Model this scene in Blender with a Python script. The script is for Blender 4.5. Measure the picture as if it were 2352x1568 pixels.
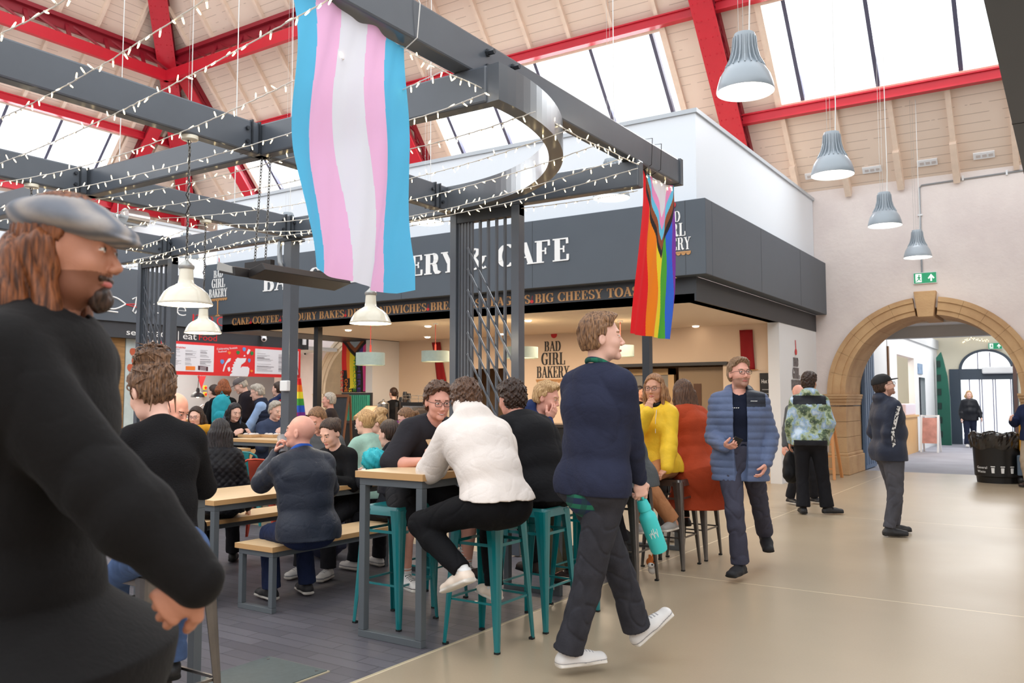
import bpy, bmesh, math, random, os
import numpy as np
from mathutils import Vector, Matrix
R = math.radians
PI = math.pi
random.seed(7)
sc = bpy.context.scene
for o in list(bpy.data.objects):
    bpy.data.objects.remove(o)

# ------------------------------------------------------------- camera
CAMH = 1.45
FPX = 1960.0
PITCH, YAW = R(3.9), R(33.4)
cam_data = bpy.data.cameras.new('camera')
cam = bpy.data.objects.new('camera', cam_data)
sc.collection.objects.link(cam)
cam.location = (0, 0, CAMH)
cam.rotation_euler = (PI / 2 + PITCH, 0, YAW)
cam_data.sensor_width = 36.0
cam_data.lens = 36.0 * FPX / 2352
cam_data.clip_start = 0.05
cam_data.dof.use_dof = True
cam_data.dof.focus_distance = 6.6
cam_data.dof.aperture_fstop = 4.5
sc.camera = cam

# ------------------------------------------------------------- sky and exposure
world = bpy.data.worlds.new('overcast_sky')
sc.world = world
world.use_nodes = True
wn = world.node_tree
wn.nodes.clear()
wo = wn.nodes.new('ShaderNodeOutputWorld')
wb = wn.nodes.new('ShaderNodeBackground')
wb.inputs[0].default_value = (0.93, 0.965, 1.0, 1)
wb.inputs[1].default_value = 1.25
wn.links.new(wb.outputs[0], wo.inputs[0])
sc.view_settings.view_transform = 'Standard'
sc.view_settings.look = 'None'
sc.view_settings.gamma = 1.0
sc.view_settings.use_curve_mapping = False
sc.view_settings.exposure = 0.78

def area_light(name, loc, rot, size, size_y, energy, col=(1, 1, 1)):
    l = bpy.data.lights.new(name, 'AREA')
    l.shape = 'RECTANGLE'
    l.size, l.size_y = size, size_y
    l.energy = energy
    l.color = col
    o = bpy.data.objects.new(name, l)
    sc.collection.objects.link(o)
    o.location = loc
    o.rotation_euler = rot
    return o

# daylight entering through the skylight bands of the two roof slopes (placed outside the glass)
SK = math.atan(1.2)
area_light('skylight_daylight', (-2.6, 16.0, 8.6), (-SK, 0, 0), 3.6, 1.9, 230, (0.95, 0.98, 1))
area_light('skylight_daylight', (-9.4, 16.0, 8.6), (-SK, 0, 0), 6.0, 1.9, 380, (0.95, 0.98, 1))
area_light('skylight_daylight', (-16.5, 16.0, 8.6), (-SK, 0, 0), 5.0, 1.9, 320, (0.95, 0.98, 1))
area_light('skylight_daylight', (-22.6, 9.0, 8.6), (-SK, 0, PI / 2), 8.0, 1.9, 480, (0.95, 0.98, 1))
# daylight in the glazed entrance beyond the arch
area_light('entrance_daylight', (-2.2, 29.5, 4.4), (R(-35), 0, 0), 3.5, 1.5, 90, (0.97, 0.98, 1))
# warm light inside the bakery kitchen
area_light('bakery_ceiling_light', (-8.6, 12.8, 2.74), (0, 0, 0), 6.5, 1.2, 140, (1.0, 0.80, 0.60))
area_light('fish_stall_light', (-18.6, 13.2, 2.7), (0, 0, 0), 1.2, 3.5, 130, (1.0, 0.93, 0.85))
area_light('corridor_light', (-1.6, 24.5, 4.4), (0, 0, 0), 1.6, 6.5, 120, (1.0, 0.97, 0.93))
area_light('corridor_shop_light', (-5.0, 26.0, 2.6), (0, 0, 0), 1.6, 3.0, 45, (1.0, 0.86, 0.68))
# ------------------------------------------------------------- pixel helpers (2352 x 1568 frame)
_cp, _sp = math.cos(PITCH), math.sin(PITCH)
_F = Vector((-math.sin(YAW) * _cp, math.cos(YAW) * _cp, _sp))
_R = Vector((math.cos(YAW), math.sin(YAW), 0))
_U = _R.cross(_F)
_C = Vector((0, 0, CAMH))
def ray(x, y): return _F + _R * ((x - 1176) / FPX) - _U * ((y - 784) / FPX)
def onz(x, y, z=0.0):
    d = ray(x, y); return _C + d * ((z - CAMH) / d.z)
def onX(x, y, X):
    d = ray(x, y); return _C + d * (X / d.x)
def onY(x, y, Y):
    d = ray(x, y); return _C + d * (Y / d.y)
def atd(x, y, dep): return _C + ray(x, y) * dep

# ------------------------------------------------------------- materials
def lin(c):
    out = []
    for v in c[:3]:
        v = v / 255.0
        out.append(v / 12.92 if v <= 0.04045 else ((v + 0.055) / 1.055) ** 2.4)
    return tuple(out) + (1.0,)
MATS = {}
def mat(name, rgb, rough=0.5, metal=0.0, var=0.0, scale=8.0, bump=0.0, bscale=40.0, spec=0.5, emit=None, estr=0.0,
        sheen=0.0, coat=0.0, trans=0.0, stretch=(1, 1, 1), alpha=1.0):
    if name in MATS: return MATS[name]
    m = bpy.data.materials.new(name); m.use_nodes = True
    nt = m.node_tree; b = nt.nodes['Principled BSDF']
    c = lin(rgb)
    b.inputs['Base Color'].default_value = c
    b.inputs['Roughness'].default_value = rough
    b.inputs['Metallic'].default_value = metal
    b.inputs['Specular IOR Level'].default_value = spec
    if sheen: b.inputs['Sheen Weight'].default_value = sheen
    if coat: b.inputs['Coat Weight'].default_value = coat
    if trans: b.inputs['Transmission Weight'].default_value = trans
    if alpha < 1: b.inputs['Alpha'].default_value = alpha
    if emit:
        b.inputs['Emission Color'].default_value = lin(emit); b.inputs['Emission Strength'].default_value = estr
    if var or bump:
        tc = nt.nodes.new('ShaderNodeTexCoord'); mp = nt.nodes.new('ShaderNodeMapping')
        mp.inputs['Scale'].default_value = stretch
        nt.links.new(tc.outputs['Object'], mp.inputs[0])
    if var:
        n = nt.nodes.new('ShaderNodeTexNoise'); n.inputs['Scale'].default_value = scale; n.inputs['Detail'].default_value = 5
        nt.links.new(mp.outputs[0], n.inputs['Vector'])
        r = nt.nodes.new('ShaderNodeValToRGB')
        r.color_ramp.elements[0].position = 0.3; r.color_ramp.elements[1].position = 0.72
        r.color_ramp.elements[0].color = tuple(v * (1 - var) for v in c[:3]) + (1,)
        r.color_ramp.elements[1].color = tuple(min(1, v * (1 + var)) for v in c[:3]) + (1,)
        nt.links.new(n.outputs['Fac'], r.inputs[0]); nt.links.new(r.outputs[0], b.inputs['Base Color'])
    if bump:
        n2 = nt.nodes.new('ShaderNodeTexNoise'); n2.inputs['Scale'].default_value = bscale; n2.inputs['Detail'].default_value = 4
        nt.links.new(mp.outputs[0], n2.inputs['Vector'])
        bp = nt.nodes.new('ShaderNodeBump'); bp.inputs['Strength'].default_value = bump; bp.inputs['Distance'].default_value = 0.02
        nt.links.new(n2.outputs['Fac'], bp.inputs['Height']); nt.links.new(bp.outputs[0], b.inputs['Normal'])
    MATS[name] = m
    return m

def nodes_of(name, rough=0.5):
    m = bpy.data.materials.new(name); m.use_nodes = True; MATS[name] = m
    nt = m.node_tree; b = nt.nodes['Principled BSDF']; b.inputs['Roughness'].default_value = rough
    tc = nt.nodes.new('ShaderNodeTexCoord')
    return m, nt, b, tc
def N_(nt, kind, **kw):
    n = nt.nodes.new(kind)
    for k, v in kw.items():
        if k.startswith('i_'):
            key = k[2:]
            n.inputs[int(key) if key.isdigit() else key.replace('_', ' ')].default_value = v
        else: setattr(n, k, v)
    return n
def mathn(nt, op, a, b=None, c=None):
    n = nt.nodes.new('ShaderNodeMath'); n.operation = op
    for i, v in enumerate((a, b, c)):
        if v is None: continue
        if isinstance(v, (int, float)): n.inputs[i].default_value = v
        else: nt.links.new(v, n.inputs[i])
    return n.outputs[0]
def mixc(nt, fac, a, b):
    n = nt.nodes.new('ShaderNodeMix'); n.data_type = 'RGBA'
    for s, v in ((0, fac), (6, a), (7, b)):
        if isinstance(v, (tuple, int, float)): n.inputs[s].default_value = v
        else: nt.links.new(v, n.inputs[s])
    return n.outputs[2]

# ------------------------------------------------------------- objects
OFF = {}
def setp(o, label=None, cat=None, group=None, kind=None):
    if label: o['label'] = label
    if cat: o['category'] = cat
    if group: o['group'] = group
    if kind: o['kind'] = kind
    return o
def thing(name, label, cat, loc=(0, 0, 0), group=None):
    o = bpy.data.objects.new(name, None); sc.collection.objects.link(o)
    o.location = loc; o.empty_display_size = 0.1
    OFF[o.name] = Vector(loc)
    return setp(o, label, cat, group)
def copy_tree(o, parent=None):
    c = o.copy(); sc.collection.objects.link(c); c.parent = parent
    OFF[c.name] = OFF.get(o.name, Vector()).copy()
    for ch in list(o.children): copy_tree(ch, c)
    return c
def link_mesh(name, me, m, parent=None, label=None):
    o = bpy.data.objects.new(name, me); sc.collection.objects.link(o)
    if m is not None:
        if isinstance(m, (list, tuple)):
            for x in m: me.materials.append(x)
        else: me.materials.append(m)
    if parent is not None:
        off = OFF[parent.name]
        me.transform(Matrix.Translation(-off))
        o.parent = parent; OFF[o.name] = off
    else:
        OFF[o.name] = Vector()
    if label: o['label'] = label
    return o

class MB:
    def __init__(s): s.v = []; s.f = []; s.mi = []; s.cur = 0
    def add(s, vs, fs):
        n = len(s.v); s.v += [tuple(v) for v in vs]; s.f += [tuple(i + n for i in f) for f in fs]; s.mi += [s.cur] * len(fs); return s
    def box(s, a, b):
        x0, y0, z0 = [min(a[i], b[i]) for i in range(3)]; x1, y1, z1 = [max(a[i], b[i]) for i in range(3)]
        return s.add([(x0, y0, z0), (x1, y0, z0), (x1, y1, z0), (x0, y1, z0), (x0, y0, z1), (x1, y0, z1), (x1, y1, z1), (x0, y1, z1)],
                     [(3, 2, 1, 0), (4, 5, 6, 7), (0, 1, 5, 4), (1, 2, 6, 5), (2, 3, 7, 6), (3, 0, 4, 7)])
    def beam(s, a, b, w, h, up=(0, 0, 1)):
        a, b = Vector(a), Vector(b); d = (b - a).normalized(); u = Vector(up)
        r = d.cross(u)
        if r.length < 1e-4: r = d.cross(Vector((1, 0, 0)))
        r.normalize(); u = r.cross(d).normalized()
        vs = []
        for p in (a, b):
            for sx, sz in ((-1, -1), (1, -1), (1, 1), (-1, 1)): vs.append(p + r * (sx * w / 2) + u * (sz * h / 2))
        return s.add(vs, [(0, 1, 2, 3), (7, 6, 5, 4), (0, 4, 5, 1), (1, 5, 6, 2), (2, 6, 7, 3), (3, 7, 4, 0)])
    def tube(s, pts, r, n=8, closed=False, taper=None):
        pts = [Vector(p) for p in pts]; L = len(pts); vs = []; prev = None
        for i, p in enumerate(pts):
            if closed: d = pts[(i + 1) % L] - pts[i - 1]
            else: d = pts[min(i + 1, L - 1)] - pts[max(i - 1, 0)]
            d.normalize()
            if prev is None:
                u = Vector((0, 0, 1)) if abs(d.z) < 0.9 else Vector((1, 0, 0))
            else: u = prev
            x = d.cross(u).normalized(); u = x.cross(d).normalized(); prev = u
            rr = r[i] if isinstance(r, (list, tuple)) else r
            for k in range(n):
                a = 2 * PI * k / n; vs.append(p + x * (math.cos(a) * rr) + u * (math.sin(a) * rr))
        fs = []
        for i in range(L if closed else L - 1):
            j = (i + 1) % L
            for k in range(n): fs.append((i * n + k, i * n + (k + 1) % n, j * n + (k + 1) % n, j * n + k))
        if not closed:
            fs.append(tuple(range(n - 1, -1, -1))); fs.append(tuple((L - 1) * n + k for k in range(n)))
        return s.add(vs, fs)
    def lathe(s, prof, c=(0, 0, 0), n=32, cap=True):
        vs = []; fs = []; m = len(prof)
        for (r, z) in prof:
            for k in range(n):
                a = 2 * PI * k / n; vs.append((c[0] + r * math.cos(a), c[1] + r * math.sin(a), c[2] + z))
        for i in range(m - 1):
            for k in range(n): fs.append((i * n + k, i * n + (k + 1) % n, (i + 1) * n + (k + 1) % n, (i + 1) * n + k))
        if cap:
            if prof[0][0] > 1e-5: fs.append(tuple(range(n - 1, -1, -1)))
            if prof[-1][0] > 1e-5: fs.append(tuple((m - 1) * n + k for k in range(n)))
        return s.add(vs, fs)
    def prism(s, poly, fn, t0, t1):
        n = len(poly)
        vs = [fn(p[0], p[1], t0) for p in poly] + [fn(p[0], p[1], t1) for p in poly]
        fs = [tuple(range(n - 1, -1, -1)), tuple(range(n, 2 * n))]
        fs += [(i, (i + 1) % n, n + (i + 1) % n, n + i) for i in range(n)]
        return s.add(vs, fs)
    def ball(s, c, r, n=12, m=8):
        rx, ry, rz = r if isinstance(r, (tuple, list)) else (r, r, r)
        vs = []; fs = []
        for i in range(m + 1):
            t = PI * i / m
            for k in range(n):
                a = 2 * PI * k / n
                vs.append((c[0] + rx * math.sin(t) * math.cos(a), c[1] + ry * math.sin(t) * math.sin(a), c[2] - rz * math.cos(t)))
        for i in range(m):
            for k in range(n): fs.append((i * n + k, i * n + (k + 1) % n, (i + 1) * n + (k + 1) % n, (i + 1) * n + k))
        return s.add(vs, fs)
    def build(s, name, m, parent=None, smooth=False, bevel=0, label=None, fixn=True):
        me = bpy.data.meshes.new(name); me.from_pydata(s.v, [], s.f)
        if s.mi and max(s.mi) > 0: me.polygons.foreach_set('material_index', s.mi)
        if fixn:
            bm = bmesh.new(); bm.from_mesh(me)
            bmesh.ops.recalc_face_normals(bm, faces=bm.faces); bm.to_mesh(me); bm.free()
        if smooth: me.polygons.foreach_set('use_smooth', [True] * len(me.polygons))
        me.update()
        o = link_mesh(name, me, m, parent, label)
        if bevel:
            md = o.modifiers.new('bevel', 'BEVEL'); md.width = bevel; md.segments = 2; md.limit_method = 'ANGLE'
        if smooth == 'auto':
            try: me.set_sharp_from_angle(angle=R(35))
            except Exception: pass
        return o
def struct(o, kind='structure'):
    o['kind'] = kind; return o

# ------------------------------------------------------------- lettering
def _stroke(pts, T, t, close=False):
    """variable width stroke: thick where it runs vertically, thin where it runs horizontally"""
    P = [Vector((p[0], p[1])) for p in pts]; polys = []; L = []
    for i, p in enumerate(P):
        d = P[min(i + 1, len(P) - 1)] - P[max(i - 1, 0)]
        d.normalize(); w = t + (T - t) * abs(d.y) ** 1.6
        nrm = Vector((-d.y, d.x)); L.append((p + nrm * w / 2, p - nrm * w / 2))
    for i in range(len(P) - 1):
        polys.append([tuple(L[i][0]), tuple(L[i][1]), tuple(L[i + 1][1]), tuple(L[i + 1][0])])
    return polys
def _arc(cx, cy, rx, ry, a0, a1, n=22):
    return [(cx + rx * math.cos(R(a0 + (a1 - a0) * i / n)), cy + ry * math.sin(R(a0 + (a1 - a0) * i / n))) for i in range(n + 1)]
def _rc(x0, y0, x1, y1): return [(x0, y0), (x1, y0), (x1, y1), (x0, y1)]
def didone(ch, T=0.17, t=0.035):
    st = lambda x: [_rc(x, 0, x + T, 1), _rc(x - .07, 0, x + T + .07, t), _rc(x - .07, 1 - t, x + T + .07, 1)]
    dg = lambda x0, y0, x1, y1, w: [[(x0 - w / 2, y0), (x0 + w / 2, y0), (x1 + w / 2, y1), (x1 - w / 2, y1)]]
    x = 0.09
    if ch == 'A': return dg(.1, 0, .38, 1, t * 1.3) + dg(.62, 0, .36, 1, T) + [_rc(.18, .3, .58, .3 + t), _rc(0, 0, .22, t), _rc(.48, 0, .78, t)], .76
    if ch == 'B': return st(x) + [_rc(x + T, 1 - t, .42, 1), _rc(x + T, .5, .42, .5 + t), _rc(x + T, 0, .42, t)] + _stroke(_arc(.4, .76, .14, .225, 90, -90), T, t) + _stroke(_arc(.4, .27, .18, .252, 90, -90), T, t), .72
    if ch == 'C': return _stroke(_arc(.42, .5, .3, .485, 50, 310, 30), T, t) + [_rc(.62, .66, .62 + t * 1.4, 1), _rc(.62, 0, .62 + t * 1.4, .34)], .74
    if ch == 'D': return st(x) + [_rc(x + T, 1 - t, .4, 1), _rc(x + T, 0, .4, t)] + _stroke(_arc(.38, .5, .27, .483, 90, -90, 30), T, t), .82
    if ch in 'EF':
        o = st(x) + [_rc(x + T, 1 - t, .6, 1), _rc(x + T, .5, .46, .5 + t), _rc(.6 - t * 1.4, .74, .6, 1), _rc(.46 - t, .37, .46, .66)]
        if ch == 'E': o += [_rc(x + T, 0, .62, t), _rc(.62 - t * 1.4, 0, .62, .28)]
        return o, .68
    if ch == 'G': return _stroke(_arc(.42, .5, .3, .485, 50, 300, 30), T, t) + [_rc(.62, .68, .62 + t * 1.4, 1), _rc(.52, .04, .52 + T, .42), _rc(.44, .42, .76, .42 + t)], .8
    if ch == 'H': return st(x) + st(.52) + [_rc(x + T, .5, .52, .5 + t)], .84
    if ch == 'I': return st(x), .4
    if ch == 'K': return st(x) + dg(.2, .4, .62, 1, t * 1.3) + dg(.64, 0, .38, .62, T) + [_rc(.48, 1 - t, .76, 1), _rc(.5, 0, .8, t)], .78
    if ch == 'L': return st(x) + [_rc(x + T, 0, .6, t), _rc(.6 - t * 1.4, 0, .6, .34)], .64
    if ch == 'N': return [_rc(.1, 0, .1 + t, 1), _rc(.62, 0, .62 + t, 1), _rc(0, 0, .22, t), _rc(0, 1 - t, .2, 1), _rc(.52, 1 - t, .76, 1)] + dg(.6, 0, .16, 1, T), .8
    if ch == 'O': return _stroke(_arc(.4, .5, .29, .485, 0, 360, 40), T, t), .8
    if ch == 'R': return st(x) + [_rc(x + T, 1 - t, .42, 1), _rc(x + T, .48, .42, .48 + t)] + _stroke(_arc(.4, .74, .15, .24, 90, -90), T, t) + _stroke([(.42, .5), (.5, .42), (.53, .2), (.58, .05), (.66, .03), (.72, .12)], T, t), .78
    if ch == 'S':
        p = _arc(.3, .745, .19, .235, 25, 225, 18) + [(.25, .56), (.38, .45)] + _arc(.31, .25, .2, .235, 45, -155, 18)
        return _stroke(p, T * .95, t) + [_rc(.47, .72, .47 + t, .98), _rc(.1, .02, .1 + t, .3)], .6
    if ch == 'T': return [_rc(.25, 0, .25 + T, 1), _rc(.17, 0, .33 + T, t), _rc(.02, 1 - t, .66, 1), _rc(.02, .72, .02 + t * 1.3, 1), _rc(.66 - t * 1.3, .72, .66, 1)], .7
    if ch == 'U': return [_rc(.1, .3, .1 + T, 1), _rc(.02, 1 - t, .35, 1), _rc(.5, 1 - t, .72, 1)] + _stroke(_arc(.4, .3, .215, .28, 180, 290, 14) + [(.58, .2), (.6, .35), (.6, .98)], t * 1.2, t), .76
    if ch == 'V': return dg(.38, 0, .13, 1, T) + dg(.38, 0, .62, 1, t * 1.3) + [_rc(0, 1 - t, .3, 1), _rc(.5, 1 - t, .74, 1)], .74
    if ch == 'W': return dg(.32, 0, .12, 1, T) + dg(.32, 0, .5, 1, t * 1.3) + dg(.74, 0, .52, 1, T) + dg(.74, 0, .92, 1, t * 1.3) + [_rc(0, 1 - t, .28, 1), _rc(.4, 1 - t, .66, 1), _rc(.82, 1 - t, 1.02, 1)], 1.02
    if ch == 'Y': return dg(.36, .45, .14, 1, T) + dg(.36, .45, .62, 1, t * 1.3) + [_rc(.28, 0, .28 + T, .48), _rc(.2, 0, .36 + T, t), _rc(0, 1 - t, .3, 1), _rc(.5, 1 - t, .76, 1)], .74
    if ch == '&':
        p = [(.84, .1), (.74, .03), (.62, .12), (.3, .62), (.24, .8), (.3, .94), (.4, .98), (.5, .92), (.52, .8), (.44, .66), (.2, .48), (.08, .3), (.1, .12), (.24, .02), (.42, .04), (.58, .18), (.7, .42), (.72, .56)]
        return _stroke(p, T * .9, t) + [_rc(.58, .55, .86, .55 + t)], .94
    return [], .35
def serif_text(name, text, o, ux, uy, nrm, h, m, parent=None, depth=0.012, track=1.0, width=None, T=0.17, t=0.035, red=None):
    """o = lower left corner, ux/uy unit vectors of the line and the letter height; '*' draws a small cherry"""
    mb = MB(); x = 0.0; o, ux, uy, nrm = Vector(o), Vector(ux), Vector(uy), Vector(nrm); items = []
    for ch in text:
        if ch == '*': items.append((None, x)); x += .45; continue
        pol, adv = didone(ch, T, t); items.append((pol, x)); x += adv * track
    sx = (width / x) if width else h
    for pol, px in items:
        if pol is None:
            mb.cur = 1
            cpt = _arc(px + .16, .2, .17, .19, 0, 330, 11)
            mb.prism(cpt, lambda a, b, c: o + ux * (a * sx) + uy * (b * h) + nrm * c, 0, depth)
            mb.prism([(px + .14, .38), (px + .17, .38), (px + .24, .85), (px + .21, .85)], lambda a, b, c: o + ux * (a * sx) + uy * (b * h) + nrm * c, 0, depth)
            mb.cur = 0; continue
        for k, q in enumerate(pol):
            mb.prism([(a + px, b) for a, b in q], lambda a, b, c: o + ux * (a * sx) + uy * (b * h) + nrm * c, 0.0005 + (k % 9) * .0001, depth + (k % 9) * .0005)
    return mb.build(name, [m, red] if red else m, parent)
def sans_text(name, text, o, ux, uy, nrm, h, m, parent=None, depth=0.004, width=None, sp=1.0, bold=0.0, align='LEFT'):
    cu = bpy.data.curves.new(name, 'FONT'); cu.body = text; cu.size = 1.0; cu.extrude = 0.5; cu.space_character = sp; cu.offset = bold
    cu.align_x = align; cu.resolution_u = 3
    ob = bpy.data.objects.new(name, cu); sc.collection.objects.link(ob)
    dg = bpy.context.evaluated_depsgraph_get(); dg.update()
    me = bpy.data.meshes.new_from_object(ob.evaluated_get(dg)); bpy.data.objects.remove(ob); bpy.data.curves.remove(cu)
    me.materials.clear()
    n = len(me.vertices); co = np.empty(n * 3, np.float32); me.vertices.foreach_get('co', co); co = co.reshape(-1, 3)
    s = h / 0.72; sxx = s
    if width and n: sxx = width / max(1e-6, co[:, 0].max() - co[:, 0].min())
    o, ux, uy, nrm = [np.array(v, float) for v in (o, ux, uy, nrm)]
    w = o + co[:, :1] * sxx * ux + co[:, 1:2] * s * uy + (co[:, 2:3] + .5) * depth * nrm
    me.vertices.foreach_set('co', w.astype(np.float32).ravel()); me.update()
    return link_mesh(name, me, m, parent)
# ------------------------------------------------------------- setting materials
def m_floor():
    m, nt, b, tc = nodes_of('polished_floor', 0.3)
    sp = N_(nt, 'ShaderNodeSeparateXYZ'); nt.links.new(tc.outputs['Object'], sp.inputs[0])
    n1 = N_(nt, 'ShaderNodeTexNoise', i_Scale=0.9, i_Detail=6.0); nt.links.new(tc.outputs['Object'], n1.inputs['Vector'])
    n2 = N_(nt, 'ShaderNodeTexNoise', i_Scale=90.0, i_Detail=2.0); nt.links.new(tc.outputs['Object'], n2.inputs['Vector'])
    c = mixc(nt, n1.outputs['Fac'], lin((174, 157, 132)), lin((154, 136, 112)))
    f2 = mathn(nt, 'MULTIPLY', n2.outputs['Fac'], 0.10)
    c = mixc(nt, f2, c, lin((235, 225, 205)))
    j1 = mathn(nt, 'LESS_THAN', mathn(nt, 'ABSOLUTE', mathn(nt, 'SUBTRACT', sp.outputs['Y'], 6.75)), 0.007)
    j2 = mathn(nt, 'LESS_THAN', mathn(nt, 'ABSOLUTE', mathn(nt, 'SUBTRACT', sp.outputs['X'], -3.15)), 0.007)
    j3 = mathn(nt, 'LESS_THAN', mathn(nt, 'ABSOLUTE', mathn(nt, 'SUBTRACT', sp.outputs['Y'], 11.2)), 0.007)
    j = mathn(nt, 'MAXIMUM', mathn(nt, 'MAXIMUM', j1, j2), j3)
    c = mixc(nt, j, c, lin((222, 206, 176)))
    nt.links.new(c, b.inputs['Base Color'])
    rr = N_(nt, 'ShaderNodeMapRange', i_3=0.26, i_4=0.36); nt.links.new(n1.outputs['Fac'], rr.inputs[0]); nt.links.new(rr.outputs[0], b.inputs['Roughness'])
    return m
def m_tiles():
    m, nt, b, tc = nodes_of('slate_tiles', 0.42)
    mp = N_(nt, 'ShaderNodeMapping'); nt.links.new(tc.outputs['Object'], mp.inputs[0])
    mp.inputs['Rotation'].default_value = (0, 0, 0)
    br = N_(nt, 'ShaderNodeTexBrick', i_Scale=1.0, i_Mortar_Size=0.004)
    br.inputs['Brick Width'].default_value = 0.46; br.inputs['Row Height'].default_value = 0.105
    br.inputs['Color1'].default_value = lin((104, 101, 107)); br.inputs['Color2'].default_value = lin((84, 81, 87))
    br.inputs['Mortar'].default_value = lin((62, 60, 64)); br.offset = 0.37
    nt.links.new(mp.outputs[0], br.inputs['Vector'])
    n1 = N_(nt, 'ShaderNodeTexNoise', i_Scale=3.0, i_Detail=5.0); nt.links.new(tc.outputs['Object'], n1.inputs['Vector'])
    c = mixc(nt, mathn(nt, 'MULTIPLY', n1.outputs['Fac'], 0.5), br.outputs['Color'], lin((98, 96, 104)))
    nt.links.new(c, b.inputs['Base Color'])
    bp = N_(nt, 'ShaderNodeBump', i_Strength=0.25, i_Distance=0.003); bp.invert = True
    nt.links.new(br.outputs['Fac'], bp.inputs['Height']); nt.links.new(bp.outputs[0], b.inputs['Normal'])
    return m
def m_plaster(name, c1, c2, rough=0.85):
    m, nt, b, tc = nodes_of(name, rough)
    n1 = N_(nt, 'ShaderNodeTexNoise', i_Scale=0.8, i_Detail=8.0); n1.inputs['Roughness'].default_value = 0.62
    nt.links.new(tc.outputs['Object'], n1.inputs['Vector'])
    rr = N_(nt, 'ShaderNodeMapRange', i_1=0.35, i_2=0.65); nt.links.new(n1.outputs['Fac'], rr.inputs[0])
    nt.links.new(mixc(nt, rr.outputs[0], lin(c1), lin(c2)), b.inputs['Base Color'])
    n2 = N_(nt, 'ShaderNodeTexNoise', i_Scale=14.0, i_Detail=5.0); nt.links.new(tc.outputs['Object'], n2.inputs['Vector'])
    bp = N_(nt, 'ShaderNodeBump', i_Strength=0.25, i_Distance=0.02); nt.links.new(n2.outputs['Fac'], bp.inputs['Height']); nt.links.new(bp.outputs[0], b.inputs['Normal'])
    return m
def m_boards():
    m, nt, b, tc = nodes_of('painted_roof_boards', 0.7)
    sp = N_(nt, 'ShaderNodeSeparateXYZ'); nt.links.new(tc.outputs['Object'], sp.inputs[0])
    fr = mathn(nt, 'FRACT', mathn(nt, 'DIVIDE', sp.outputs['Z'], 0.135))
    ln = mathn(nt, 'LESS_THAN', fr, 0.07)
    n1 = N_(nt, 'ShaderNodeTexNoise', i_Scale=1.6, i_Detail=4.0); nt.links.new(tc.outputs['Object'], n1.inputs['Vector'])
    gate = mathn(nt, 'MULTIPLY', ln, mathn(nt, 'GREATER_THAN', n1.outputs['Fac'], 0.42))
    c = mixc(nt, n1.outputs['Fac'], lin((236, 217, 200)), lin((226, 205, 187)))
    c = mixc(nt, mathn(nt, 'MULTIPLY', gate, 0.55), c, lin((150, 126, 108)))
    nt.links.new(c, b.inputs['Base Color'])
    return m
M_FLOOR, M_TILE = m_floor(), m_tiles()
M_PLAS = m_plaster('limewashed_plaster', (236, 226, 220), (222, 210, 206))
M_BOARD = m_boards()
M_RAFT = mat('cream_timber', (232, 210, 190), 0.6, var=0.06)
M_RED = mat('red_paint_steel', (196, 24, 44), 0.45, var=0.05, scale=3)
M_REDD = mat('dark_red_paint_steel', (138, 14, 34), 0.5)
M_SLATE = mat('slate_fascia_paint', (76, 84, 93), 0.5, var=0.03, scale=2)
M_STEEL = mat('grey_painted_steel', (84, 90, 98), 0.3, var=0.05, scale=5, spec=0.6)
M_DSTEEL = mat('dark_grey_steel', (46, 50, 56), 0.38)
M_WHITE = mat('white_paint', (232, 234, 236), 0.55)
M_CREAMW = mat('cream_wall_paint', (228, 205, 180), 0.7)
M_BLACK = mat('black_paint', (22, 22, 24), 0.45)
M_FRAME = mat('skylight_bar_paint', (84, 84, 104), 0.5)

def m_stone():
    m, nt, b, tc = nodes_of('sandstone', 0.85)
    n1 = N_(nt, 'ShaderNodeTexNoise', i_Scale=2.2, i_Detail=8.0); nt.links.new(tc.outputs['Object'], n1.inputs['Vector'])
    rr = N_(nt, 'ShaderNodeMapRange', i_1=0.35, i_2=0.65); nt.links.new(n1.outputs['Fac'], rr.inputs[0])
    c = mixc(nt, rr.outputs[0], lin((206, 170, 126)), lin((186, 148, 108)))
    nt.links.new(c, b.inputs['Base Color'])
    bp = N_(nt, 'ShaderNodeBump', i_Strength=0.3, i_Distance=0.02)
    n2 = N_(nt, 'ShaderNodeTexNoise', i_Scale=25.0, i_Detail=6.0); nt.links.new(tc.outputs['Object'], n2.inputs['Vector'])
    nt.links.new(n2.outputs['Fac'], bp.inputs['Height']); nt.links.new(bp.outputs[0], b.inputs['Normal'])
    return m
M_STONE = m_stone()
M_STONEP = mat('pale_sandstone', (214, 196, 168), 0.85, var=0.1, scale=3, bump=0.3, bscale=20)
def m_glass():
    m = bpy.data.materials.new('clear_glass'); m.use_nodes = True; nt = m.node_tree; nt.nodes.clear(); MATS['clear_glass'] = m
    o = N_(nt, 'ShaderNodeOutputMaterial'); t = N_(nt, 'ShaderNodeBsdfTransparent'); g = N_(nt, 'ShaderNodeBsdfGlossy', i_Roughness=0.05)
    t.inputs[0].default_value = (0.97, 0.985, 1, 1)
    mx = N_(nt, 'ShaderNodeMixShader', i_0=0.05)
    nt.links.new(t.outputs[0], mx.inputs[1]); nt.links.new(g.outputs[0], mx.inputs[2]); nt.links.new(mx.outputs[0], o.inputs[0])
    return m
M_GLASS = m_glass()

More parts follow.
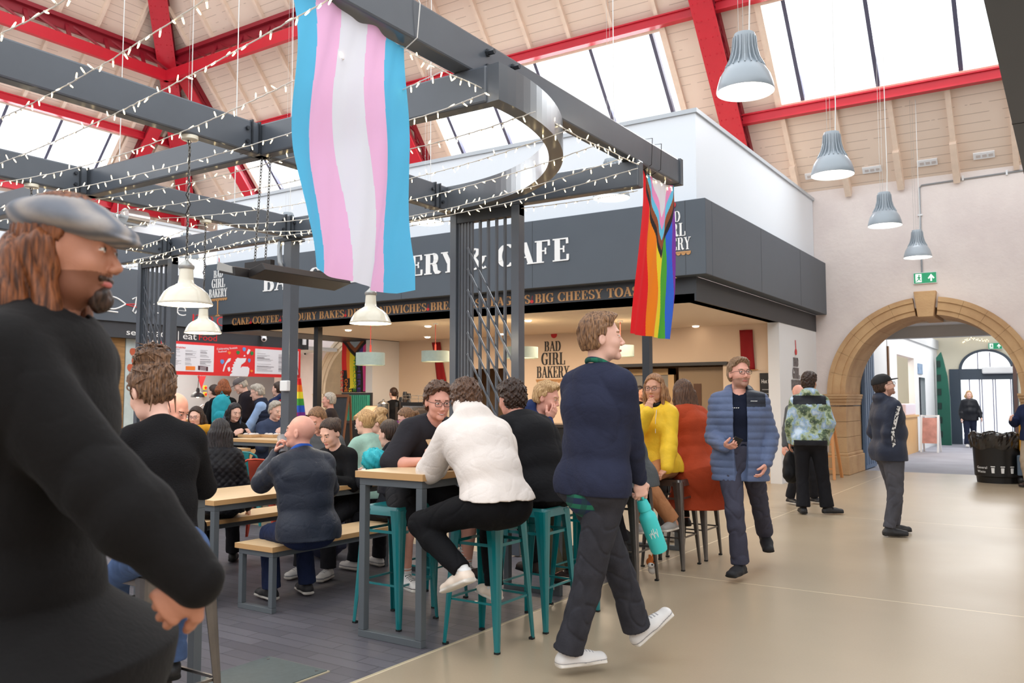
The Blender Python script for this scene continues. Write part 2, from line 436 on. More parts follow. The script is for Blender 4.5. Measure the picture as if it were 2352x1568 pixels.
# ------------------------------------------------------------- floor
YB, XL = 17.5, -23.8          # back wall, left wall
TX, TY = -3.16, 6.74          # edge of the tiled seating area
mb = MB()
mb.box((TX, -9, -0.1), (9, 18.8, 0)); mb.box((XL, TY, -0.1), (TX, 18.8, 0))
struct(mb.build('floor', M_FLOOR))
struct(MB().box((XL, -9, -0.1), (TX, TY, 0.0)).build('floor_tiled', M_TILE))
struct(MB().box((TX - .006, -3, -0.05), (TX + .006, TY, 0.002)).build('trim_1', mat('brass_strip', (190, 178, 150), 0.4)))
struct(MB().box((-9, 18.8, -0.1), (4.5, 36, 0.0)).build('floor_corridor', mat('grey_entrance_carpet', (146, 146, 156), 0.8, var=0.12, scale=1.2)))
mh = thing('floor_hatch', 'dark green-grey square metal access hatch set in the slate floor tiles', 'hatch', (-3.62, 3.12, 0))
MB().box((-3.86, 2.86, 0.0), (-3.38, 3.36, 0.006)).build('hatch_frame', mat('brass_strip', (0, 0, 0)), mh)
MB().box((-3.85, 2.87, 0.004), (-3.39, 3.35, 0.010)).build('hatch_plate', mat('hatch_grey', (82, 92, 92), 0.5, var=0.1, scale=30), mh)
mb = MB()
for x in (-3.81, -3.43):
    for y in (2.91, 3.31): mb.lathe([(0.009, 0), (0.009, 0.003), (0.0, 0.003)], (x, y, 0.010), 10)
mb.build('screw', mat('worn_steel', (150, 150, 150), 0.3, 0.8), mh)

# ------------------------------------------------------------- walls with round arches
def arch_wall(name, y0, y1, x0, x1, z1, arches, m):
    mb = MB(); xs = [x0]; cols = []
    for (xc, r, zs) in sorted(arches):
        cols.append((xs[-1], xc - r, None)); N = 28
        pts = [xc - r * math.cos(PI * i / N) for i in range(N + 1)]
        for i in range(N): cols.append((pts[i], pts[i + 1], (xc, r, zs)))
        xs.append(xc + r)
    cols.append((xs[-1], x1, None))
    for a, b, ar in cols:
        if ar is None: mb.box((a, y0, 0), (b, y1, z1)); continue
        xc, r, zs = ar
        za = zs + math.sqrt(max(0, r * r - (a - xc) ** 2)); zb = zs + math.sqrt(max(0, r * r - (b - xc) ** 2))
        mb.add([(a, y0, za), (b, y0, zb), (b, y0, z1), (a, y0, z1), (a, y1, za), (b, y1, zb), (b, y1, z1), (a, y1, z1)],
               [(0, 1, 2, 3), (7, 6, 5, 4), (0, 4, 5, 1), (3, 2, 6, 7)])
    return mb.build(name, m)
ARR = (-2.27, 1.47, 1.56); ARL = (-16.4, 1.50, 1.62)
struct(arch_wall('wall_back', YB, YB + 1.3, XL, 9, 5.75, [(ARR[0], ARR[1] + .14, ARR[2]), (ARL[0], ARL[1] + .14, ARL[2])], M_PLAS))
struct(MB().box((XL - .4, -9, 0), (XL, 18.8, 5.75)).build('wall_left', M_PLAS))
struct(MB().box((XL - .4, -9.4, 0), (9.4, -9, 5.75)).build('wall_front', M_PLAS)); struct(MB().box((9, -9, 0), (9.4, 18.8, 5.75)).build('wall_right', M_PLAS))
# blind niche of the far left arch
struct(MB().box((-18.1, YB + .6, 0), (-14.7, YB + .75, 3.4)).build('wall_niche', M_STONEP))

def stone_arch(ar, m, label, wout=0.33):
    xc, r, zs = ar; t = thing('stone_arch', label, 'arch', (xc, YB, 0))
    mb = MB(); n = 13
    for i in range(n):
        if i == n // 2: continue
        a0 = PI * i / n + 0.001; a1 = PI * (i + 1) / n - 0.001; seg = 4
        for (ri, ro, yy) in ((r, r + wout, -0.06), (r + 0.09, r + wout - 0.03, -0.085), (r + wout - 0.09, r + wout, -0.11)):
            for k in range(seg):
                b0 = a0 + (a1 - a0) * k / seg; b1 = a0 + (a1 - a0) * (k + 1) / seg
                P = [(xc + q * math.cos(b), yq, zs + q * math.sin(b)) for yq in (YB + yy, YB + 1.32) for (q, b) in ((ri, b0), (ro, b0), (ro, b1), (ri, b1))]
                mb.add(P, [(0, 1, 2, 3), (7, 6, 5, 4), (0, 4, 5, 1), (1, 5, 6, 2), (2, 6, 7, 3), (3, 7, 4, 0)])
    mb.build('arch_ring', m, t)
    mb = MB()
    poly = [(xc - .13, zs + r - .05), (xc + .13, zs + r - .05), (xc + .19, zs + r + wout + .1), (xc - .19, zs + r + wout + .1)]
    mb.prism(poly, lambda a, b, c: (a, c, b), YB - .17, YB + 1.3)
    mb.build('keystone', m, t, bevel=.012)
    for s in (-1, 1):
        xi = xc + s * (r - .005); xo = xc + s * (r + wout)
        mb = MB(); z = 0.42; k = 0
        while z < zs - .25:
            zz = min(z + .30, zs - .22); mb.box((xi, YB - .06, z + .005), (xo, YB + 1.3, zz - .002)); z = zz; k += 1
        mb.build('pier', m, t)
        mb = MB()
        for (e, z0, z1) in ((.03, zs - .22, zs - .15), (.06, zs - .15, zs - .09), (.1, zs - .09, zs - .04), (.12, zs - .04, zs)):
            mb.box((xi - s * e * .4, YB - .06 - e, z0), (xo + s * e * .6, YB + 1.3, z1))
        mb.build('capital', m, t)
        mb = MB(); mb.box((xi - s * .06, YB - .15, 0), (xo + s * .07, YB + 1.3, .36)); mb.box((xi - s * .03, YB - .1, .36), (xo + s * .03, YB + 1.3, .42))
        mb.build('plinth', m, t, bevel=.015)
    return t
stone_arch(ARR, M_STONE, 'large round golden sandstone arch with keystone over the corridor opening')
stone_arch(ARL, M_STONEP, 'pale sandstone arch behind the bakery counter, beside the rainbow banner')

# skirting in the arch passage, and the corridor beyond
M_BLUE = mat('blue_door_paint', (92, 118, 152), 0.5)
d1 = thing('arch_door', 'tall pale blue timber door folded back inside the sandstone arch', 'door', (-3.66, 18.6, 0))
mb = MB(); mb.box((-3.72, 18.85, 0.02), (-3.66, 19.95, 2.9)); mb.build('door_leaf', M_BLUE, d1)
mb = MB()
for k in range(5): mb.box((-3.66, 18.9 + k * .21, .1), (-3.652, 18.93 + k * .21, 2.8))
mb.build('board_joint', mat('blue_door_shade', (76, 100, 134), .5), d1)
mb = MB().box((-3.66, 19.72, 1.02), (-3.63, 19.84, 1.2)); mb.tube([(-3.64, 19.76, 1.18), (-3.6, 19.72, 1.16), (-3.6, 19.66, 1.14)], .012, 6)
mb.build('latch', M_BLACK, d1)
# corridor shell
struct(MB().box((-3.95, 19.1, 0), (-3.8, 22.3, 3.3)).build('wall_corridor_left', M_WHITE))
struct(MB().box((-3.8, 19.1, 0), (-3.785, 22.3, .14)).build('baseboard_corridor', M_BLACK))
M_PGREY = mat('pale_grey_paint', (196, 198, 200), .6)
struct(MB().box((-9, 18.8, 2.98), (4.5, 19.5, 3.35)).build('ceiling_corridor', M_WHITE))
struct(MB().box((-9, 19.5, 2.74), (4.5, 19.8, 3.9)).build('trim_2', M_PGREY))
struct(MB().box((-9, 19.8, 4.6), (4.5, 33.5, 4.75)).build('ceiling_corridor_far', M_WHITE))
struct(MB().box((0.35, 18.8, 0), (0.5, 33.5, 4.6)).build('wall_corridor_right', M_WHITE))
YE = 31.5
mb = MB()
dx0, dx1 = -3.16, -1.62
mb.box((-9, YE, 0), (dx0, YE + .3, 4.7)); mb.box((dx1, YE, 0), (1, YE + .3, 4.7))
NN = 24; xc = (dx0 + dx1) / 2; rr_ = (dx1 - dx0) / 2; ZS, ZK = 2.42, .84
for i in range(NN):
    a = xc - rr_ * math.cos(PI * i / NN); b = xc - rr_ * math.cos(PI * (i + 1) / NN)
    za = ZS + ZK * math.sqrt(max(0, rr_ ** 2 - (a - xc) ** 2)); zb = ZS + ZK * math.sqrt(max(0, rr_ ** 2 - (b - xc) ** 2))
    mb.add([(a, YE, za), (b, YE, zb), (b, YE, 4.7), (a, YE, 4.7), (a, YE + .3, za), (b, YE + .3, zb)], [(0, 1, 2, 3), (0, 4, 5, 1)])
struct(mb.build('wall_corridor_end', mat('pale_cream_paint', (236, 230, 208), .7)))
M_DOORF = mat('door_frame_slate', (66, 78, 92), .4)
dd = thing('entrance_door', 'dark slate framed glazed entrance doors with arched fanlight at the far end of the corridor', 'door', (xc, YE, 0))
mb = MB(); mb.box((dx0 - .3, YE - .08, 0), (dx0 + .03, YE - .002, 2.45)); mb.box((dx0, YE - .1, 2.1), (dx1 + .1, YE - .002, 2.45)); mb.box((dx1 - .06, YE - .08, 0), (dx1 + .1, YE - .002, 2.45))
mb.build('door_frame', M_DOORF, dd); mb = MB()
for i in range(NN):
    a0, a1 = PI * i / NN, PI * (i + 1) / NN
    P = []
    for yq in (YE - .06, YE - .002):
        for q, a in ((rr_ - .07, a0), (rr_ + .02, a0), (rr_ + .02, a1), (rr_ - .07, a1)): P.append((xc - q * math.cos(a), yq, ZS + ZK * q * math.sin(a)))
    mb.add(P, [(0, 1, 2, 3), (7, 6, 5, 4), (0, 4, 5, 1), (1, 5, 6, 2), (2, 6, 7, 3), (3, 7, 4, 0)])
mb.build('fanlight_frame', M_DOORF, dd)
M_SIL = mat('silver_frame', (150, 150, 170), .4)
for x in (dx0 + .26, dx0 + .55, dx0 + .62, dx0 + .93, dx0 + 1.0, dx0 + 1.43): MB().box((x, YE - .03, 0), (x + .03, YE + .03, 2.1)).build('glazing_bar', M_SIL, dd)
for x in (xc - .25, xc + .1): MB().box((x, YE - .02, 2.45), (x + .03, YE + .02, 2.98)).build('glazing_bar', M_SIL, dd)
MB().box((dx0, YE, 0), (dx1, YE + .01, 2.1)).build('door_glass', M_GLASS, dd)
MB().box((xc - .1, YE - .32, 2.28), (dx1 + .15, YE - .12, 2.5)).build('air_curtain', M_WHITE, dd, bevel=.04)
bp_ = MB().box((-1.6, 30.6, 0), (-1.5, 30.75, 3.0)).build('timber_post', mat('dark_timber', (84, 60, 52), .6)); setp(bp_, 'dark brown timber post just right of the glazed corridor doors', 'post')
bp_ = MB().box((-3.82, 22.3, 0), (-3.76, 22.42, 2.75)).build('timber_strip', mat('brown_timber', (112, 78, 48), .6)); setp(bp_, 'narrow brown timber strip beside the white kiosk pier in the corridor', 'trim')
# green leaning boat-shaped panel, shop front
gp = thing('green_panel', 'tall deep green curved slatted panel standing beside the corridor entrance doors', 'panel', (-3.6, 30.5, 0))
P = [(-3.74, 0), (-3.36, 0), (-3.36, 1.5), (-3.42, 2.2), (-3.52, 2.75), (-3.58, 2.98), (-3.72, 2.8)]
MB().prism(P, lambda a, b, c: (a, 30.5 + c, b), 0, .14).build('panel_board', mat('deep_green_paint', (18, 92, 74), .45), gp)
for k in range(6): MB().box((-3.71, 30.47, .25 + k * .45), (-3.60, 30.51, .45 + k * .45)).build('panel_slot', mat('darker_green', (8, 44, 38), .5), gp)
kx = -3.88
struct(MB().box((kx - .08, 22.42, 0), (kx + .08, 23.7, 3.1)).box((kx - .08, 23.7, 2.62), (kx + .08, 26.5, 3.1)).box((kx - .08, 26.5, 0), (kx + .08, 31.4, 3.1)).build('wall_kiosk', M_WHITE))
struct(MB().box((-9, 22.3, 0), (kx - .1, 22.4, 3.1)).box((-6.2, 22.4, 0), (-6.1, 30, 3.1)).build('wall_kiosk_back', mat('kiosk_cream', (206, 184, 154), .7)))
struct(MB().box((kx - .12, 22.3, 3.1), (kx + .14, 31.4, 3.4)).build('trim_3', M_PGREY))
M_POAK = mat('pale_oak', (214, 172, 118), .5, var=.08, scale=4, stretch=(1, 8, 1))
kc = thing('kiosk_counter', 'wooden corridor kiosk counter below the white shelves', 'counter', (-3.95, 24.9, 0))
MB().box((-4.35, 23.75, 0), (-3.74, 26.4, .98)).build('counter_front', M_POAK, kc)
MB().box((-4.4, 23.72, .98), (-3.7, 26.43, 1.03)).build('worktop', M_POAK, kc)
for k, (z, lab) in enumerate(((1.62, 'white wall shelf carrying boxes, lower one inside the corridor kiosk'), (2.05, 'white wall shelf carrying boxes, upper one inside the corridor kiosk'))):
    sh = thing('wall_shelf', lab, 'shelf', (-6.0, 28.6, z))
    MB().box((-6.1, 27.2, z), (-5.75, 29.6, z + .03)).build('shelf_board', M_WHITE, sh)
    for j in range(3):
        bx_ = MB().box((-6.05, 27.5 + .65 * j, z + .03), (-5.82, 27.9 + .65 * j, z + .24)).build('storage_box', mat('tan_card', (222, 180, 130), .6))
        setp(bx_, 'tan storage box on one of the white kiosk shelves', 'box', 'boxes on the kiosk shelves')
dc = MB().box((-4.15, 24.6, 1.03), (-3.75, 26.2, 1.34)).build('display_case', mat('pink_white_case', (236, 220, 232), .3), bevel=.03)
setp(dc, 'pinkish white display case on the corridor kiosk counter', 'display case')
ab = thing('sandwich_board', 'white A-frame board with a terracotta poster in the corridor', 'sign', (-3.3, 26.3, 0))
for s in (-1, 1):
    for xx in (-3.62, -3.2): MB().beam((xx, 26.3 + s * .3, 0), (xx, 26.3 + s * .04, 1.02), .05, .03).build('frame_leg', M_WHITE, ab)
MB().beam((-3.62, 26.27, 1.0), (-3.2, 26.27, 1.0), .05, .04).build('top_rail', M_WHITE, ab)
MB().add([(-3.6, 26.05, .25), (-3.22, 26.05, .25), (-3.22, 26.24, .95), (-3.6, 26.24, .95), (-3.6, 26.07, .25), (-3.22, 26.07, .25), (-3.22, 26.26, .95), (-3.6, 26.26, .95)], [(0, 1, 2, 3), (7, 6, 5, 4), (0, 4, 5, 1), (1, 5, 6, 2), (2, 6, 7, 3), (3, 7, 4, 0)]).build('poster', mat('terracotta_print', (196, 140, 128), .6, var=.2, scale=6), ab)
tv = MB().box((kx + .08, 27.3, .95), (kx + .12, 28.2, 2.1)).build('wall_screen', mat('dark_screen', (26, 34, 44), .25)); setp(tv, 'tall dark information screen on the white corridor wall', 'screen')
tv = MB().box((kx + .08, 27.1, 2.2), (kx + .11, 27.9, 2.5)).build('wall_poster', mat('blue_print', (120, 146, 176), .5, var=.4, scale=6)); setp(tv, 'small blue poster above the corridor information screen', 'poster')

# exit signs
M_GREEN = mat('exit_green', (10, 142, 96), .4, emit=(10, 142, 96), estr=.25)
M_SIGNW = mat('exit_white', (245, 250, 246), .4, emit=(245, 250, 246), estr=.35)
def exit_sign(c, w, h, label, y):
    t = thing('exit_sign', label, 'sign', c); x, _, z = c
    MB().box((x - w / 2 - .01, y - .04, z - h / 2 - .01), (x + w / 2 + .01, y, z + h / 2 + .01)).build('sign_box', M_WHITE, t)
    MB().box((x - w / 2, y - .044, z - h / 2), (x + w / 2, y - .03, z + h / 2)).build('sign_face', M_GREEN, t)
    f = lambda a, b, cc: (x + a * h, y - .045 - cc, z + b * h)
    mb = MB(); a0 = .55   # arrow
    mb.prism([(a0 - .07, -.35), (a0 + .07, -.35), (a0 + .07, .05), (a0 - .07, .05)], f, 0, .004)
    mb.prism([(a0 - .3, -.05), (a0, .36), (a0 + .3, -.05), (a0 + .2, -.12), (a0, .12), (a0 - .2, -.12)], f, 0, .004)
    # doorway with a running figure
    mb.prism([(-.85, -.4), (-.3, -.4), (-.3, .42), (-.85, .42)], f, 0, .003); mb.build('pictogram', M_SIGNW, t)
    mb = MB()
    mb.prism(_arc(-.52, .27, .07, .07, 0, 330, 9), f, .003, .006)
    for q in ([(-.62, .16), (-.5, .2), (-.46, -.02), (-.58, -.05)], [(-.6, .14), (-.76, .02), (-.72, -.03), (-.58, .07)], [(-.5, .16), (-.36, .03), (-.4, -.02), (-.53, .07)],
              [(-.57, -.03), (-.47, -.01), (-.42, -.2), (-.49, -.22)], [(-.42, -.2), (-.33, -.2), (-.33, -.26), (-.49, -.26)], [(-.58, -.03), (-.5, -.08), (-.68, -.3), (-.74, -.25)], [(-.68, -.3), (-.85, -.3), (-.85, -.24), (-.72, -.24)]):
        mb.prism(q, f, .003, .006)
    mb.build('running_figure', M_GREEN, t)
exit_sign((-2.27, YB, 3.72), .38, .19, 'green and white emergency exit sign on the wall above the sandstone keystone', YB)
exit_sign((-2.1, YE - .1, 3.17), .38, .19, 'small green emergency exit sign above the glazed corridor entrance', YE - .1)
cd = thing('cable_conduit', 'thin grey metal conduit running along the wall top and down to the exit sign', 'conduit', (-2.32, YB, 3.82))
MB().tube([(-2.32, YB - .02, 3.82), (-2.32, YB - .02, 5.43), (-2.28, YB - .02, 5.48), (-.2, YB - .02, 5.53), (1.5, YB - .02, 5.53)], .016, 8).build('pipe', mat('galvanised', (160, 164, 168), .4, .5), cd)
mb = MB()
for z in (4.2, 4.9): mb.box((-2.36, YB - .045, z), (-2.28, YB, z + .03))
for x in (-1.6, -.9): mb.box((x, YB - .045, 5.47), (x + .03, YB, 5.56))
mb.build('clip', M_WHITE, cd)

# ------------------------------------------------------------- roof
def NP(x, z, off=0.0):     # point on the back slope, off = distance below the boards
    y = 16.4 - (z - 6.95) / 1.2; n = Vector((0, -1.2, -1)).normalized()
    return Vector((x, y, z)) + n * off
def WP(y, z, off=0.0):
    x = -22.7 + (z - 6.95) / 1.2; n = Vector((1.2, 0, -1)).normalized()
    return Vector((x, y, z)) + n * off
ZT = 12.6
def hipx(z): return -22.7 + (z - 6.95) / 1.2
def hipy(z): return 16.4 - (z - 6.95) / 1.2
ZR = [5.55, 7.08, 8.64, ZT]
NW = [(-19.1, -14.0), (-12.36, -6.4), (-4.55, .6)]
WW = [(4.0, 13.1)]
mb = MB()
def nquad(x0, x1, z0, z1, clip=False):
    a0 = hipx(z0) if clip else x0; a1 = hipx(z1) if clip else x0
    V = [NP(a0, z0), NP(x1, z0), NP(x1, z1), NP(a1, z1)]
    V += [v + Vector((0, .1, .08)) for v in V]
    mb.add(V, [(0, 1, 2, 3), (7, 6, 5, 4), (0, 4, 5, 1), (1, 5, 6, 2), (2, 6, 7, 3), (3, 7, 4, 0)])
nquad(0, 4.5, ZR[0], ZR[1], True); nquad(0, 4.5, ZR[2], ZR[3], True)
nquad(0, NW[0][0], ZR[1], ZR[2], True); nquad(NW[0][1], NW[1][0], ZR[1], ZR[2]); nquad(NW[1][1], NW[2][0], ZR[1], ZR[2]); nquad(NW[2][1], 4.5, ZR[1], ZR[2])
def wquad(y0, y1, z0, z1, clip=False):
    b0 = hipy(z0) if clip else y1; b1 = hipy(z1) if clip else y1
    V = [WP(b0, z0), WP(y0, z0), WP(y0, z1), WP(b1, z1)]
    V += [v + Vector((-.1, 0, .08)) for v in V]
    mb.add(V, [(0, 1, 2, 3), (7, 6, 5, 4), (0, 4, 5, 1), (1, 5, 6, 2), (2, 6, 7, 3), (3, 7, 4, 0)])
wquad(-2, 0, ZR[0], ZR[1], True); wquad(-2, 0, ZR[2], ZR[3], True); wquad(WW[0][1], 0, ZR[1], ZR[2], True); wquad(-2, WW[0][0], ZR[1], ZR[2])
CEIL = struct(mb.build('ceiling', M_BOARD))
# rafters, part of the roof
mb = MB()
def slope_beam(P, a0, a1, c, z0, z1, w, h, off=0.0):
    mb.beam(P(c, z0, off + h / 2) if True else 0, P(c, z1, off + h / 2), w, h, up=(0, -1, -.8) if P is NP else (1, 0, -.8))
def inwin(v, rng): return any(a - .05 < v < b + .05 for a, b in rng)
x = -1.68
k = 0
while x > -23.5:
    zmax = 6.95 + (x + 22.7) * 1.2
    slope_beam(NP, 0, 0, x, 5.6, min(6.98, max(5.7, zmax)), .09, .10)
    mb.beam(NP(x, 5.55, .10), NP(x, 6.15, .10), .11, .2, up=(0, -1, -.8))
    if not inwin(x, NW) and zmax > 7.2: slope_beam(NP, 0, 0, x, 7.05, min(8.7, zmax), .08, .09)
    if zmax > 8.8: slope_beam(NP, 0, 0, x, 8.7, min(ZT, zmax), .08, .1)
    x -= .95
for x in (-.73, .22): slope_beam(NP, 0, 0, x, 5.6, 6.98, .09, .1); slope_beam(NP, 0, 0, x, 8.7, ZT, .08, .1)
y = -1.0
while y < 17:
    zmax = 6.95 + (16.4 - y) * 1.2
    slope_beam(WP, 0, 0, y, 5.6, min(6.98, zmax), .09, .1)
    if not inwin(y, WW) and zmax > 7.2: slope_beam(WP, 0, 0, y, 7.05, min(8.7, zmax), .08, .09)
    if zmax > 8.8: slope_beam(WP, 0, 0, y, 8.7, min(ZT, zmax), .08, .1)
    y += .95
struct(mb.build('ceiling_rafters', M_RAFT))
# skylights: linings, bars and glass
def skylight(n, P, a, b, bars):
    w = thing('window_%d' % n, None, None, tuple(P((a + b) / 2, 7.1))); del_ = [w.pop(k) for k in ('label', 'category') if k in w]; w['kind'] = 'structure'
    mb = MB(); up = (0, -1, -.8) if P is NP else (1, 0, -.8)
    for (p, q) in ((P(a, ZR[1], -.02), P(a, ZR[2], -.02)), (P(b, ZR[1], -.02), P(b, ZR[2], -.02)), (P(a, ZR[1], -.02), P(b, ZR[1], -.02)), (P(a, ZR[2], -.02), P(b, ZR[2], -.02))): mb.beam(p, q, .12, .2, up=up)
    mb.build('window_frame', M_RAFT, w)
    mb = MB()
    for c in bars: mb.beam(P(c, ZR[1] + .05, .02), P(c, ZR[2] - .02, .02), .07, .09, up=up)
    mb.build('glazing_bar', M_FRAME, w)
    mb = MB(); V = [P(a, ZR[1], -.06), P(b, ZR[1], -.06), P(b, ZR[2], -.06), P(a, ZR[2], -.06)]; mb.add(V, [(0, 1, 2, 3)]); mb.build('pane', M_GLASS, w)
skylight(1, NP, *NW[2], [-4.1 + 1.33 * i for i in range(4)])
skylight(2, NP, *NW[1], [-6.65 - 1.33 * i for i in range(5)])
skylight(3, NP, *NW[0], [-18.3 + 1.33 * i for i in range(4)])
skylight(4, WP, *WW[0], [12.8 - 1.33 * i for i in range(7)])

# red steelwork
def purlin(lab, p, q, up, w=.14, h=.17):
    w = w * .75; h = .17
    t = thing('roof_purlin', lab, 'beam', tuple(p)); mb = MB()
    mb.beam(p, q, w * .5, h, up=up); mb.build('web', M_RED, t)
    d = (Vector(q) - Vector(p)).normalized(); u = Vector(up).normalized(); r = d.cross(u).normalized(); u = r.cross(d)
    mb = MB()
    for s in (-1, 1): mb.beam(Vector(p) + u * s * h / 2, Vector(q) + u * s * h / 2, w, .03, up=up)
    mb.build('flange', M_RED, t)
nup = (0, .55, -1)
purlin('red steel purlin under the right skylight on the back slope', NP(-5.4, 7.02, .14), NP(4.5, 7.02, .14), (0, 0, 1), .2, .22)
purlin('red steel purlin below the skylights behind the white bakery box', NP(-22.4, 7.02, .14), NP(-5.9, 7.02, .14), (0, 0, 1), .2, .22)
purlin('red steel purlin along the top of the back slope skylights', NP(-21.2, 8.75, .14), NP(4.5, 8.75, .14), (0, 0, 1), .2, .22)
purlin('red steel purlin along the top of the left slope skylights', WP(-2, 8.75, .14), WP(14.9, 8.75, .14), (0, 0, 1), .2, .22)
purlin('red steel purlin below the left slope skylights', WP(-2, 7.02, .14), WP(16.4, 7.02, .14), (0, 0, 1), .2, .22)
def lattice(lab, P, a, b):
    t = thing('lattice_girder', lab, 'beam', tuple(P(a, 10.4))); n = int(abs(b - a) / .95)
    MB().beam(P(a, 10.25, .62), P(b, 10.25, .62), .12, .27).build('lower_chord', M_RED, t)
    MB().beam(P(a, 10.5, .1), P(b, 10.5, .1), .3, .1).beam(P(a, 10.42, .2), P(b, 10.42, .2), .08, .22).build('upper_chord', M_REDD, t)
    mb = MB()
    for i in range(n):
        u0, u1 = a + (b - a) * i / n, a + (b - a) * (i + 1) / n
        mb.beam(P(u0, 10.48, .12), P(u0, 10.3, .6), .1, .03); mb.beam(P(u0, 10.48, .12), P(u1, 10.3, .6), .03, .05)
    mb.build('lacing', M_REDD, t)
lattice('red lattice girder along the upper left roof slope', WP, -1.0, 13.5)
lattice('red lattice girder along the upper back roof slope', NP, -19.6, -6.0)
def rib(lab, pts, w, dpt, side, rivet=True):
    """built up riveted rib: pts on the roof, hanging dpt below; side = vector of the visible lattice side"""
    t = thing('roof_rib', lab, 'rib', tuple(pts[0][0])); s = Vector(side).normalized()
    mb = MB(); ml = MB(); mr = MB()
    for (p0, n0), (p1, n1) in zip(pts[:-1], pts[1:]):
        up = (n0 + n1).normalized()
        mb.beam(p0 + n0 * dpt, p1 + n1 * dpt, w, .035, up=up)
        for q in (-1, 1):
            ml.beam(p0 + n0 * (dpt - .07) + s * q * (w / 2 - .05), p1 + n1 * (dpt - .07) + s * q * (w / 2 - .05), .03, .13, up=up)
            ml.beam(p0 + n0 * .07 + s * q * (w / 2 - .05), p1 + n1 * .07 + s * q * (w / 2 - .05), .03, .14, up=up)
        L = (p1 - p0).length; k = max(1, int(L / .42))
        for i in range(k):
            a0, a1 = i / k, (i + 1) / k
            A = p0.lerp(p1, a0) + n0 * .1 + s * (w / 2 - .07); B = p0.lerp(p1, a1) + n1 * (dpt - .08) + s * (w / 2 - .07)
            ml.beam(A, B, .02, .06, up=s)
            A2 = p0.lerp(p1, a0) + n0 * (dpt - .08) + s * (w / 2 - .07); B2 = p0.lerp(p1, a1) + n1 * .1 + s * (w / 2 - .07)
            ml.beam(A2, B2, .02, .06, up=s)
        if rivet:
            k = int(L / .16)
            for i in range(k):
                c = p0.lerp(p1, (i + .5) / k) + n0 * (dpt + .02)
                for q in (-.38, -.16, .16, .38):
                    if abs(q) < .2 and i % 2: continue
                    mb.ball(c + s * q * w, .016, 6, 4)
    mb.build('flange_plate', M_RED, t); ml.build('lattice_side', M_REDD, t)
nN = Vector((0, -1.2, -1)).normalized(); nW = Vector((1.2, 0, -1)).normalized()
def nrib(x, z0, z1, n=7): return [(NP(x, z0 + (z1 - z0) * i / n), nN) for i in range(n + 1)]
def wrib(y, z0, z1, n=7): return [(WP(y, z0 + (z1 - z0) * i / n), nW) for i in range(n + 1)]
rib('broad red riveted roof rib rising behind the white bakery box', nrib(-5.42, 5.6, ZT), .42, .42, (1, 0, 0))
rib('red roof rib glimpsed between the big flag and the ring beam', nrib(-13.15, 5.6, ZT), .42, .42, (1, 0, 0), False)
hp = []
for i in range(9):
    z = 5.6 + (ZT - 5.6) * i / 8; hp.append((Vector((hipx(z), hipy(z), z)), (nN + nW).normalized()))
rib('red riveted corner rib where the left and back roof slopes meet', hp, .46, .5, (1, 1, 0))
rib('red roof rib just right of the roof corner', nrib(-19.35, 5.6, 10.3), .36, .3, (1, 0, 0), False)
rib('red roof rib just left of the roof corner', wrib(13.75, 5.6, 10.3), .36, .3, (0, -1, 0), False)
# small white vents low on the back slope
for i, px in enumerate(((1870, 402), (2003, 388), (2130, 372), (2260, 355))):
    d = ray(*px); n_ = Vector((0, 1.2, 1)); t_ = (16.4 * 1.2 + 6.95 - n_.dot(_C)) / n_.dot(d); p = _C + d * t_
    v = thing('roof_vent', 'small white slotted vent low on the boarded back roof slope', 'vent', tuple(p), 'roof vents above the arch wall')
    MB().beam(p + nN * .02 - Vector((.17, 0, 0)), p + nN * .02 + Vector((.17, 0, 0)), .12, .04, up=(0, -1.2, -1)).build('vent_body', M_WHITE, v)
    mb = MB()
    for q in (-.09, .01, .11): mb.beam(p + nN * .045 + Vector((q - .035, 0, 0)), p + nN * .045 + Vector((q + .035, 0, 0)), .05, .01, up=(0, -1.2, -1))
    mb.build('slot', mat('vent_shadow_grey', (196, 188, 184), .6), v)

# dark overhead bulkhead on the right
bk = thing('overhead_bulkhead', 'large dark grey panelled bulkhead overhead at the right edge', 'bulkhead', (.7, 8, 3.6))
MB().box((-.335, 4.2, 3.6), (2.2, 15.2, 5.0)).build('bulkhead_panel', M_SLATE, bk)
mb = MB()
for y in (5.1, 7.62, 10.1, 12.6): mb.box((-.338, y, 3.597), (2.2, y + .012, 4.9))
mb.build('panel_joint', M_BLACK, bk)
# ------------------------------------------------------------- bakery shell
XF, YF = -4.06, 10.87
M_LETW = mat('white_lettering', (240, 240, 238), .5)
M_TAN = mat('tan_lettering', (190, 140, 88), .5)
M_CHERRY = mat('cherry_red_print', (206, 30, 36), .4)
M_LETB = mat('black_lettering', (26, 24, 26), .5)
M_LOWF = mat('charcoal_fascia_paint', (50, 53, 58), .5)
bw = thing('bakery_parapet', 'tall white boxed parapet wall above the bakery sign', 'wall', (-9, 11.2, 4.15))
MB().box((-14.58, 11.13, 4.0), (-4.28, 11.27, 5.44)).box((-4.42, 11.27, 4.0), (-4.28, YB - .01, 5.44)).build('parapet_panel', mat('white_parapet', (226, 232, 238), .45), bw)
MB().box((-14.6, 11.1, 5.44), (-4.25, 11.3, 5.5)).box((-4.45, 11.3, 5.44), (-4.25, YB - .01, 5.5)).build('coping', mat('grey_coping', (186, 192, 198), .4), bw)
bs = thing('bakery_sign_fascia', 'long dark slate sign fascia with white serif lettering wrapped round the bakery corner', 'sign', (-9, YF, 3.1))
MB().box((-14.61, YF, 3.13), (XF, 11.12, 4.16)).box((-4.27, 11.12, 3.13), (XF, YB - .01, 4.16)).build('upper_fascia', M_SLATE, bs, bevel=.008)
MB().box((-14.25, 11.05, 2.8), (-4.27, 11.25, 3.13)).box((-4.45, 11.25, 2.8), (-4.27, YB - .01, 3.13)).build('lower_fascia', M_LOWF, bs)
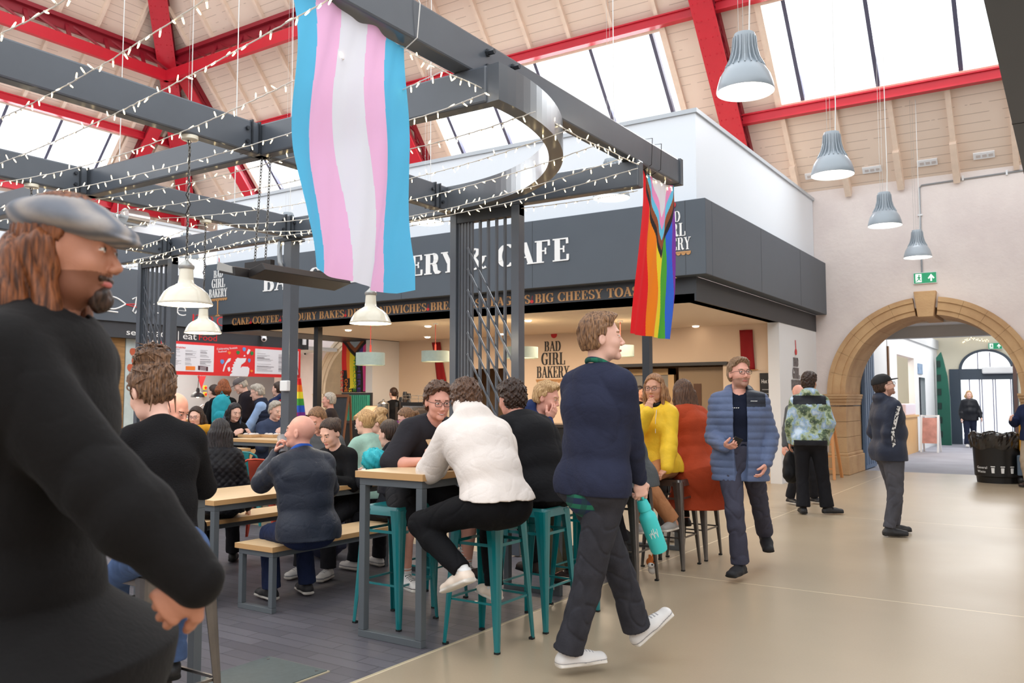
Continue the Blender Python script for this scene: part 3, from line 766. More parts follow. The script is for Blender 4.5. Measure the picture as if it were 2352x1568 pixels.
mb = MB()
for x in (-12.0, -9.4, -6.8, -4.35): mb.box((x, YF - .002, 3.14), (x + .006, YF, 4.15))
for y in (13.3, 15.6): mb.box((XF, y, 3.14), (XF + .002, y + .006, 4.15))
mb.build('panel_joint', M_LOWF, bs)
UX, UY = (1, 0, 0), (0, 0, 1)
serif_text('lettering', 'BAD GIRL BAKERY & CAFE', (-12.85, YF, 3.5), UX, UY, (0, -1, 0), .34, M_LETW, bs, width=6.72, T=.20, t=.06)
serif_text('menu_lettering', 'CAKE*COFFEE*SAVOURY BAKES*DELI SANDWICHES*BREAKFAST BAGELS*BIG CHEESY TOASTIES', (-13.95, 11.05, 2.925), UX, UY, (0, -1, 0), .135, M_TAN, bs, width=9.25, depth=.006, red=M_CHERRY, T=.2, t=.06)
def cake_logo(o, w, m, parent, nrm=(0, -1, 0), ux=(1, 0, 0), depth=.01, stand=True):
    """o = bottom centre of the cake stand plate; w = width of the widest word"""
    o = Vector(o); ux = Vector(ux); s = w
    def at(a, b): return o + ux * (a * s) + Vector((0, 0, b * s))
    serif_text('logo_lettering', 'BAKERY', at(-.5, .04), ux, UY, nrm, .30 * s, m, parent, width=s, depth=depth, t=.05)
    serif_text('logo_lettering', 'GIRL', at(-.36, .38), ux, UY, nrm, .32 * s, m, parent, width=.74 * s, depth=depth, t=.05)
    serif_text('logo_lettering', 'BAD', at(-.26, .74), ux, UY, nrm, .26 * s, m, parent, width=.52 * s, depth=depth, t=.05)
    n = Vector(nrm); f = lambda a, b, c: at(a, b) + n * c
    mb = MB(); mb.prism(_arc(.04, 1.17, .09, .09, 0, 345, 20), f, 0, depth); mb.prism([(.03, 1.22), (.05, 1.22), (.01, 1.52), (-.01, 1.52)], f, 0, depth)
    mb.build('cherry', M_CHERRY, parent)
    if stand:
        mb = MB(); mb.prism([(-.52, -.04), (.5, -.04), (.5, .0), (-.52, .0)], f, 0, depth)
        for k in range(8): mb.prism(_arc(-.45 + k * .127, -.035, .06, .06, 180, 360, 8), f, 0, depth)
        mb.prism([(-.02, -.6), (.02, -.6), (.03, -.05), (-.03, -.05)], f, 0, depth); mb.prism([(-.14, -.64), (.14, -.64), (.03, -.57), (-.03, -.57)], f, 0, depth)
        mb.build('cake_stand', M_TAN, parent)
cake_logo((-14.17, YF, 3.46), .56, M_LETW, bs)
cake_logo((-4.55, YF, 3.46), .56, M_LETW, bs)
struct(MB().box((-13.1, 11.05, 2.8), (-4.3, 17.5, 2.9)).build('ceiling_bakery', mat('warm_white_ceiling', (232, 214, 194), .7)))
struct(MB().box((-14.25, 11.05, 2.79), (-13.1, 17.5, 2.95)).build('trim_4', M_LOWF))
# interior walls with two door openings
mb = MB()
for a, b in ((-13.1, -11.1), (-10.1, -7.6), (-5.35, -4.3)): mb.box((a, 15.1, 0), (b, 15.25, 2.8))
for a, b in ((-11.1, -10.1), (-7.6, -5.35)): mb.box((a, 15.1, 2.12), (b, 15.25, 2.8))
struct(mb.build('wall_bakery_back', M_CREAMW))
struct(MB().box((-13.3, 14.2, 0), (-13.1, YB, 2.8)).build('wall_bakery_side', M_WHITE))
struct(MB().box((-4.48, 14.95, 0), (-4.28, YB, 2.8)).build('wall_bakery_right', M_WHITE))
struct(MB().box((-13.1, 16.6, 0), (-4.5, 16.75, 2.8)).build('wall_back_room', mat('back_room_tan', (176, 150, 122), .7)))
mb = MB(); mb.box((-7.7, 15.02, 2.08), (-5.25, 15.1, 2.14)); mb.box((-7.7, 15.02, 0), (-7.6, 15.1, 2.1)); struct(mb.build('trim_5', M_LOWF))
dr = thing('kitchen_door', 'pale oak door with glass panel standing open behind the bakery counter', 'door', (-7.0, 15.4, 0))
MB().box((-7.5, 15.4, 0), (-7.38, 15.5, 2.05)).box((-6.55, 15.4, 0), (-6.43, 15.5, 2.05)).box((-7.5, 15.4, 1.93), (-6.43, 15.5, 2.05)).box((-7.4, 15.4, 0), (-6.5, 15.5, .9)).build('door_leaf', mat('oak_door', (206, 172, 124), .5), dr)
MB().box((-7.38, 15.44, .9), (-6.55, 15.46, 1.93)).build('door_glass', mat('grey_door_glass', (150, 146, 136), .2), dr)
dr = thing('kitchen_door', 'tan door with narrow vertical vision panel at the right of the bakery back wall', 'door', (-5.8, 15.35, 0))
MB().box((-6.3, 15.32, 0), (-5.35, 15.38, 2.06)).build('door_leaf', mat('tan_door', (150, 128, 100), .5), dr)
MB().box((-6.0, 15.31, 1.0), (-5.85, 15.33, 1.75)).build('vision_panel', mat('brown_glass', (92, 62, 38), .3), dr)
lg = thing('wall_logo', 'black serif logo with red cherry over tan cake stand on the bakery back wall', 'wall lettering', (-8.97, 15.09, 1.8))
cake_logo((-8.95, 15.1, 1.87), .78, M_LETB, lg)
lg = thing('wall_logo', 'grey serif logo with red cherry on the white wall outside the bakery', 'wall lettering', (-4.28, 15.9, 1.9))
cake_logo((-4.275, 15.95, 1.6), .62, mat('grey_lettering', (120, 112, 112), .5), lg, nrm=(1, 0, 0), ux=(0, 1, 0), stand=False)
for (x0, x1, z0, z1, sk, lab) in ((-12.1, -11.86, 1.82, 2.74, .18, 'long deep red banner hanging slanted on the left of the bakery wall'), (-5.02, -4.78, 1.98, 2.7, .03, 'short deep red banner on the right end of the bakery wall')):
    b = thing('wall_banner', lab, 'banner', ((x0 + x1) / 2, 15.08, z0)); mb = MB(); n = 10
    V = []; F = []
    for i in range(n + 1):
        z = z1 + (z0 - z1) * i / n
        for j in range(7):
            a = j / 6; V.append((x0 + (x1 - x0) * a + sk * i / n, 15.06 + .012 * math.sin(a * 9 + i * .5), z))
    for i in range(n):
        for j in range(6): F.append((i * 7 + j, i * 7 + j + 1, (i + 1) * 7 + j + 1, (i + 1) * 7 + j))
    mb.add(V, F); o = mb.build('cloth', mat('deep_red_cloth', (146, 14, 22), .8), b, smooth=True, fixn=False)
    md = o.modifiers.new('thickness', 'SOLIDIFY'); md.thickness = .006
    MB().tube([(x0 - .06 + sk, 15.05, z0), (x1 + .06 + sk, 15.05, z0)], .008, 6).build('rod', M_TAN, b)
bb = thing('menu_board', 'small black hot drinks board at the right end of the bakery wall', 'board', (-4.45, 15.05, 1.4))
MB().box((-4.66, 15.03, 1.2), (-4.22 - .1, 15.08, 1.92)).build('board_panel', M_BLACK, bb)
sans_text('chalk_lettering', 'Hot Drinks', (-4.63, 15.03, 1.74), UX, UY, (0, -1, 0), .07, M_LETW, bb, width=.28)
mb = MB()
for k in range(5): mb.box((-4.62, 15.026, 1.62 - k * .07), (-4.62 + (.16 if k % 2 else .22), 15.03, 1.635 - k * .07))
mb.build('menu_lines', mat('chalk_grey', (150, 150, 150), .8), bb)

# thin posts carrying the bakery front
for x, lab in ((-11.75, 'slim black post under the left part of the bakery ceiling'), (-5.1, 'slim dark post under the right part of the bakery ceiling')):
    t = thing('bakery_post', lab, 'post', (x, 11.25, 0))
    MB().box((x - .055, 11.2, .012), (x + .055, 11.31, 2.8)).build('post_shaft', M_BLACK if x < -8 else M_DSTEEL, t)
    MB().box((x - .1, 11.15, 0), (x + .1, 11.36, .012)).build('base_plate', M_DSTEEL, t)
# counter
ct = thing('bakery_counter', 'long black fronted bakery serving counter with pale worktop', 'counter', (-8.4, 12.9, 0))
MB().box((-12.4, 12.6, 0), (-4.9, 13.3, .98)).build('counter_front', M_BLACK, ct)
MB().box((-12.45, 12.55, .98), (-4.85, 13.35, 1.03)).build('worktop', mat('dark_worktop', (60, 54, 50), .3), ct)
# downlights
for i, p in enumerate(((983, 748), (982, 773), (800, 757), (1213, 735), (1598, 748), (1155, 766), (1335, 753))):
    q = onz(p[0], p[1], 2.8)
    t = thing('downlight', 'small round recessed downlight in the bakery ceiling', 'light', tuple(q), 'downlights in the bakery ceiling')
    MB().lathe([(.07, -.006), (.085, -.002), (.085, 0), (.05, 0)], tuple(q), 20).build('trim_ring', M_WHITE, t, smooth=True)
    MB().lathe([(.062, -.004), (.056, -.018), (.035, -.026), (.0, -.028)], tuple(q), 20).build('lens', mat('downlight_glow', (255, 236, 214), .4, emit=(255, 232, 205), estr=7), t, smooth=True)
# drum shades on coral flex
M_DRUM = mat('pale_green_shade', (176, 192, 182), .7, var=.04, scale=20)
for i, (cx_, ctop, w, dep, lab) in enumerate(((851, 810, 66, 13.0, 'pale green drum pendant shade in front of the rainbow banner'), (1000, 806, 64, 15.1, 'pale green drum pendant shade left of the lattice post'),
        (1198, 797, 76, 14.6, 'pale green drum pendant shade seen behind the lattice post'), (1425, 793, 62, 14.6, 'pale green drum pendant shade behind the walking man in navy'))):
    p = atd(cx_, ctop, dep); r_ = w * dep / FPX / 2
    t = thing('drum_pendant', lab, 'pendant lamp', tuple(p)); x, y, z = p
    MB().lathe([(r_, 0), (r_, -.19), (r_ - .008, -.19), (r_ - .008, 0), (r_, 0)], tuple(p), 40, cap=False).lathe([(r_ - .01, -.19), (r_ + .004, -.19), (r_ + .004, -.18), (r_ - .01, -.18)], tuple(p), 40, cap=False).build('drum_shade', M_DRUM, t, smooth='auto')
    MB().lathe([(r_ - .01, -.175), (0, -.175)], tuple(p), 30, cap=False).build('diffuser', mat('shade_diffuser', (250, 240, 220), .6, emit=(255, 225, 180), estr=1.2), t)
    MB().tube([(x, y, z + .0), (x, y, z + .12)], .016, 8).tube([(x, y, z + .1), (x, y, 2.8)], .006, 6).build('flex', mat('coral_flex', (226, 84, 66), .5), t)
    MB().lathe([(.05, -.02), (.05, 0)], (x, y, 2.8), 16).build('ceiling_rose', M_WHITE, t)

# rainbow banner hanging by the stone arch
def pal(name, c): return mat(name, c, .75)
RB = dict(red=pal('flag_red', (232, 40, 44)), orange=pal('flag_orange', (248, 134, 30)), yellow=pal('flag_yellow', (246, 232, 60)), green=pal('flag_green', (70, 166, 66)),
          blue=pal('flag_blue', (46, 98, 208)), purple=pal('flag_purple', (128, 50, 150)), black=pal('flag_black', (36, 32, 34)), brown=pal('flag_brown', (146, 84, 52)),
          tblue=pal('flag_light_blue', (110, 202, 240)), tpink=pal('flag_pink', (246, 160, 208)), white=pal('flag_white', (240, 238, 242)), indigo=pal('flag_indigo', (80, 62, 150)), magenta=pal('flag_magenta', (236, 84, 160)))
rbx = thing('welcome_banner', 'rainbow banner with dark vertical lettering hanging beside the pale stone arch', 'banner', (-13.9, 14.4, 1.7))
A0 = onY(787, 776, 14.3); A1 = onY(846, 779, 14.3); Zb = onY(800, 901, 14.3).z
bx0, bx1, bz1, bz0 = A0.x, A1.x, 2.78, Zb
def ripple(a, b): return 14.3 + .03 * math.sin(a * 14) * (.3 + b) - .02 * math.sin(b * 5)
def cloth_grid(name, colf, P, nu, nv, parent, mats, thick=.004):
    V = [P(i / nu, j / nv) for j in range(nv + 1) for i in range(nu + 1)]; F = []; mi = []
    for j in range(nv):
        for i in range(nu):
            F.append((j * (nu + 1) + i, j * (nu + 1) + i + 1, (j + 1) * (nu + 1) + i + 1, (j + 1) * (nu + 1) + i)); mi.append(colf((i + .5) / nu, (j + .5) / nv))
    me = bpy.data.meshes.new(name); me.from_pydata([tuple(v) for v in V], [], F)
    me.polygons.foreach_set('material_index', mi); me.polygons.foreach_set('use_smooth', [True] * len(F)); me.update()
    o = link_mesh(name, me, mats, parent)
    if thick: md = o.modifiers.new('thickness', 'SOLIDIFY'); md.thickness = thick
    return o
cols = ['red', 'orange', 'yellow', 'green', 'indigo', 'magenta']
ends = [.56, .72, .92, .32, .35, .98]
def bcol(a, b):
    k = min(5, int(a * 6)); ctr = .55; d = abs(a - .5) + b / .30 * .5
    if b < .30 - .6 * abs(a - .5) * 1.0 and d < .5:
        if d < .22: return 8
        if d < .36: return 7
        return 6
    if b > ends[k]: return 6
    return k
cloth_grid('banner_cloth', bcol, lambda a, b: (bx0 + (bx1 - bx0) * a, ripple(a, b), bz1 + (bz0 - bz1) * b), 60, 50, rbx, [RB[c] for c in cols] + [RB['black'], RB['brown'], mat('pale_grey_blue', (170, 190, 205), .7)], 0)
bw_ = (bx1 - bx0); hh = bz1 - bz0
for k, (wd, col, z_) in enumerate((('EVERY', 'red', .57), ('ONE', 'orange', .73), ('IS', 'yellow', .93), ('WELCOME', 'green', .34), ('HERE', 'indigo', .45))):
    L = hh * (.985 - z_) * (1.0 if k != 2 else 1)
    x0 = bx0 + bw_ * (k / 6 + .155)
    if k == 2: L = hh * .075; 
    # mirrored, reading downwards, as seen from behind the cloth
    sans_text('banner_lettering', wd, (x0 - bw_ * .135, 14.235, bz1 - hh * z_ if k != 2 else bz1 - hh * .905), (0, 0, -1), (1, 0, 0), (0, -1, 0), bw_ * .115, RB[col], rbx, width=L)
MB().tube([(bx0 - .05, 14.3, 2.785), (bx1 + .05, 14.3, 2.785)], .01, 6).build('banner_rod', M_BLACK, rbx)
# teal corrugated screen, chalkboard, crates
tp = thing('corrugated_screen', 'teal green corrugated metal screen below the rainbow banner', 'screen', (-12.9, 13.5, 0))
mb = MB(); a = onY(783, 950, 13.5).x; b = onY(846, 950, 13.5).x
for k in range(14):
    x = a + (b - a) * k / 14; w = (b - a) / 14; mb.box((x, 13.5, 0), (x + w * .55, 13.53, 1.55)); mb.box((x + w * .5, 13.52, 0), (x + w, 13.54, 1.55))
mb.build('corrugated_sheet', mat('teal_sheet', (62, 158, 132), .5), tp); MB().box((a - .03, 13.545, 0), (b + .03, 13.6, 1.6)).build('frame', M_LOWF, tp)
cb = thing('chalkboard', 'tall black A-frame lunch chalkboard with brown wooden frame by the bakery', 'chalkboard', (-10.4, 11.0, 0))
q0 = onY(757, 990, 11.1).x; q1 = onY(792, 990, 11.1).x
mb = MB(); H_ = 1.52
for x in (q0, q1): mb.beam((x, 10.95, 0), (x + .06, 11.12, H_), .035, .03); mb.beam((x, 11.3, 0), (x + .06, 11.16, H_), .035, .03)
mb.beam((q0 + .06, 11.12, H_), (q1 + .06, 11.12, H_), .035, .05); mb.beam((q0, 10.96, .12), (q1, 10.96, .12), .035, .05); mb.build('wood_frame', mat('brown_wood', (116, 72, 44), .6), cb)
V = [(q0 + .01, 10.965, .14), (q1 - .01, 10.965, .14), (q1 + .05, 11.12, H_ - .02), (q0 + .07, 11.12, H_ - .02)]; V += [(x, y + .015, z) for x, y, z in V]
MB().add(V, [(0, 1, 2, 3), (7, 6, 5, 4), (0, 4, 5, 1), (1, 5, 6, 2), (2, 6, 7, 3), (3, 7, 4, 0)]).build('slate', mat('slate_board', (44, 46, 50), .7, var=.15, scale=8), cb)
uy = Vector((.06, .16, 1.4)).normalized(); 
def cbp(u, z): 
    f = z / 1.4; return (q0 + .03 + u * (q1 - q0) + .06 * f, 10.955 + .16 * f, z)
M_CHALK = mat('chalk', (214, 214, 210), .9)
sans_text('chalk_lettering', 'Lunch', cbp(.22, 1.33), UX, uy, (0, -1, 0), .08, M_CHALK, cb, width=.2)
sans_text('chalk_lettering', 'Butternut', cbp(.04, 1.2), UX, uy, (0, -1, 0), .06, M_CHALK, cb, width=.27)
mb = MB(); random.seed(3)
for k in range(22):
    z = 1.12 - k * .042
    if k % 5 == 4: continue
    u0 = .02 + random.random() * .1; u1 = .55 + random.random() * .3; A, B = cbp(u0, z), cbp(u1, z)
    n = random.randint(3, 6)
    for i in range(n):
        a_, b_ = i / n, (i + .75) / n
        mb.box((A[0] + (B[0] - A[0]) * a_, A[1] - .003, z), (A[0] + (B[0] - A[0]) * b_, A[1], z + (.022 if k % 5 == 0 else .012)))
mb.build('chalk_lines', mat('chalk_grey', (0, 0, 0)), cb)

M_CARD = mat('kraft_card', (196, 160, 118), .7); M_STN = mat('stainless_steel', (176, 176, 174), .25, .9); M_GLS = mat('dark_glass', (58, 52, 50), .1)
# counter top objects
def at13(px, py, Y=12.95): return onY(px, py, Y)
WT = 1.03
ur = thing('drinks_urn', 'tall stainless steel drinks dispenser on the bakery counter left of the barista', 'urn', tuple(at13(878, 950)))
x = at13(880, 950).x
MB().lathe([(.0, 0), (.10, 0), (.12, .03), (.12, .34), (.10, .36), (.05, .39), (.02, .4), (.02, .43), (0, .43)], (x, 12.95, WT), 28).build('urn_body', M_STN, ur, smooth='auto')
MB().tube([(x, 12.82, WT + .08), (x, 12.76, WT + .08), (x, 12.76, WT + .05)], .01, 8).build('tap', M_BLACK, ur)
em = thing('coffee_machine', 'stainless and black espresso machine with cup rail behind the barista', 'coffee machine', tuple((at13(965, 950).x, 13.0, WT)))
xa, xb = at13(935, 950).x, at13(1010, 950).x
MB().box((xa, 12.8, WT + .04), (xb, 13.2, WT + .34)).build('machine_body', M_STN, em, bevel=.03)
MB().box((xa - .02, 12.78, WT + .3), (xb + .02, 13.22, WT + .37)).box((xa + .03, 12.84, WT), (xa + .08, 12.9, WT + .04)).box((xb - .08, 12.84, WT), (xb - .03, 12.9, WT + .04)).box((xa + .03, 13.1, WT), (xa + .08, 13.16, WT + .04)).box((xb - .08, 13.1, WT), (xb - .03, 13.16, WT + .04)).build('machine_top', M_BLACK, em)
mb = MB()
for z in (.44, .5): mb.tube([(xa, 12.8, WT + z), (xb, 12.8, WT + z), (xb, 13.2, WT + z), (xa, 13.2, WT + z)], .006, 6, closed=True)
for xx in np.linspace(xa, xb, 5): mb.tube([(xx, 12.8, WT + .36), (xx, 12.8, WT + .5)], .005, 6)
mb.build('cup_rail', M_STN, em)
gr = thing('coffee_grinder', 'small black coffee grinder on top of the espresso machine rail', 'grinder', (xb - .15, 13.0, WT + .37))
MB().lathe([(.07, 0), (.07, .12), (.05, .14), (.08, .2), (.08, .22), (0, .25)], (xb - .15, 13.0, WT + .37), 18).build('hopper', M_BLACK, gr, smooth='auto')
# stacks of paper cups
random.seed(5)
xs = at13(905, 900).x
for k in range(7):
    xx = xs + (k % 4) * .1; yy = 13.05 + (k // 4) * .12; hgt = [.30, .42, .5, .34, .28, .38, .46][k]
    t = thing('cup_stack', 'tall stack of dark takeaway cups behind the barista', 'cups', (xx, yy, WT), 'stacks of takeaway cups on the bakery counter')
    mb = MB(); n = int(hgt / .035)
    for i in range(n): mb.lathe([(.031, i * .035), (.041, i * .035 + .03), (.043, i * .035 + .035)], (xx, yy, WT), 14)
    mb.build('cups', mat('grey_brown_cups', (92, 80, 72), .6), t, smooth='auto')
    mb = MB(); mb.lathe([(.045, n * .035), (.045, n * .035 + .05), (.035, n * .035 + .09), (0, n * .035 + .09)], (xx, yy, WT), 14); mb.build('top_cup', M_BLACK, t, smooth='auto')
# bread crates
for i, (px, py, lab) in enumerate(((822, 940, 'tilted kraft display crate of baked goods, left one on the bakery counter'), (850, 945, 'tilted kraft display crate with papers, right one on the bakery counter'))):
    x = at13(px, py, 12.7).x; t = thing('display_crate', lab, 'crate', (x, 12.7, WT)); mb = MB(); y0 = 12.58
    w = .34 if i == 0 else .22
    P = [(y0, WT), (y0 + .38, WT), (y0 + .38, WT + .3), (y0, WT + .08)]
    mb.prism(P, lambda a, b, c: (x + c, a, b), -.01, .01); mb.prism(P, lambda a, b, c: (x + w + c, a, b), -.01, .01)
    mb.box((x, y0, WT), (x + w, y0 + .02, WT + .09)); mb.box((x, y0 + .36, WT), (x + w, y0 + .38, WT + .3)); mb.box((x, y0, WT), (x + w, y0 + .38, WT + .015))
    mb.build('crate', M_CARD, t)
    MB().add([(x + .02, y0 + .03, WT + .09), (x + w - .02, y0 + .03, WT + .09), (x + w - .02, y0 + .35, WT + .29), (x + .02, y0 + .35, WT + .29), (x + .02, y0 + .03, WT + .06), (x + w - .02, y0 + .03, WT + .06), (x + w - .02, y0 + .35, WT + .26), (x + .02, y0 + .35, WT + .26)], [(0, 1, 2, 3), (7, 6, 5, 4), (0, 4, 5, 1), (1, 5, 6, 2), (2, 6, 7, 3), (3, 7, 4, 0)]).build('paper_bags', mat('paper_bag', (212, 190, 158), .8, var=.12, scale=14), t)
t = thing('counter_sign', 'low black counter sign with white letters at the end of the bakery counter', 'sign', (at13(812, 960).x, 12.5, WT - .1))
x = at13(812, 960, 12.5).x
MB().box((x, 12.5, .82), (x + .42, 12.53, 1.02)).build('sign_panel', M_BLACK, t); sans_text('lettering', 'SALADS', (x + .04, 12.5, .87), UX, UY, (0, -1, 0), .09, M_LETW, t, width=.34)
# glass cake cabinet
cab = thing('cake_cabinet', 'low curved glass cake cabinet with black trim at the middle of the counter', 'cabinet', (at13(975, 960).x, 12.7, WT))
x = at13(955, 960, 12.65).x
mb = MB(); P = [(12.56, 0), (12.56, .12), (12.62, .22), (12.72, .27), (12.76, .27), (12.76, 0)]
MB().prism(P, lambda a, b, c: (x + c, a, WT + b), 0, .55).build('glass_hood', M_GLS, cab); MB().box((x - .02, 12.56, WT), (x, 12.78, WT + .28)).box((x + .55, 12.56, WT), (x + .57, 12.78, WT + .28)).build('end_panel', M_STN, cab)
cm = thing('card_machine', 'white hygiene dispenser on the fish stall counter', 'dispenser', (-16.9, 14.6, 1.0))

# ------------------------------------------------------------- fish stall
XS = -17.0
UXf = (0, 1, 0); NF = (1, 0, 0)
fs = thing('fish_stall_fascia', 'dark slate fish stall sign fascia with white and red lettering on the left', 'sign', (XS, 10, 2.8))
MB().box((XS - .3, 2.0, 3.12), (XS, YB - .02, 4.28)).build('upper_fascia', M_SLATE, fs)
MB().box((XS - .4, 2.0, 2.78), (XS - .06, 16.0, 3.12)).build('lower_fascia', M_LOWF, fs)
f3 = lambda y, z: (XS, y, z)
sans_text('lettering', 'the', (XS, 11.3, 3.36), UXf, UY, NF, .36, M_LETW, fs, width=.86, bold=-.02)
sans_text('lettering', 'red', (XS, 12.28, 3.2), UXf, UY, NF, .38, M_CHERRY, fs, width=.95, bold=-.02)
sans_text('lettering', 'fish', (XS, 13.35, 3.2), UXf, UY, NF, .38, M_CHERRY, fs, width=.9, bold=-.02)
sans_text('lettering', 'art', (XS, 7.9, 3.3), UXf, UY, NF, .34, mat('mint_lettering', (190, 226, 196), .5), fs, width=.5, bold=-.03)
sans_text('small_lettering', 'sea', (XS - .06, 10.74, 2.85), UXf, UY, NF, .13, M_LETW, fs, width=.34)
sans_text('small_lettering', 'shack', (XS - .06, 11.2, 2.85), UXf, UY, NF, .17, M_LETW, fs, width=.62)
sans_text('small_lettering', '|', (XS - .06, 12.0, 2.85), UXf, UY, NF, .17, M_LETW, fs)
sans_text('small_lettering', 'eat', (XS - .06, 12.14, 2.84), UXf, UY, NF, .16, M_LETW, fs, width=.36)
sans_text('small_lettering', 'Food', (XS - .06, 12.56, 2.84), UXf, UY, NF, .15, M_CHERRY, fs, width=.5)
# white line drawing of a fish
def ln(pts, r, m, name='fish_drawing'):
    mb = MB()
    for P in pts: mb.tube([(XS + .004, y, z) for y, z in P], r, 5)
    return mb.build(name, m, fs)
ln([[(10.05 + .62 * t, 3.5 + .13 * math.sin(PI * t)) for t in np.linspace(0, 1, 12)], [(10.05 + .62 * t, 3.5 - .13 * math.sin(PI * t)) for t in np.linspace(0, 1, 12)],
    [(10.2, 3.6), (10.3, 3.5), (10.2, 3.42)], [(10.82, 3.62), (10.92, 3.68), (10.9, 3.5), (10.84, 3.36), (10.9, 3.32), (10.95, 3.4)], [(10.25, 3.32), (10.5, 3.31)]], .016, M_LETW)
ln([[(9.95, 3.5), (10.12, 3.5)], [(9.95, 3.54), (10.12, 3.52)], [(10.68, 3.5), (10.98, 3.53)], [(10.68, 3.49), (10.98, 3.45)]], .01, M_CHERRY, 'red_stroke')
fw = thing('stall_parapet', 'white boxed parapet above the fish stall sign', 'wall', (XS, 10, 4.3))
MB().box((XS - .4, 2, 4.28), (XS - .15, YB - .02, 5.4)).build('parapet_panel', MATS['white_parapet'], fw)
MB().box((XS - .43, 2, 5.4), (XS - .12, YB - .02, 5.46)).build('coping', MATS['grey_coping'], fw)
# menu board
mn = thing('menu_sign', 'red hanging menu sign with white panels and a white map over the fish counter', 'sign', (XS, 13.6, 2.0))
YA, YZ, ZA, ZZ = 11.56, 15.7, 2.02, 2.78
MB().box((XS - .08, YA, ZA), (XS - .03, YZ, ZZ)).build('sign_panel', mat('signal_red', (222, 44, 46), .45), mn)
M_PAP = mat('menu_white', (228, 228, 234), .5)
PX = XS - .03
for nm, (a, b) in (('menu_panel', (11.66, 11.74)), ('menu_panel', (11.8, 12.98)), ('menu_panel', (14.2, 15.62))):
    MB().box((PX, a, 2.1), (PX + .006, b, 2.72)).build(nm, M_PAP, mn)
M_TXT = mat('menu_text_grey', (120, 116, 124), .6)
random.seed(11); mb = MB()
for (c0, c1) in ((11.86, 12.12), (12.2, 12.5), (12.6, 12.92), (14.26, 14.8), (14.95, 15.5)):
    z = 2.6
    while z > (2.24 if c0 < 13 else 2.14):
        if random.random() > .2:
            w = (c1 - c0) * random.uniform(.4, 1); mb.box((PX + .006, c0, z), (PX + .008, c0 + w, z + (.014 if random.random() < .25 else .006)))
        z -= .022
mb.build('menu_text', M_TXT, mn)
sans_text('menu_heading', 'menu', (PX + .006, 11.95, 2.62), UXf, UY, NF, .06, MATS['signal_red'], mn, width=.24)
def py_(name, poly, m, d=.008, base=None):
    base = PX if base is None else base
    mb = MB()
    for P in poly: mb.prism(P, lambda a, b, c: (base + c, a, b), 0, d)
    return mb.build(name, m, mn)
py_('orange_card', [[(12.22, 2.13), (12.47, 2.13), (12.47, 2.22), (12.22, 2.22)]], mat('menu_orange', (236, 130, 50), .5), .01)
py_('maroon_card', [[(12.55, 2.14), (12.82, 2.12), (12.82, 2.22), (12.55, 2.24)]], mat('menu_maroon', (74, 28, 40), .5), .01)
for k, z in enumerate((2.14, 2.17, 2.2)): py_('card_text', [[(12.6, z), (12.77, z - .004), (12.77, z + .006), (12.6, z + .01)]], M_PAP, .011)
# simple map silhouette
mp_ = [(13.45, 2.02), (13.98, 2.02), (14.02, 2.1), (14.03, 2.22), (13.98, 2.26), (13.82, 2.26), (13.76, 2.22), (13.78, 2.3), (13.9, 2.38), (13.93, 2.47), (13.75, 2.46), (13.66, 2.47), (13.64, 2.44), (13.6, 2.42), (13.62, 2.38), (13.56, 2.36), (13.58, 2.32), (13.53, 2.3), (13.55, 2.25), (13.5, 2.22), (13.53, 2.17), (13.48, 2.12), (13.53, 2.1), (13.46, 2.06)]
py_('map_shape', [mp_, [(13.34, 2.36), (13.4, 2.44), (13.47, 2.45), (13.45, 2.38), (13.36, 2.33), (13.31, 2.24), (13.27, 2.12), (13.24, 2.13), (13.28, 2.26), (13.31, 2.32)], [(13.38, 2.22), (13.44, 2.24), (13.46, 2.16), (13.42, 2.12), (13.39, 2.16)], [(13.94, 2.6), (13.99, 2.7), (14.05, 2.68), (14.0, 2.58), (13.96, 2.56)], [(13.84, 2.51), (13.88, 2.55), (13.9, 2.51)]], M_PAP)
def blob(c, r, e=1.0): return [(c[0] + r * math.cos(t) * e, c[1] + r * math.sin(t) * (1 + .15 * math.sin(3 * t))) for t in np.linspace(0, 2 * PI, 12, endpoint=False)]
py_('blue_sea_shape', [blob((13.86, 2.69), .05), blob((13.22, 2.36), .055), blob((14.02, 2.42), .05, .8)], mat('menu_blue', (96, 150, 210), .5))
py_('green_sea_shape', [blob((13.68, 2.6), .045, 1.2), blob((14.1, 2.6), .05)], mat('menu_green', (40, 130, 66), .5))
py_('orange_sea_shape', [blob((13.42, 2.58), .035, 1.2), blob((14.1, 2.16), .03, 1.4)], MATS['menu_orange'])
sans_text('menu_heading', 'Celebrating Scottish', (PX, 13.06, 2.63), (0, .99, .1), (0, -.1, .99), NF, .05, M_PAP, mn, width=.6)
sans_text('menu_heading', 'Seafood', (PX, 13.1, 2.57), (0, .99, .1), (0, -.1, .99), NF, .045, M_PAP, mn, width=.24)
# kitchen behind
struct(MB().box((-20.2, 11.0, 0), (-20.1, YB, 2.8)).build('wall_kitchen', mat('kitchen_grey', (150, 152, 156), .35)))
struct(MB().box((-20.1, 10.9, 0), (XS - .5, 11.0, 2.8)).box((-20.09, 11.0, 0), (-20.0, 13.4, 2.8)).build('wall_kitchen_white', M_WHITE))
struct(MB().box((-20.2, 2, 2.8), (XS - .4, 17.4, 2.9)).build('ceiling_kitchen', M_WHITE))
struct(MB().box((XS - .35, 9.95, 0), (XS - .25, 10.85, 2.78)).build('wall_plank', mat('amber_planks', (156, 118, 70), .6, var=.25, scale=3, stretch=(1, 1, 9))))
mu = thing('mural_panel', 'pale blue mural panel with orange fish scale shapes left of the fish menu', 'panel', (XS - .3, 11.1, 0))
MB().box((XS - .35, 10.87, 0), (XS - .25, 11.5, 2.78)).build('panel', mat('pale_aqua', (186, 200, 200), .6, var=.1, scale=5), mu)
mb = MB()
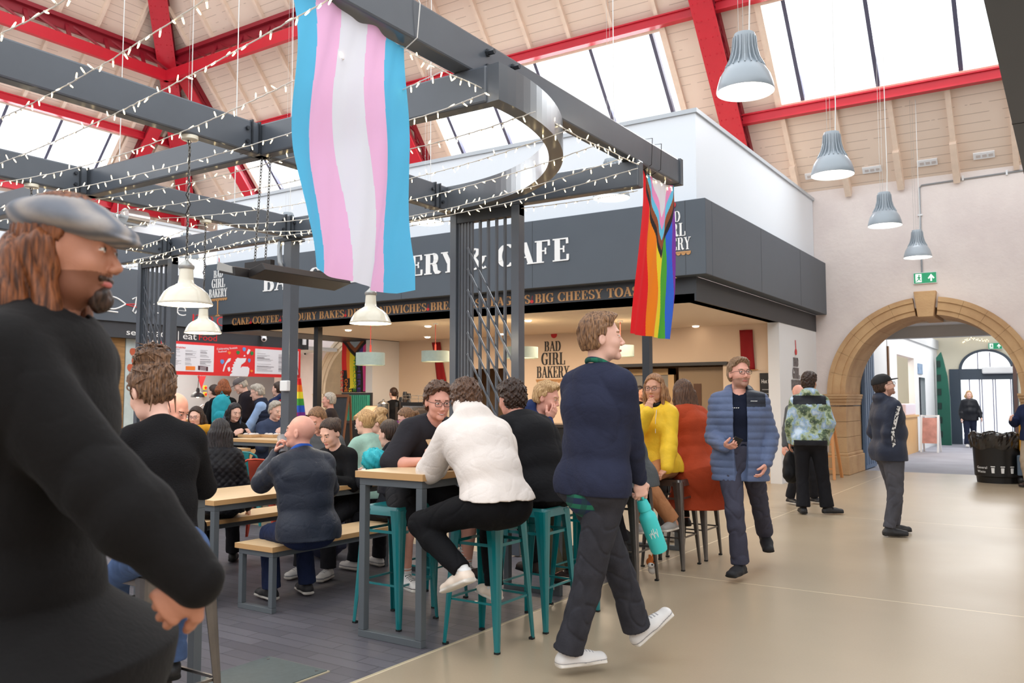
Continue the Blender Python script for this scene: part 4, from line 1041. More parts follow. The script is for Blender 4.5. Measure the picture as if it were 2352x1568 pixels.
for c in ((11.05, 2.5), (11.1, 2.3), (11.0, 2.15), (11.2, 2.42), (11.3, 2.2)): mb.prism(blob(c, .09), lambda a, b, cc: (XS - .25 + cc, a, b), 0, .006)
mb.build('orange_shape', mat('mural_orange', (190, 92, 60), .6), mu)
sc_ = thing('stall_counter', 'fish stall counter with wooden top and dark front', 'counter', (XS - .3, 12.6, 0))
MB().box((XS - .6, 11.5, 0), (XS - .05, 14.1, .95)).build('counter_front', M_BLACK, sc_); MB().box((XS - .65, 11.5, .95), (XS, 14.1, 1.0)).build('worktop', mat('honey_wood', (190, 140, 88), .5), sc_)
MB().box((XS - .6, 14.1, 0), (XS - .05, 16.0, 1.0)).build('timber_front', mat('honey_planks', (206, 168, 118), .6, var=.12, scale=3, stretch=(1, 1, 8)), sc_)
MB().box((XS - .65, 14.1, 1.0), (XS, 16.0, 1.05)).build('worktop', M_BLACK, sc_)
x = XS - .25; y = 14.9
MB().box((x, y, 1.05), (x + .09, y + .09, 1.2)).build('bottle', mat('clear_plastic', (200, 204, 206), .3), cm); MB().box((x + .0, y - .02, 1.2), (x + .09, y + .12, 1.3)).build('label', mat('pink_label', (236, 196, 196), .5), cm)
OFF[cm.name] = Vector(cm.location)
# red warning buttons, tap, black work lamp
wl = thing('work_lamp', 'black domed hanging work lamp over the fish stall counter', 'pendant lamp', tuple(onX(454, 912, XS - .3)))
p = onX(454, 912, XS - .3)
MB().lathe([(.16, 0), (.15, .05), (.11, .1), (.05, .13), (.035, .2), (.03, .22)], tuple(p), 24, cap=False).tube([p + Vector((0, 0, .2)), p + Vector((0, .02, .5)), (p.x, p.y, 2.8)], .008, 6).build('lamp_shade', M_BLACK, wl, smooth='auto')
MB().ball((p.x, p.y, p.z + .03), .045).build('bulb', mat('warm_bulb', (255, 225, 180), .4, emit=(255, 220, 170), estr=6), wl, smooth=True)
for (px, py, lab) in ((471, 890, 'red wall button on a yellow plate, upper one in the fish kitchen'), (471, 905, 'red wall button on a yellow plate, lower one in the fish kitchen')):
    q = onX(px, py, -19.98); t = thing('wall_button', lab, 'button', tuple(q))
    MB().box((-20.0, q.y - .05, q.z - .06), (-19.97, q.y + .05, q.z + .06)).build('plate', mat('button_yellow', (232, 190, 60), .5), t); MB().tube([(-19.97, q.y, q.z), (-19.93, q.y, q.z)], .03, 12).build('push_button', M_CHERRY, t)
tpz = thing('tap', 'curved chrome kitchen tap at the fish stall sink', 'tap', (XS - .5, 12.8, 1.0))
MB().tube([(XS - .45, 12.9, 1.0), (XS - .45, 12.9, 1.25), (XS - .42, 13.0, 1.33), (XS - .4, 13.12, 1.27), (XS - .4, 13.2, 1.12)], .014, 8).build('spout', M_STN, tpz, smooth=True)
pn = thing('red_pennant', 'small red triangular pennant hanging in the fish kitchen', 'pennant', (-19.9, 13.0, 2.1)); q = onX(463, 863, -19.0)
MB().prism([(-.13, 0), (.13, 0), (0, -.34)], lambda a, b, c: (-19 + c, q.y + a, q.z + b), 0, .01).build('cloth', MATS['deep_red_cloth'], pn); MB().tube([(-19, q.y, q.z), (-19, q.y, 2.8)], .004, 5).build('cord', M_BLACK, pn)
# security cameras
def cctv(p, lab, s=1.0):
    t = thing('security_camera', lab, 'camera', tuple(p)); x, y, z = p
    MB().lathe([(.06 * s, .06 * s), (.06 * s, 0), (.045 * s, -.04 * s), (0, -.04 * s)], tuple(p), 18).ball((x + .03 * s, y - .02 * s, z - .07 * s), .055 * s).build('housing', M_WHITE, t, smooth='auto')
    MB().ball((x + .06 * s, y - .045 * s, z - .085 * s), .03 * s).build('lens', M_BLACK, t, smooth=True)
cctv(onX(606, 770, XS + .02), 'white dome security camera under the fish stall sign', 1.3)
cctv(onY(700, 805, YB - .06), 'white dome security camera on the pale wall right of the fish menu', 1.1)
tq = MB().box(tuple(onX(699, 783, XS + .02) - Vector((.02, .05, .1))), tuple(onX(699, 783, XS + .02) + Vector((.02, .05, .1)))).build('alarm_box', M_WHITE); setp(tq, 'small white alarm box at the right end of the fish stall fascia', 'alarm box')
# pride flag hanging at the end of the fish stall
pf = thing('pride_flag', 'narrow rainbow striped flag hanging at the right end of the fish stall', 'flag', tuple(onX(690, 950, XS + .1)))
f0 = onX(684, 868, XS + .1); f1 = onX(692, 962, XS + .1)
cloth_grid('flag_cloth', lambda a, b: min(5, int(b * 6)), lambda a, b: (XS + .1 + .03 * math.sin(a * 8), f0.y - .02 + a * (.1 + .2 * b), f0.z + (f1.z - f0.z) * b), 10, 36, pf, [RB[c] for c in ('red', 'orange', 'yellow', 'green', 'blue', 'purple')])
# ladder leaning by the arch
ld = thing('step_ladder', 'wooden step ladder standing beside the left foot of the sandstone arch', 'ladder', (-3.95, 16.4, 0))
mb = MB(); M_LAD = mat('ladder_pine', (206, 142, 84), .6)
for (y0, y1) in ((16.2, 16.5), (16.8, 16.55)):
    for xo, xi in ((-4.15, -4.05), (-3.7, -3.8)): mb.beam((xo, y0, 0), (xi, y1, 1.2), .05, .03)
mb.build('rail', M_LAD, ld); mb = MB()
for k in range(5):
    z = .18 + k * .22; f = z / 1.2; mb.box((-4.13 + .09 * f, 16.18 + .3 * f, z), (-3.72 - .09 * f, 16.26 + .3 * f, z + .025))
mb.build('rung', M_LAD, ld)
# ventilation duct over the stalls
du = thing('ventilation_duct', 'short silver round ventilation duct above the fish stall', 'duct', tuple(onY(310, 500, 11)))
c = onX(310, 500, XS + .1); c2_ = c.copy()
MB().lathe([(.17, -.25), (.17, .25)], (0, 0, 0), 24).build('duct_pipe', M_STN, None, smooth='auto')
o = bpy.data.objects['duct_pipe']; o.data.transform(Matrix.Rotation(PI / 2, 4, 'X')); o.data.transform(Matrix.Translation(c)); o.data.transform(Matrix.Translation(-Vector(du.location))); o.parent = du; OFF[o.name] = OFF[du.name]
# waste bin
bn = thing('waste_bin', 'black round general waste bin with a crumpled black liner by the arch', 'bin', (-1.2, 17.0 - .6, 0))
c = onz(2294, 1106, 0); c = (c.x, c.y - .1, 0); OFF[bn.name] = Vector(c); bn.location = c
prof = [(.0, .0), (.33, .0), (.34, .1), (.365, .12), (.39, .72), (.405, .78), (.39, .78)]
MB().lathe(prof, c, 40).build('bin_body', mat('bin_black', (20, 20, 21), .35), bn, smooth='auto')
mb = MB(); V = []; F = []; n, m_ = 64, 12; random.seed(2)
for j in range(m_ + 1):
    for i in range(n):
        a = 2 * PI * i / n; s = j / m_
        zz = [.60, .66, .72, .78, .83, .86, .87, .86, .83, .8, .78, .76, .74][j]; rr = [.375, .39, .40, .41, .41, .40, .38, .36, .35, .34, .33, .33, .33][j]
        rr += .03 + .010 * math.sin(a * 17 + j * .5) + random.uniform(-.006, .006); zz += .02 * math.sin(a * 7 + 1) + random.uniform(-.006, .006)
        V.append((c[0] + rr * math.cos(a), c[1] + rr * math.sin(a), zz))
for j in range(m_):
    for i in range(n): F.append((j * n + i, j * n + (i + 1) % n, (j + 1) * n + (i + 1) % n, (j + 1) * n + i))
mb.add(V, F); mb.build('bin_liner', mat('glossy_liner', (28, 25, 24), .15, spec=.8), bn, fixn=False)
cdir = (Vector((0, 0, 0)) - Vector((c[0], c[1], 0))).normalized(); sd = Vector((-cdir.y, cdir.x, 0)) 
def binp(u, z, e=.004):   # u = angle around the front
    a = math.atan2(cdir.y, cdir.x) + u; r_ = .365 + (z - .12) / .6 * .025 + e; return (c[0] + r_ * math.cos(a), c[1] + r_ * math.sin(a), z)
def on_bin(name, txt, u0, z0, h, w, m):
    cu = bpy.data.curves.new(name, 'FONT'); cu.body = txt; cu.size = 1; cu.extrude = .3; cu.resolution_u = 3; ob = bpy.data.objects.new(name, cu); sc.collection.objects.link(ob)
    dg = bpy.context.evaluated_depsgraph_get(); me = bpy.data.meshes.new_from_object(ob.evaluated_get(dg)); bpy.data.objects.remove(ob); me.materials.clear()
    mx = max(v.co.x for v in me.vertices)
    for v in me.vertices: v.co = Vector(binp(u0 + v.co.x / mx * w, z0 + v.co.y * h / .72, .004 + v.co.z * .004))
    link_mesh(name, me, m, bn)
on_bin('lettering', 'General', -1.0, .25, .045, .55, M_LETW); on_bin('lettering', 'Waste', -.98, .18, .045, .45, M_LETW)
for u in (-.2, .2, .62):
    mb = MB()
    for (a0, a1, z0, z1) in ((-.07, .07, .18, .27), (-.09, .09, .285, .3)):
        V = [binp(u + a0 * (.8 if z0 < .2 else 1), z0), binp(u + a1 * (.8 if z0 < .2 else 1), z0), binp(u + a1, z1), binp(u + a0, z1)]; V += [binp(u + a0, z0, -.01), binp(u + a1, z0, -.01), binp(u + a1, z1, -.01), binp(u + a0, z1, -.01)]
        mb.add(V, [(0, 1, 2, 3), (7, 6, 5, 4), (0, 4, 5, 1), (1, 5, 6, 2), (2, 6, 7, 3), (3, 7, 4, 0)])
    mb.build('bin_pictogram', M_LETW, bn)
# yellow and grey cleaning trolley behind the bin
tr = thing('cleaning_trolley', 'grey and yellow cleaning trolley behind the black bin at the right edge', 'trolley', (-1.15, 17.25, 0))
q = onY(2358, 960, 17.25)
MB().box((q.x - .12, 17.1, .55), (q.x + .3, 17.4, 1.05)).build('trolley_bag', mat('trolley_yellow', (222, 160, 50), .5), tr, bevel=.03)
MB().box((q.x - .16, 17.05, 1.05), (q.x + .34, 17.42, 1.16)).box((q.x - .16, 17.05, .15), (q.x + .34, 17.42, .5)).build('trolley_tray', mat('trolley_grey', (84, 100, 116), .5), tr, bevel=.02)
mb = MB()
for xx in (q.x - .1, q.x + .28):
    for yy in (17.12, 17.36): mb.ball((xx, yy, .07), .07)
mb.build('castor', M_BLACK, tr, smooth=True)

MB().tube([f0 + Vector((0, .04, 0)), (XS - .06, f0.y + .04, 2.79)], .006, 6).build('hanging_cord', M_BLACK, pf)
MB().box((XS - .3, c2_.y - .12, 5.46), (XS + .12, c2_.y - .09, c2_.z - .14)).box((XS - .3, c2_.y + .09, 5.46), (XS + .12, c2_.y + .12, c2_.z - .14)).build('duct_bracket', M_STN, du)
# ------------------------------------------------------------- steel pergola over the seating
ZB, ZH = 3.3, .24
pg = thing('pergola', 'dark grey steel pergola frame over the seating area with a curved ring beam', 'pergola', (-5.14, 6.75, 0))
def bm_(a, b, w=.11, z=ZB, nm='beam'): return MB().beam((a[0], a[1], z + ZH / 2), (b[0], b[1], z + ZH / 2), w, ZH).build(nm, M_STEEL, pg, bevel=.014)
bm_((-5.2, 4.31), (-14, 4.31)); bm_((-5.2, 4.31), (-3.0, 4.31))
bm_((-10.9, 6.75), (-3.1, 6.75)); bm_((-5.14, .4), (-5.14, 6.69)); bm_((-7.45, .4), (-7.45, 6.69)); bm_((-9.75, .4), (-9.75, 6.69)); bm_((-16.0, 6.75), (-10.95, 6.75))
ta = bm_((-3.2, .2), (-3.2, 7.72), .14, ZB + ZH, 'top_beam')
MB().box((-3.285, 7.7, ZB + ZH - .01), (-3.115, 7.76, ZB + 2 * ZH + .01)).build('end_plate', M_STEEL, pg, bevel=.004)
mb = MB(); c0 = (-5.12, 4.45); r_ = 2.22; n = 40
for i in range(n):
    a0, a1 = -.085 + (PI / 2 + .085) * i / n, -.085 + (PI / 2 + .085) * (i + 1) / n; V = []
    for z in (ZB, ZB + ZH):
        for rr, a in ((r_ - .11, a0), (r_, a0), (r_, a1), (r_ - .11, a1)): V.append((c0[0] + rr * math.cos(a), c0[1] + rr * math.sin(a), z))
    mb.add(V, [(3, 2, 1, 0), (4, 5, 6, 7), (0, 3, 7, 4), (1, 5, 6, 2)] + ([(0, 4, 5, 1)] if i == 0 else []) + ([(2, 6, 7, 3)] if i == n - 1 else []))
o = mb.build('ring_beam', mat('satin_grey_steel', (92, 97, 103), .28, spec=.7), pg); o.data.polygons.foreach_set('use_smooth', [True] * len(o.data.polygons)); o.data.set_sharp_from_angle(angle=R(30))
# splice plates and bolts
def splice(c, ax):
    mb = MB(); x, y = c; d = .012
    for q in (-.035, .035):
        if ax == 'y': mb.box((x - .07, y + q - .006, ZB - .0), (x + .07, y + q + .006, ZB + ZH + .005))
        else: mb.box((x + q - .006, y - .07, ZB - .0), (x + q + .006, y + .07, ZB + ZH + .005))
    mb.build('splice_plate', M_DSTEEL, pg)
    for z in (ZB + .07, ZB + .17):
        for q in (-.035, .035):
            mb = MB()
            if ax == 'y': mb.tube([(x + .055, y + q * 2.2, z), (x + .075, y + q * 2.2, z)], .016, 6)
            else: mb.tube([(x + q * 2.2, y - .055, z), (x + q * 2.2, y - .075, z)], .016, 6)
            mb.build('bolt', M_DSTEEL, pg)
for c, ax in (((-5.14, 4.2), 'y'), ((-7.45, 4.2), 'y'), ((-9.75, 6.6), 'y'), ((-7.45, 6.6), 'y'), ((-5.14, 6.4), 'y'), ((-3.9, 4.31), 'x')): splice(c, ax)
for (y, z) in ((4.45, .07), (4.45, .17), (4.75, .07), (4.75, .17)):
    MB().tube([(-3.13, y, ZB + ZH + z), (-3.07, y, ZB + ZH + z)], .018, 6).tube([(-3.13, y, ZB + ZH + z), (-3.115, y, ZB + ZH + z)], .026, 6).build('bolt', M_DSTEEL, pg)
# posts
def post(x, y, w=.13, nm='post'):
    MB().box((x - w / 2, y - w / 2, .015), (x + w / 2, y + w / 2, ZB)).build(nm, M_STEEL, pg, bevel=.008)
    MB().box((x - w, y - w, 0), (x + w, y + w, .015)).build('base_plate', M_DSTEEL, pg)
post(-7.5, 6.75)
MB().box((-7.62, 6.66, ZB - .03), (-7.38, 6.84, ZB)).build('cap_plate', M_DSTEEL, pg)
MB().tube([(-7.62, 6.68, ZB - .03), (-7.62, 6.68, ZB - .2), (-7.6, 6.67, ZB - .27), (-7.56, 6.67, ZB - .35)], .028, 8).build('drain_elbow', mat('galvanised', (0, 0, 0)), pg, smooth=True)
q = onY(658, 888, 6.68); MB().box((q.x - .06, 6.63, q.z - .05), (q.x + .06, 6.685, q.z + .07)).build('socket_box', M_WHITE, pg, bevel=.01)
def lattice_gate(x0, x1, y, fold, label):
    g = thing('folding_gate', label, 'gate', (x0, y, 0))
    w = .075
    MB().box((x0, y - .05, .01), (x0 + w, y + .05, ZB)).build('stile', M_STEEL, g, bevel=.005)
    MB().box((x1 - .09, y - .05, .01), (x1, y + .05, ZB)).build('stile', M_STEEL, g, bevel=.005)
    MB().box((x0, y - .04, ZB - .1), (x1, y + .04, ZB - .002)).build('head_rail', M_DSTEEL, g)
    bars = [x0 + w + .015 + k * .038 for k in range(fold)]
    xs = bars[-1]; n = int((x1 - .09 - xs) / .082); st = (x1 - .09 - xs) / n
    bars += [xs + st * (k + 1) for k in range(n - 1)]
    for b in bars: MB().box((b - .009, y - .02, .03), (b + .009, y + .012, ZB - .1)).build('picket', M_STEEL, g)
    z = 2.95
    while z > .3:
        L = x1 - .09 - (xs - .04); dz = L * 1.75
        MB().beam((xs - .04, y - .030, z), (x1 - .09, y - .030, max(.05, z - dz)), .006, .020).build('lattice_strap', M_STEEL, g)
        z -= .21
lattice_gate(-5.16, -4.34, 6.75, 5, 'folding steel lattice gate standing right of the big flag')
lattice_gate(-10.42, -9.68, 6.75, 3, 'folding steel lattice gate behind the cream lamps at the left')

# ------------------------------------------------------------- flags
def trans_cloth(m, amt=.45):
    nt = m.node_tree
    if nt.nodes.get('tl'): return m
    b = nt.nodes['Principled BSDF']; o = [n for n in nt.nodes if n.type == 'OUTPUT_MATERIAL'][0]
    t = nt.nodes.new('ShaderNodeBsdfTranslucent'); t.name = 'tl'; t.inputs[0].default_value = b.inputs['Base Color'].default_value
    mx = nt.nodes.new('ShaderNodeMixShader'); mx.inputs[0].default_value = amt
    nt.links.new(b.outputs[0], mx.inputs[1]); nt.links.new(t.outputs[0], mx.inputs[2]); nt.links.new(mx.outputs[0], o.inputs[0]); return m
TB = [trans_cloth(pal('banner_sky_blue', (96, 196, 240))), trans_cloth(pal('banner_rose_pink', (250, 196, 236))), trans_cloth(pal('banner_white', (238, 240, 250)))]
tf = thing('striped_flag', 'large light blue, pink and white striped flag hanging from the upper steel beam', 'flag', (-3.2, 3.3, 3.5))
def tfp(a, b):
    xl = np.interp(b, [0, .3, .6, .85, 1], [2.84, 2.855, 2.88, 2.93, 2.99]); xr = np.interp(b, [0, .5, .9, 1], [3.745, 3.76, 3.80, 3.77])
    zt = 3.53 - .02 * math.sin(a * PI * 3) ** 2; zb_ = 2.13 - .075 * math.sin(min(1, a * 1.3) * PI / 2) + .06 * (a > .9) * (a - .9) * 4
    y = xl + (xr - xl) * a + .012 * math.sin(b * 9 + a * 3); z = zt + (zb_ - zt) * b
    x = -3.2 + .035 * math.sin(a * 11 + b * 2.5) * (.35 + b) + .02 * math.sin(b * 8 + a * 5) + .008 * math.sin(a * 31 + b * 9)
    return (x, y, z)
def tcol(a, b):
    g = a + .02 * math.sin(b * 3.4) - .01 * b
    k = 0 if g < .16 else 1 if g < .38 else 2 if g < .60 else 1 if g < .79 else 0
    return k
cloth_grid('flag_cloth', tcol, tfp, 230, 150, tf, TB, 0)
mb = MB()
for y, z in ((2.9, 3.56), (3.72, 3.53)): mb.tube([(-3.2, y, z - .03), (-3.12, y + .01, z + .02), (-3.1, y + .01, z + .22), (-3.12, y, z + .27), (-3.28, y, z + .27), (-3.3, y, z + .02), (-3.2, y, z - .03)], .004, 5)
mb.build('hanging_cord', mat('white_cord', (225, 225, 222), .6), tf)
prf = thing('progress_flag', 'rainbow flag with pink, blue, brown and black chevron hanging from the steel beam end', 'flag', (-3.2, 7.3, 3.5))
def pfp(a, b):
    yl = np.interp(b, [0, .2, .6, 1], [7.0, 6.97, 6.84, 6.68]); yr = np.interp(b, [0, .3, .7, 1], [7.72, 7.74, 7.66, 7.54])
    z = 3.53 + (2.02 - 3.53) * b - .03 * math.sin(a * PI) * (1 - b); y = yl + (yr - yl) * a
    return (-3.2 + .02 * math.sin(a * 13 + 1) * (.4 + .6 * b) + .008 * math.sin(a * 29 + b * 6), y, z)
def pcol(a, b):
    d = b / .50 + abs(a - .58) / .58
    if b < .5 and d < 1.0:
        return 6 if d < .46 else 7 if d < .62 else 8 if d < .76 else 9 if d < .89 else 10
    g = (a ** (1.0 + .8 * b)) * (1 - .19 * b)
    return min(5, int(g * 6))
PC = [trans_cloth(pal('pride_' + k, v), .4) for k, v in (('red', (236, 30, 40)), ('orange', (252, 140, 30)), ('yellow', (250, 226, 50)), ('green', (84, 178, 60)), ('blue', (56, 108, 228)), ('purple', (128, 60, 170)), ('white', (236, 232, 240)), ('pink', (244, 156, 206)), ('light_blue', (110, 206, 244)), ('brown', (150, 84, 54)), ('black', (48, 42, 44)))]
cloth_grid('flag_cloth', pcol, pfp, 220, 200, prf, PC, 0)
mb = MB()
for y in (7.0, 7.2): mb.tube([(-3.2, y, 3.52), (-3.11, y, 3.56), (-3.1, y, 3.8), (-3.28, y, 3.81), (-3.3, y, 3.56), (-3.2, y, 3.52)], .004, 5)
mb.build('hanging_cord', mat('dark_cord', (40, 40, 42), .6), prf)

# ------------------------------------------------------------- cream enamel lamps on chains
M_ENAM = mat('cream_enamel', (240, 234, 214), .18, coat=.4); M_ALU = mat('aluminium_cap', (176, 176, 172), .35, .7)
M_INNER = mat('lamp_inner_glow', (255, 250, 235), .5, emit=(255, 244, 214), estr=2.2)
def chain(mb, a, b, s=.03, r=.0035):
    a, b = Vector(a), Vector(b); L = (b - a).length; n = max(2, int(L / (s * .78)))
    for i in range(n):
        c = a.lerp(b, (i + .5) / n); pts = []
        for k in range(8):
            t = 2 * PI * k / 8; u, w = math.cos(t) * s * .28, math.sin(t) * s * .55
            pts.append(c + (Vector((u, 0, w)) if i % 2 else Vector((0, u, w))))
        mb.tube(pts, r, 4, closed=True)
def cream_lamp(x, y, zrim, ztop, label, dia=.36):
    t = thing('enamel_pendant', label, 'pendant lamp', (x, y, zrim), None); R_ = dia / 2
    prof = [(R_, 0), (R_ + .004, .006), (R_ * .98, .02), (R_ * .93, .045), (R_ * .80, .085), (R_ * .62, .115), (R_ * .42, .135), (R_ * .30, .15), (R_ * .275, .18), (R_ * .25, .255), (R_ * .24, .262)]
    MB().lathe(prof, (x, y, zrim), 48, cap=False).build('lamp_shade', M_ENAM, t, smooth=True)
    MB().lathe([(R_ * .97, .004), (R_ * .9, .04), (R_ * .7, .08), (R_ * .4, .115), (0, .12)], (x, y, zrim), 40, cap=False).build('reflector', M_INNER, t, smooth=True)
    MB().lathe([(R_ * .27, .25), (R_ * .30, .262), (R_ * .29, .275), (R_ * .14, .30), (R_ * .06, .315), (0, .32)], (x, y, zrim), 24).tube([(x - .012, y, zrim + .31), (x - .012, y, zrim + .34), (x + .012, y, zrim + .34), (x + .012, y, zrim + .31)], .005, 5).build('cap', M_ALU, t, smooth='auto')
    mb = MB(); chain(mb, (x, y, zrim + .33), (x, y, ztop - .03)); mb.build('chain', mat('chain_steel', (120, 118, 114), .35, .8), t)
    pts = [(x + .012 * math.sin(i * 1.3), y + .012 * math.cos(i * 1.7), zrim + .32 + (ztop - .03 - zrim - .32) * i / 24) for i in range(25)]
    MB().tube(pts, .0035, 5).build('flex', M_BLACK, t)
    MB().lathe([(.05, -.03), (.058, -.025), (.058, 0), (0, 0)], (x, y, ztop), 24).build('ceiling_rose', M_ENAM, t, smooth='auto')
    l = bpy.data.lights.new('lamp_glow', 'POINT'); l.energy = 5; l.color = (1, .87, .68); l.shadow_soft_size = .05
    lo = bpy.data.objects.new('lamp_glow', l); sc.collection.objects.link(lo); lo.location = (x, y, zrim - .02)
for (px, py, X, lab, ytop) in ((426, 700, -5.14, 'large cream enamel pendant lamp hanging nearest, left of the seating', None), (466, 765, -7.45, 'smaller looking cream enamel pendant lamp low behind the nearest one', None),
        (851, 743, -5.14, 'cream enamel pendant lamp below the big striped flag', None), (62, 700, -7.45, 'cream enamel pendant lamp hidden behind the man in the flat cap', None)):
    p = onX(px, py, X); cream_lamp(X, p.y, p.z, ZB, lab)
# ------------------------------------------------------------- grey ribbed pendants
M_GLAMP = mat('satin_grey_lamp', (158, 168, 176), .35, coat=.2)
M_GLOW = mat('lamp_glow_white', (255, 250, 240), .5, emit=(255, 248, 232), estr=5)
def grey_lamp(p, label, ztop=8.0, dia=.46):
    x, y, z = p; t = thing('bell_pendant', label, 'pendant lamp', (x, y, z), None); R_ = dia / 2
    MB().lathe([(R_, 0), (R_ * 1.01, .01), (R_ * .97, .06), (R_ * .88, .13), (R_ * .72, .19), (R_ * .58, .225), (R_ * .44, .26), (R_ * .40, .30), (R_ * .38, .36), (R_ * .38, .47), (R_ * .36, .49), (0, .49)], (x, y, z), 48, cap=False).build('lamp_shade', M_GLAMP, t, smooth='auto')
    mb = MB()
    for k in range(20):
        a = 2 * PI * k / 20; d = Vector((math.cos(a), math.sin(a), 0)); s = Vector((-d.y, d.x, 0)) * .004
        P = [(R_ * .38, .46), (R_ * .42, .46), (R_ * .46, .36), (R_ * .55, .28), (R_ * .72, .205), (R_ * .66, .2), (R_ * .4, .26)]
        mb.prism(P, lambda u, v, c: Vector((x, y, z + v)) + d * u + s * c, -1, 1)
    mb.build('cooling_fins', M_GLAMP, t)
    MB().lathe([(R_ * .985, .006), (R_ * .6, .012), (0, .014)], (x, y, z), 40, cap=False).build('diffuser', M_GLOW, t)
    MB().tube([(x + .04, y, z + .49), (x + .05, y, z + .8), (x + .045, y, z + 1.5), (x + .04, y, ztop)], .006, 6).build('flex', mat('white_cord', (0, 0, 0)), t)
    MB().tube([(x - .05, y, z + .49), (x - .05, y, ztop)], .002, 4).tube([(x - .02, y + .03, z + .49), (x - .02, y + .03, ztop)], .002, 4).build('suspension_wire', M_ALU, t)
def roofz(y): return 6.95 + 1.2 * (16.4 - y)
for (x, y, lab) in ((-2.17, 6.77, 'grey ribbed bell pendant lamp, nearest and largest of the row by the right skylight'), (-2.19, 9.87, 'grey ribbed bell pendant lamp, second nearest of the row by the right skylight'),
        (-2.22, 13.2, 'grey ribbed bell pendant lamp, third of the row leading to the arch'), (-2.25, 16.5, 'grey ribbed bell pendant lamp, farthest of the row above the exit sign')):
    grey_lamp((x, y, 3.965), lab, min(9.5, roofz(min(y, 14.3)) - .1) if y > 14 else 9.5)
for (px, py, lab) in ((1404, 455, 'grey ribbed bell pendant lamp behind the end of the pergola cross beam'), (982, 512, 'grey ribbed bell pendant lamp half hidden between the big flag and the lattice gate'), (660, 558, 'grey ribbed bell pendant lamp behind the pergola post left of the big flag'), (427, 598, 'grey ribbed bell pendant lamp behind the chain of the nearest cream lamp')):
    grey_lamp(tuple(onz(px, py, 3.96)), lab, 9.5)
# ------------------------------------------------------------- infrared heater
ht = thing('infrared_heater', 'long black double bar infrared heater hanging on chains in front of the bakery sign', 'heater', (-4.9, 4.3, 2.3))
M_HEAT = mat('heater_black', (34, 30, 29), .35)
P1, P2 = onz(573, 618, 2.36), onz(788, 662, 2.3)
hx = -5.0
ya, yb = onX(590, 612, hx).y, onX(788, 656, hx).y; hz = onX(660, 640, hx).z
def hsec(off, tilt, nm):
    P = [(-.10, 0), (.10, 0), (.07, .065), (-.07, .065)]; ca, sa = math.cos(tilt), math.sin(tilt)
    MB().prism([(a * ca - b * sa + off, a * sa + b * ca) for a, b in P], lambda a, b, c: (hx + a, c, hz + b), ya - (.12 if off < 0 else 0), yb).build(nm, M_HEAT, ht, bevel=.006)
hsec(.0, .25, 'heater_bar'); hsec(-.19, -.2, 'heater_bar')
MB().box((hx - .26, ya + .1, hz + .02), (hx + .03, ya + .14, hz + .12)).box((hx - .26, yb - .2, hz + .02), (hx + .03, yb - .16, hz + .12)).build('bracket', M_HEAT, ht)
MB().prism([(-.29, .04), (-.11, -.0), (-.12, .05), (-.28, .1)], lambda a, b, c: (hx + a, c, hz + b), ya - .13, ya - .121).build('end_reflector', M_ALU, ht)
for dx in (-.05, -.17): mb = MB(); chain(mb, (hx + dx, ya + .12, hz + .1), (hx + dx * .8, 4.31, ZB)); mb.build('chain', MATS['chain_steel'], ht)
mb = MB(); chain(mb, (hx - .05, yb - .18, hz + .1), (hx - .1, yb - .18, ZB)); mb.build('chain', MATS['chain_steel'], ht)

# ------------------------------------------------------------- fairy lights
M_WIRE = mat('pale_wire', (226, 222, 214), .5); M_BULB = mat('fairy_bulb', (250, 240, 214), .4, emit=(255, 226, 168), estr=4); M_BASE = mat('bulb_base', (238, 234, 222), .5)
bulb_me = None
def bulb_mesh():
    global bulb_me
    mb = MB(); mb.lathe([(.0, 0), (.0045, 0), (.0045, -.012), (.004, -.026), (.0025, -.032), (0, -.033)], (0, 0, 0), 6); mb.cur = 1; mb.lathe([(.0052, .002), (.0052, -.010)], (0, 0, 0), 6)
    me = bpy.data.meshes.new('bulb'); me.from_pydata(mb.v, [], mb.f); me.polygons.foreach_set('material_index', mb.mi); me.materials.append(M_BULB); me.materials.append(M_BASE); bulb_me = me
bulb_mesh(); random.seed(21)
def fairy(pts, label, z=3.27, sag=.05, step=.105, zs=None):
    W = [onz(px, py, zs[i] if zs else z) for i, (px, py) in enumerate(pts)]
    path = []
    for i in range(len(W) - 1):
        L = (W[i + 1] - W[i]).length; n = max(3, int(L / .05))
        for k in range(n + (i == len(W) - 2)):
            u = k / n; q = W[i].lerp(W[i + 1], u); q.z -= sag * 4 * u * (1 - u) * min(1, L / 4); q += Vector((random.uniform(-.002, .002), random.uniform(-.002, .002), random.uniform(-.002, .002))); path.append(q)
    t = thing('fairy_lights', label, 'string lights', tuple(path[0]), 'fairy light strings across the pergola')
    MB().tube(path, .0036, 5).build('wire', M_WIRE, t)
    d = 0; nxt = .03; cnt = 0; 
    total = sum((path[i + 1] - path[i]).length for i in range(len(path) - 1)); stp = max(step, total / 97)
    for i in range(len(path) - 1):
        seg = (path[i + 1] - path[i]).length
        while nxt < d + seg and cnt < 98:
            p = path[i].lerp(path[i + 1], (nxt - d) / seg); b = bpy.data.objects.new('bulb', bulb_me); sc.collection.objects.link(b); b.parent = t
            b.location = p - path[0]; up = random.random() < .28
            b.rotation_euler = ((PI if up else 0) + random.gauss(0, .55), random.gauss(0, .45), random.random() * 6)
            b.scale = (1.05, 1.05, 1.3); nxt += stp * random.uniform(.8, 1.2); cnt += 1
        d += seg
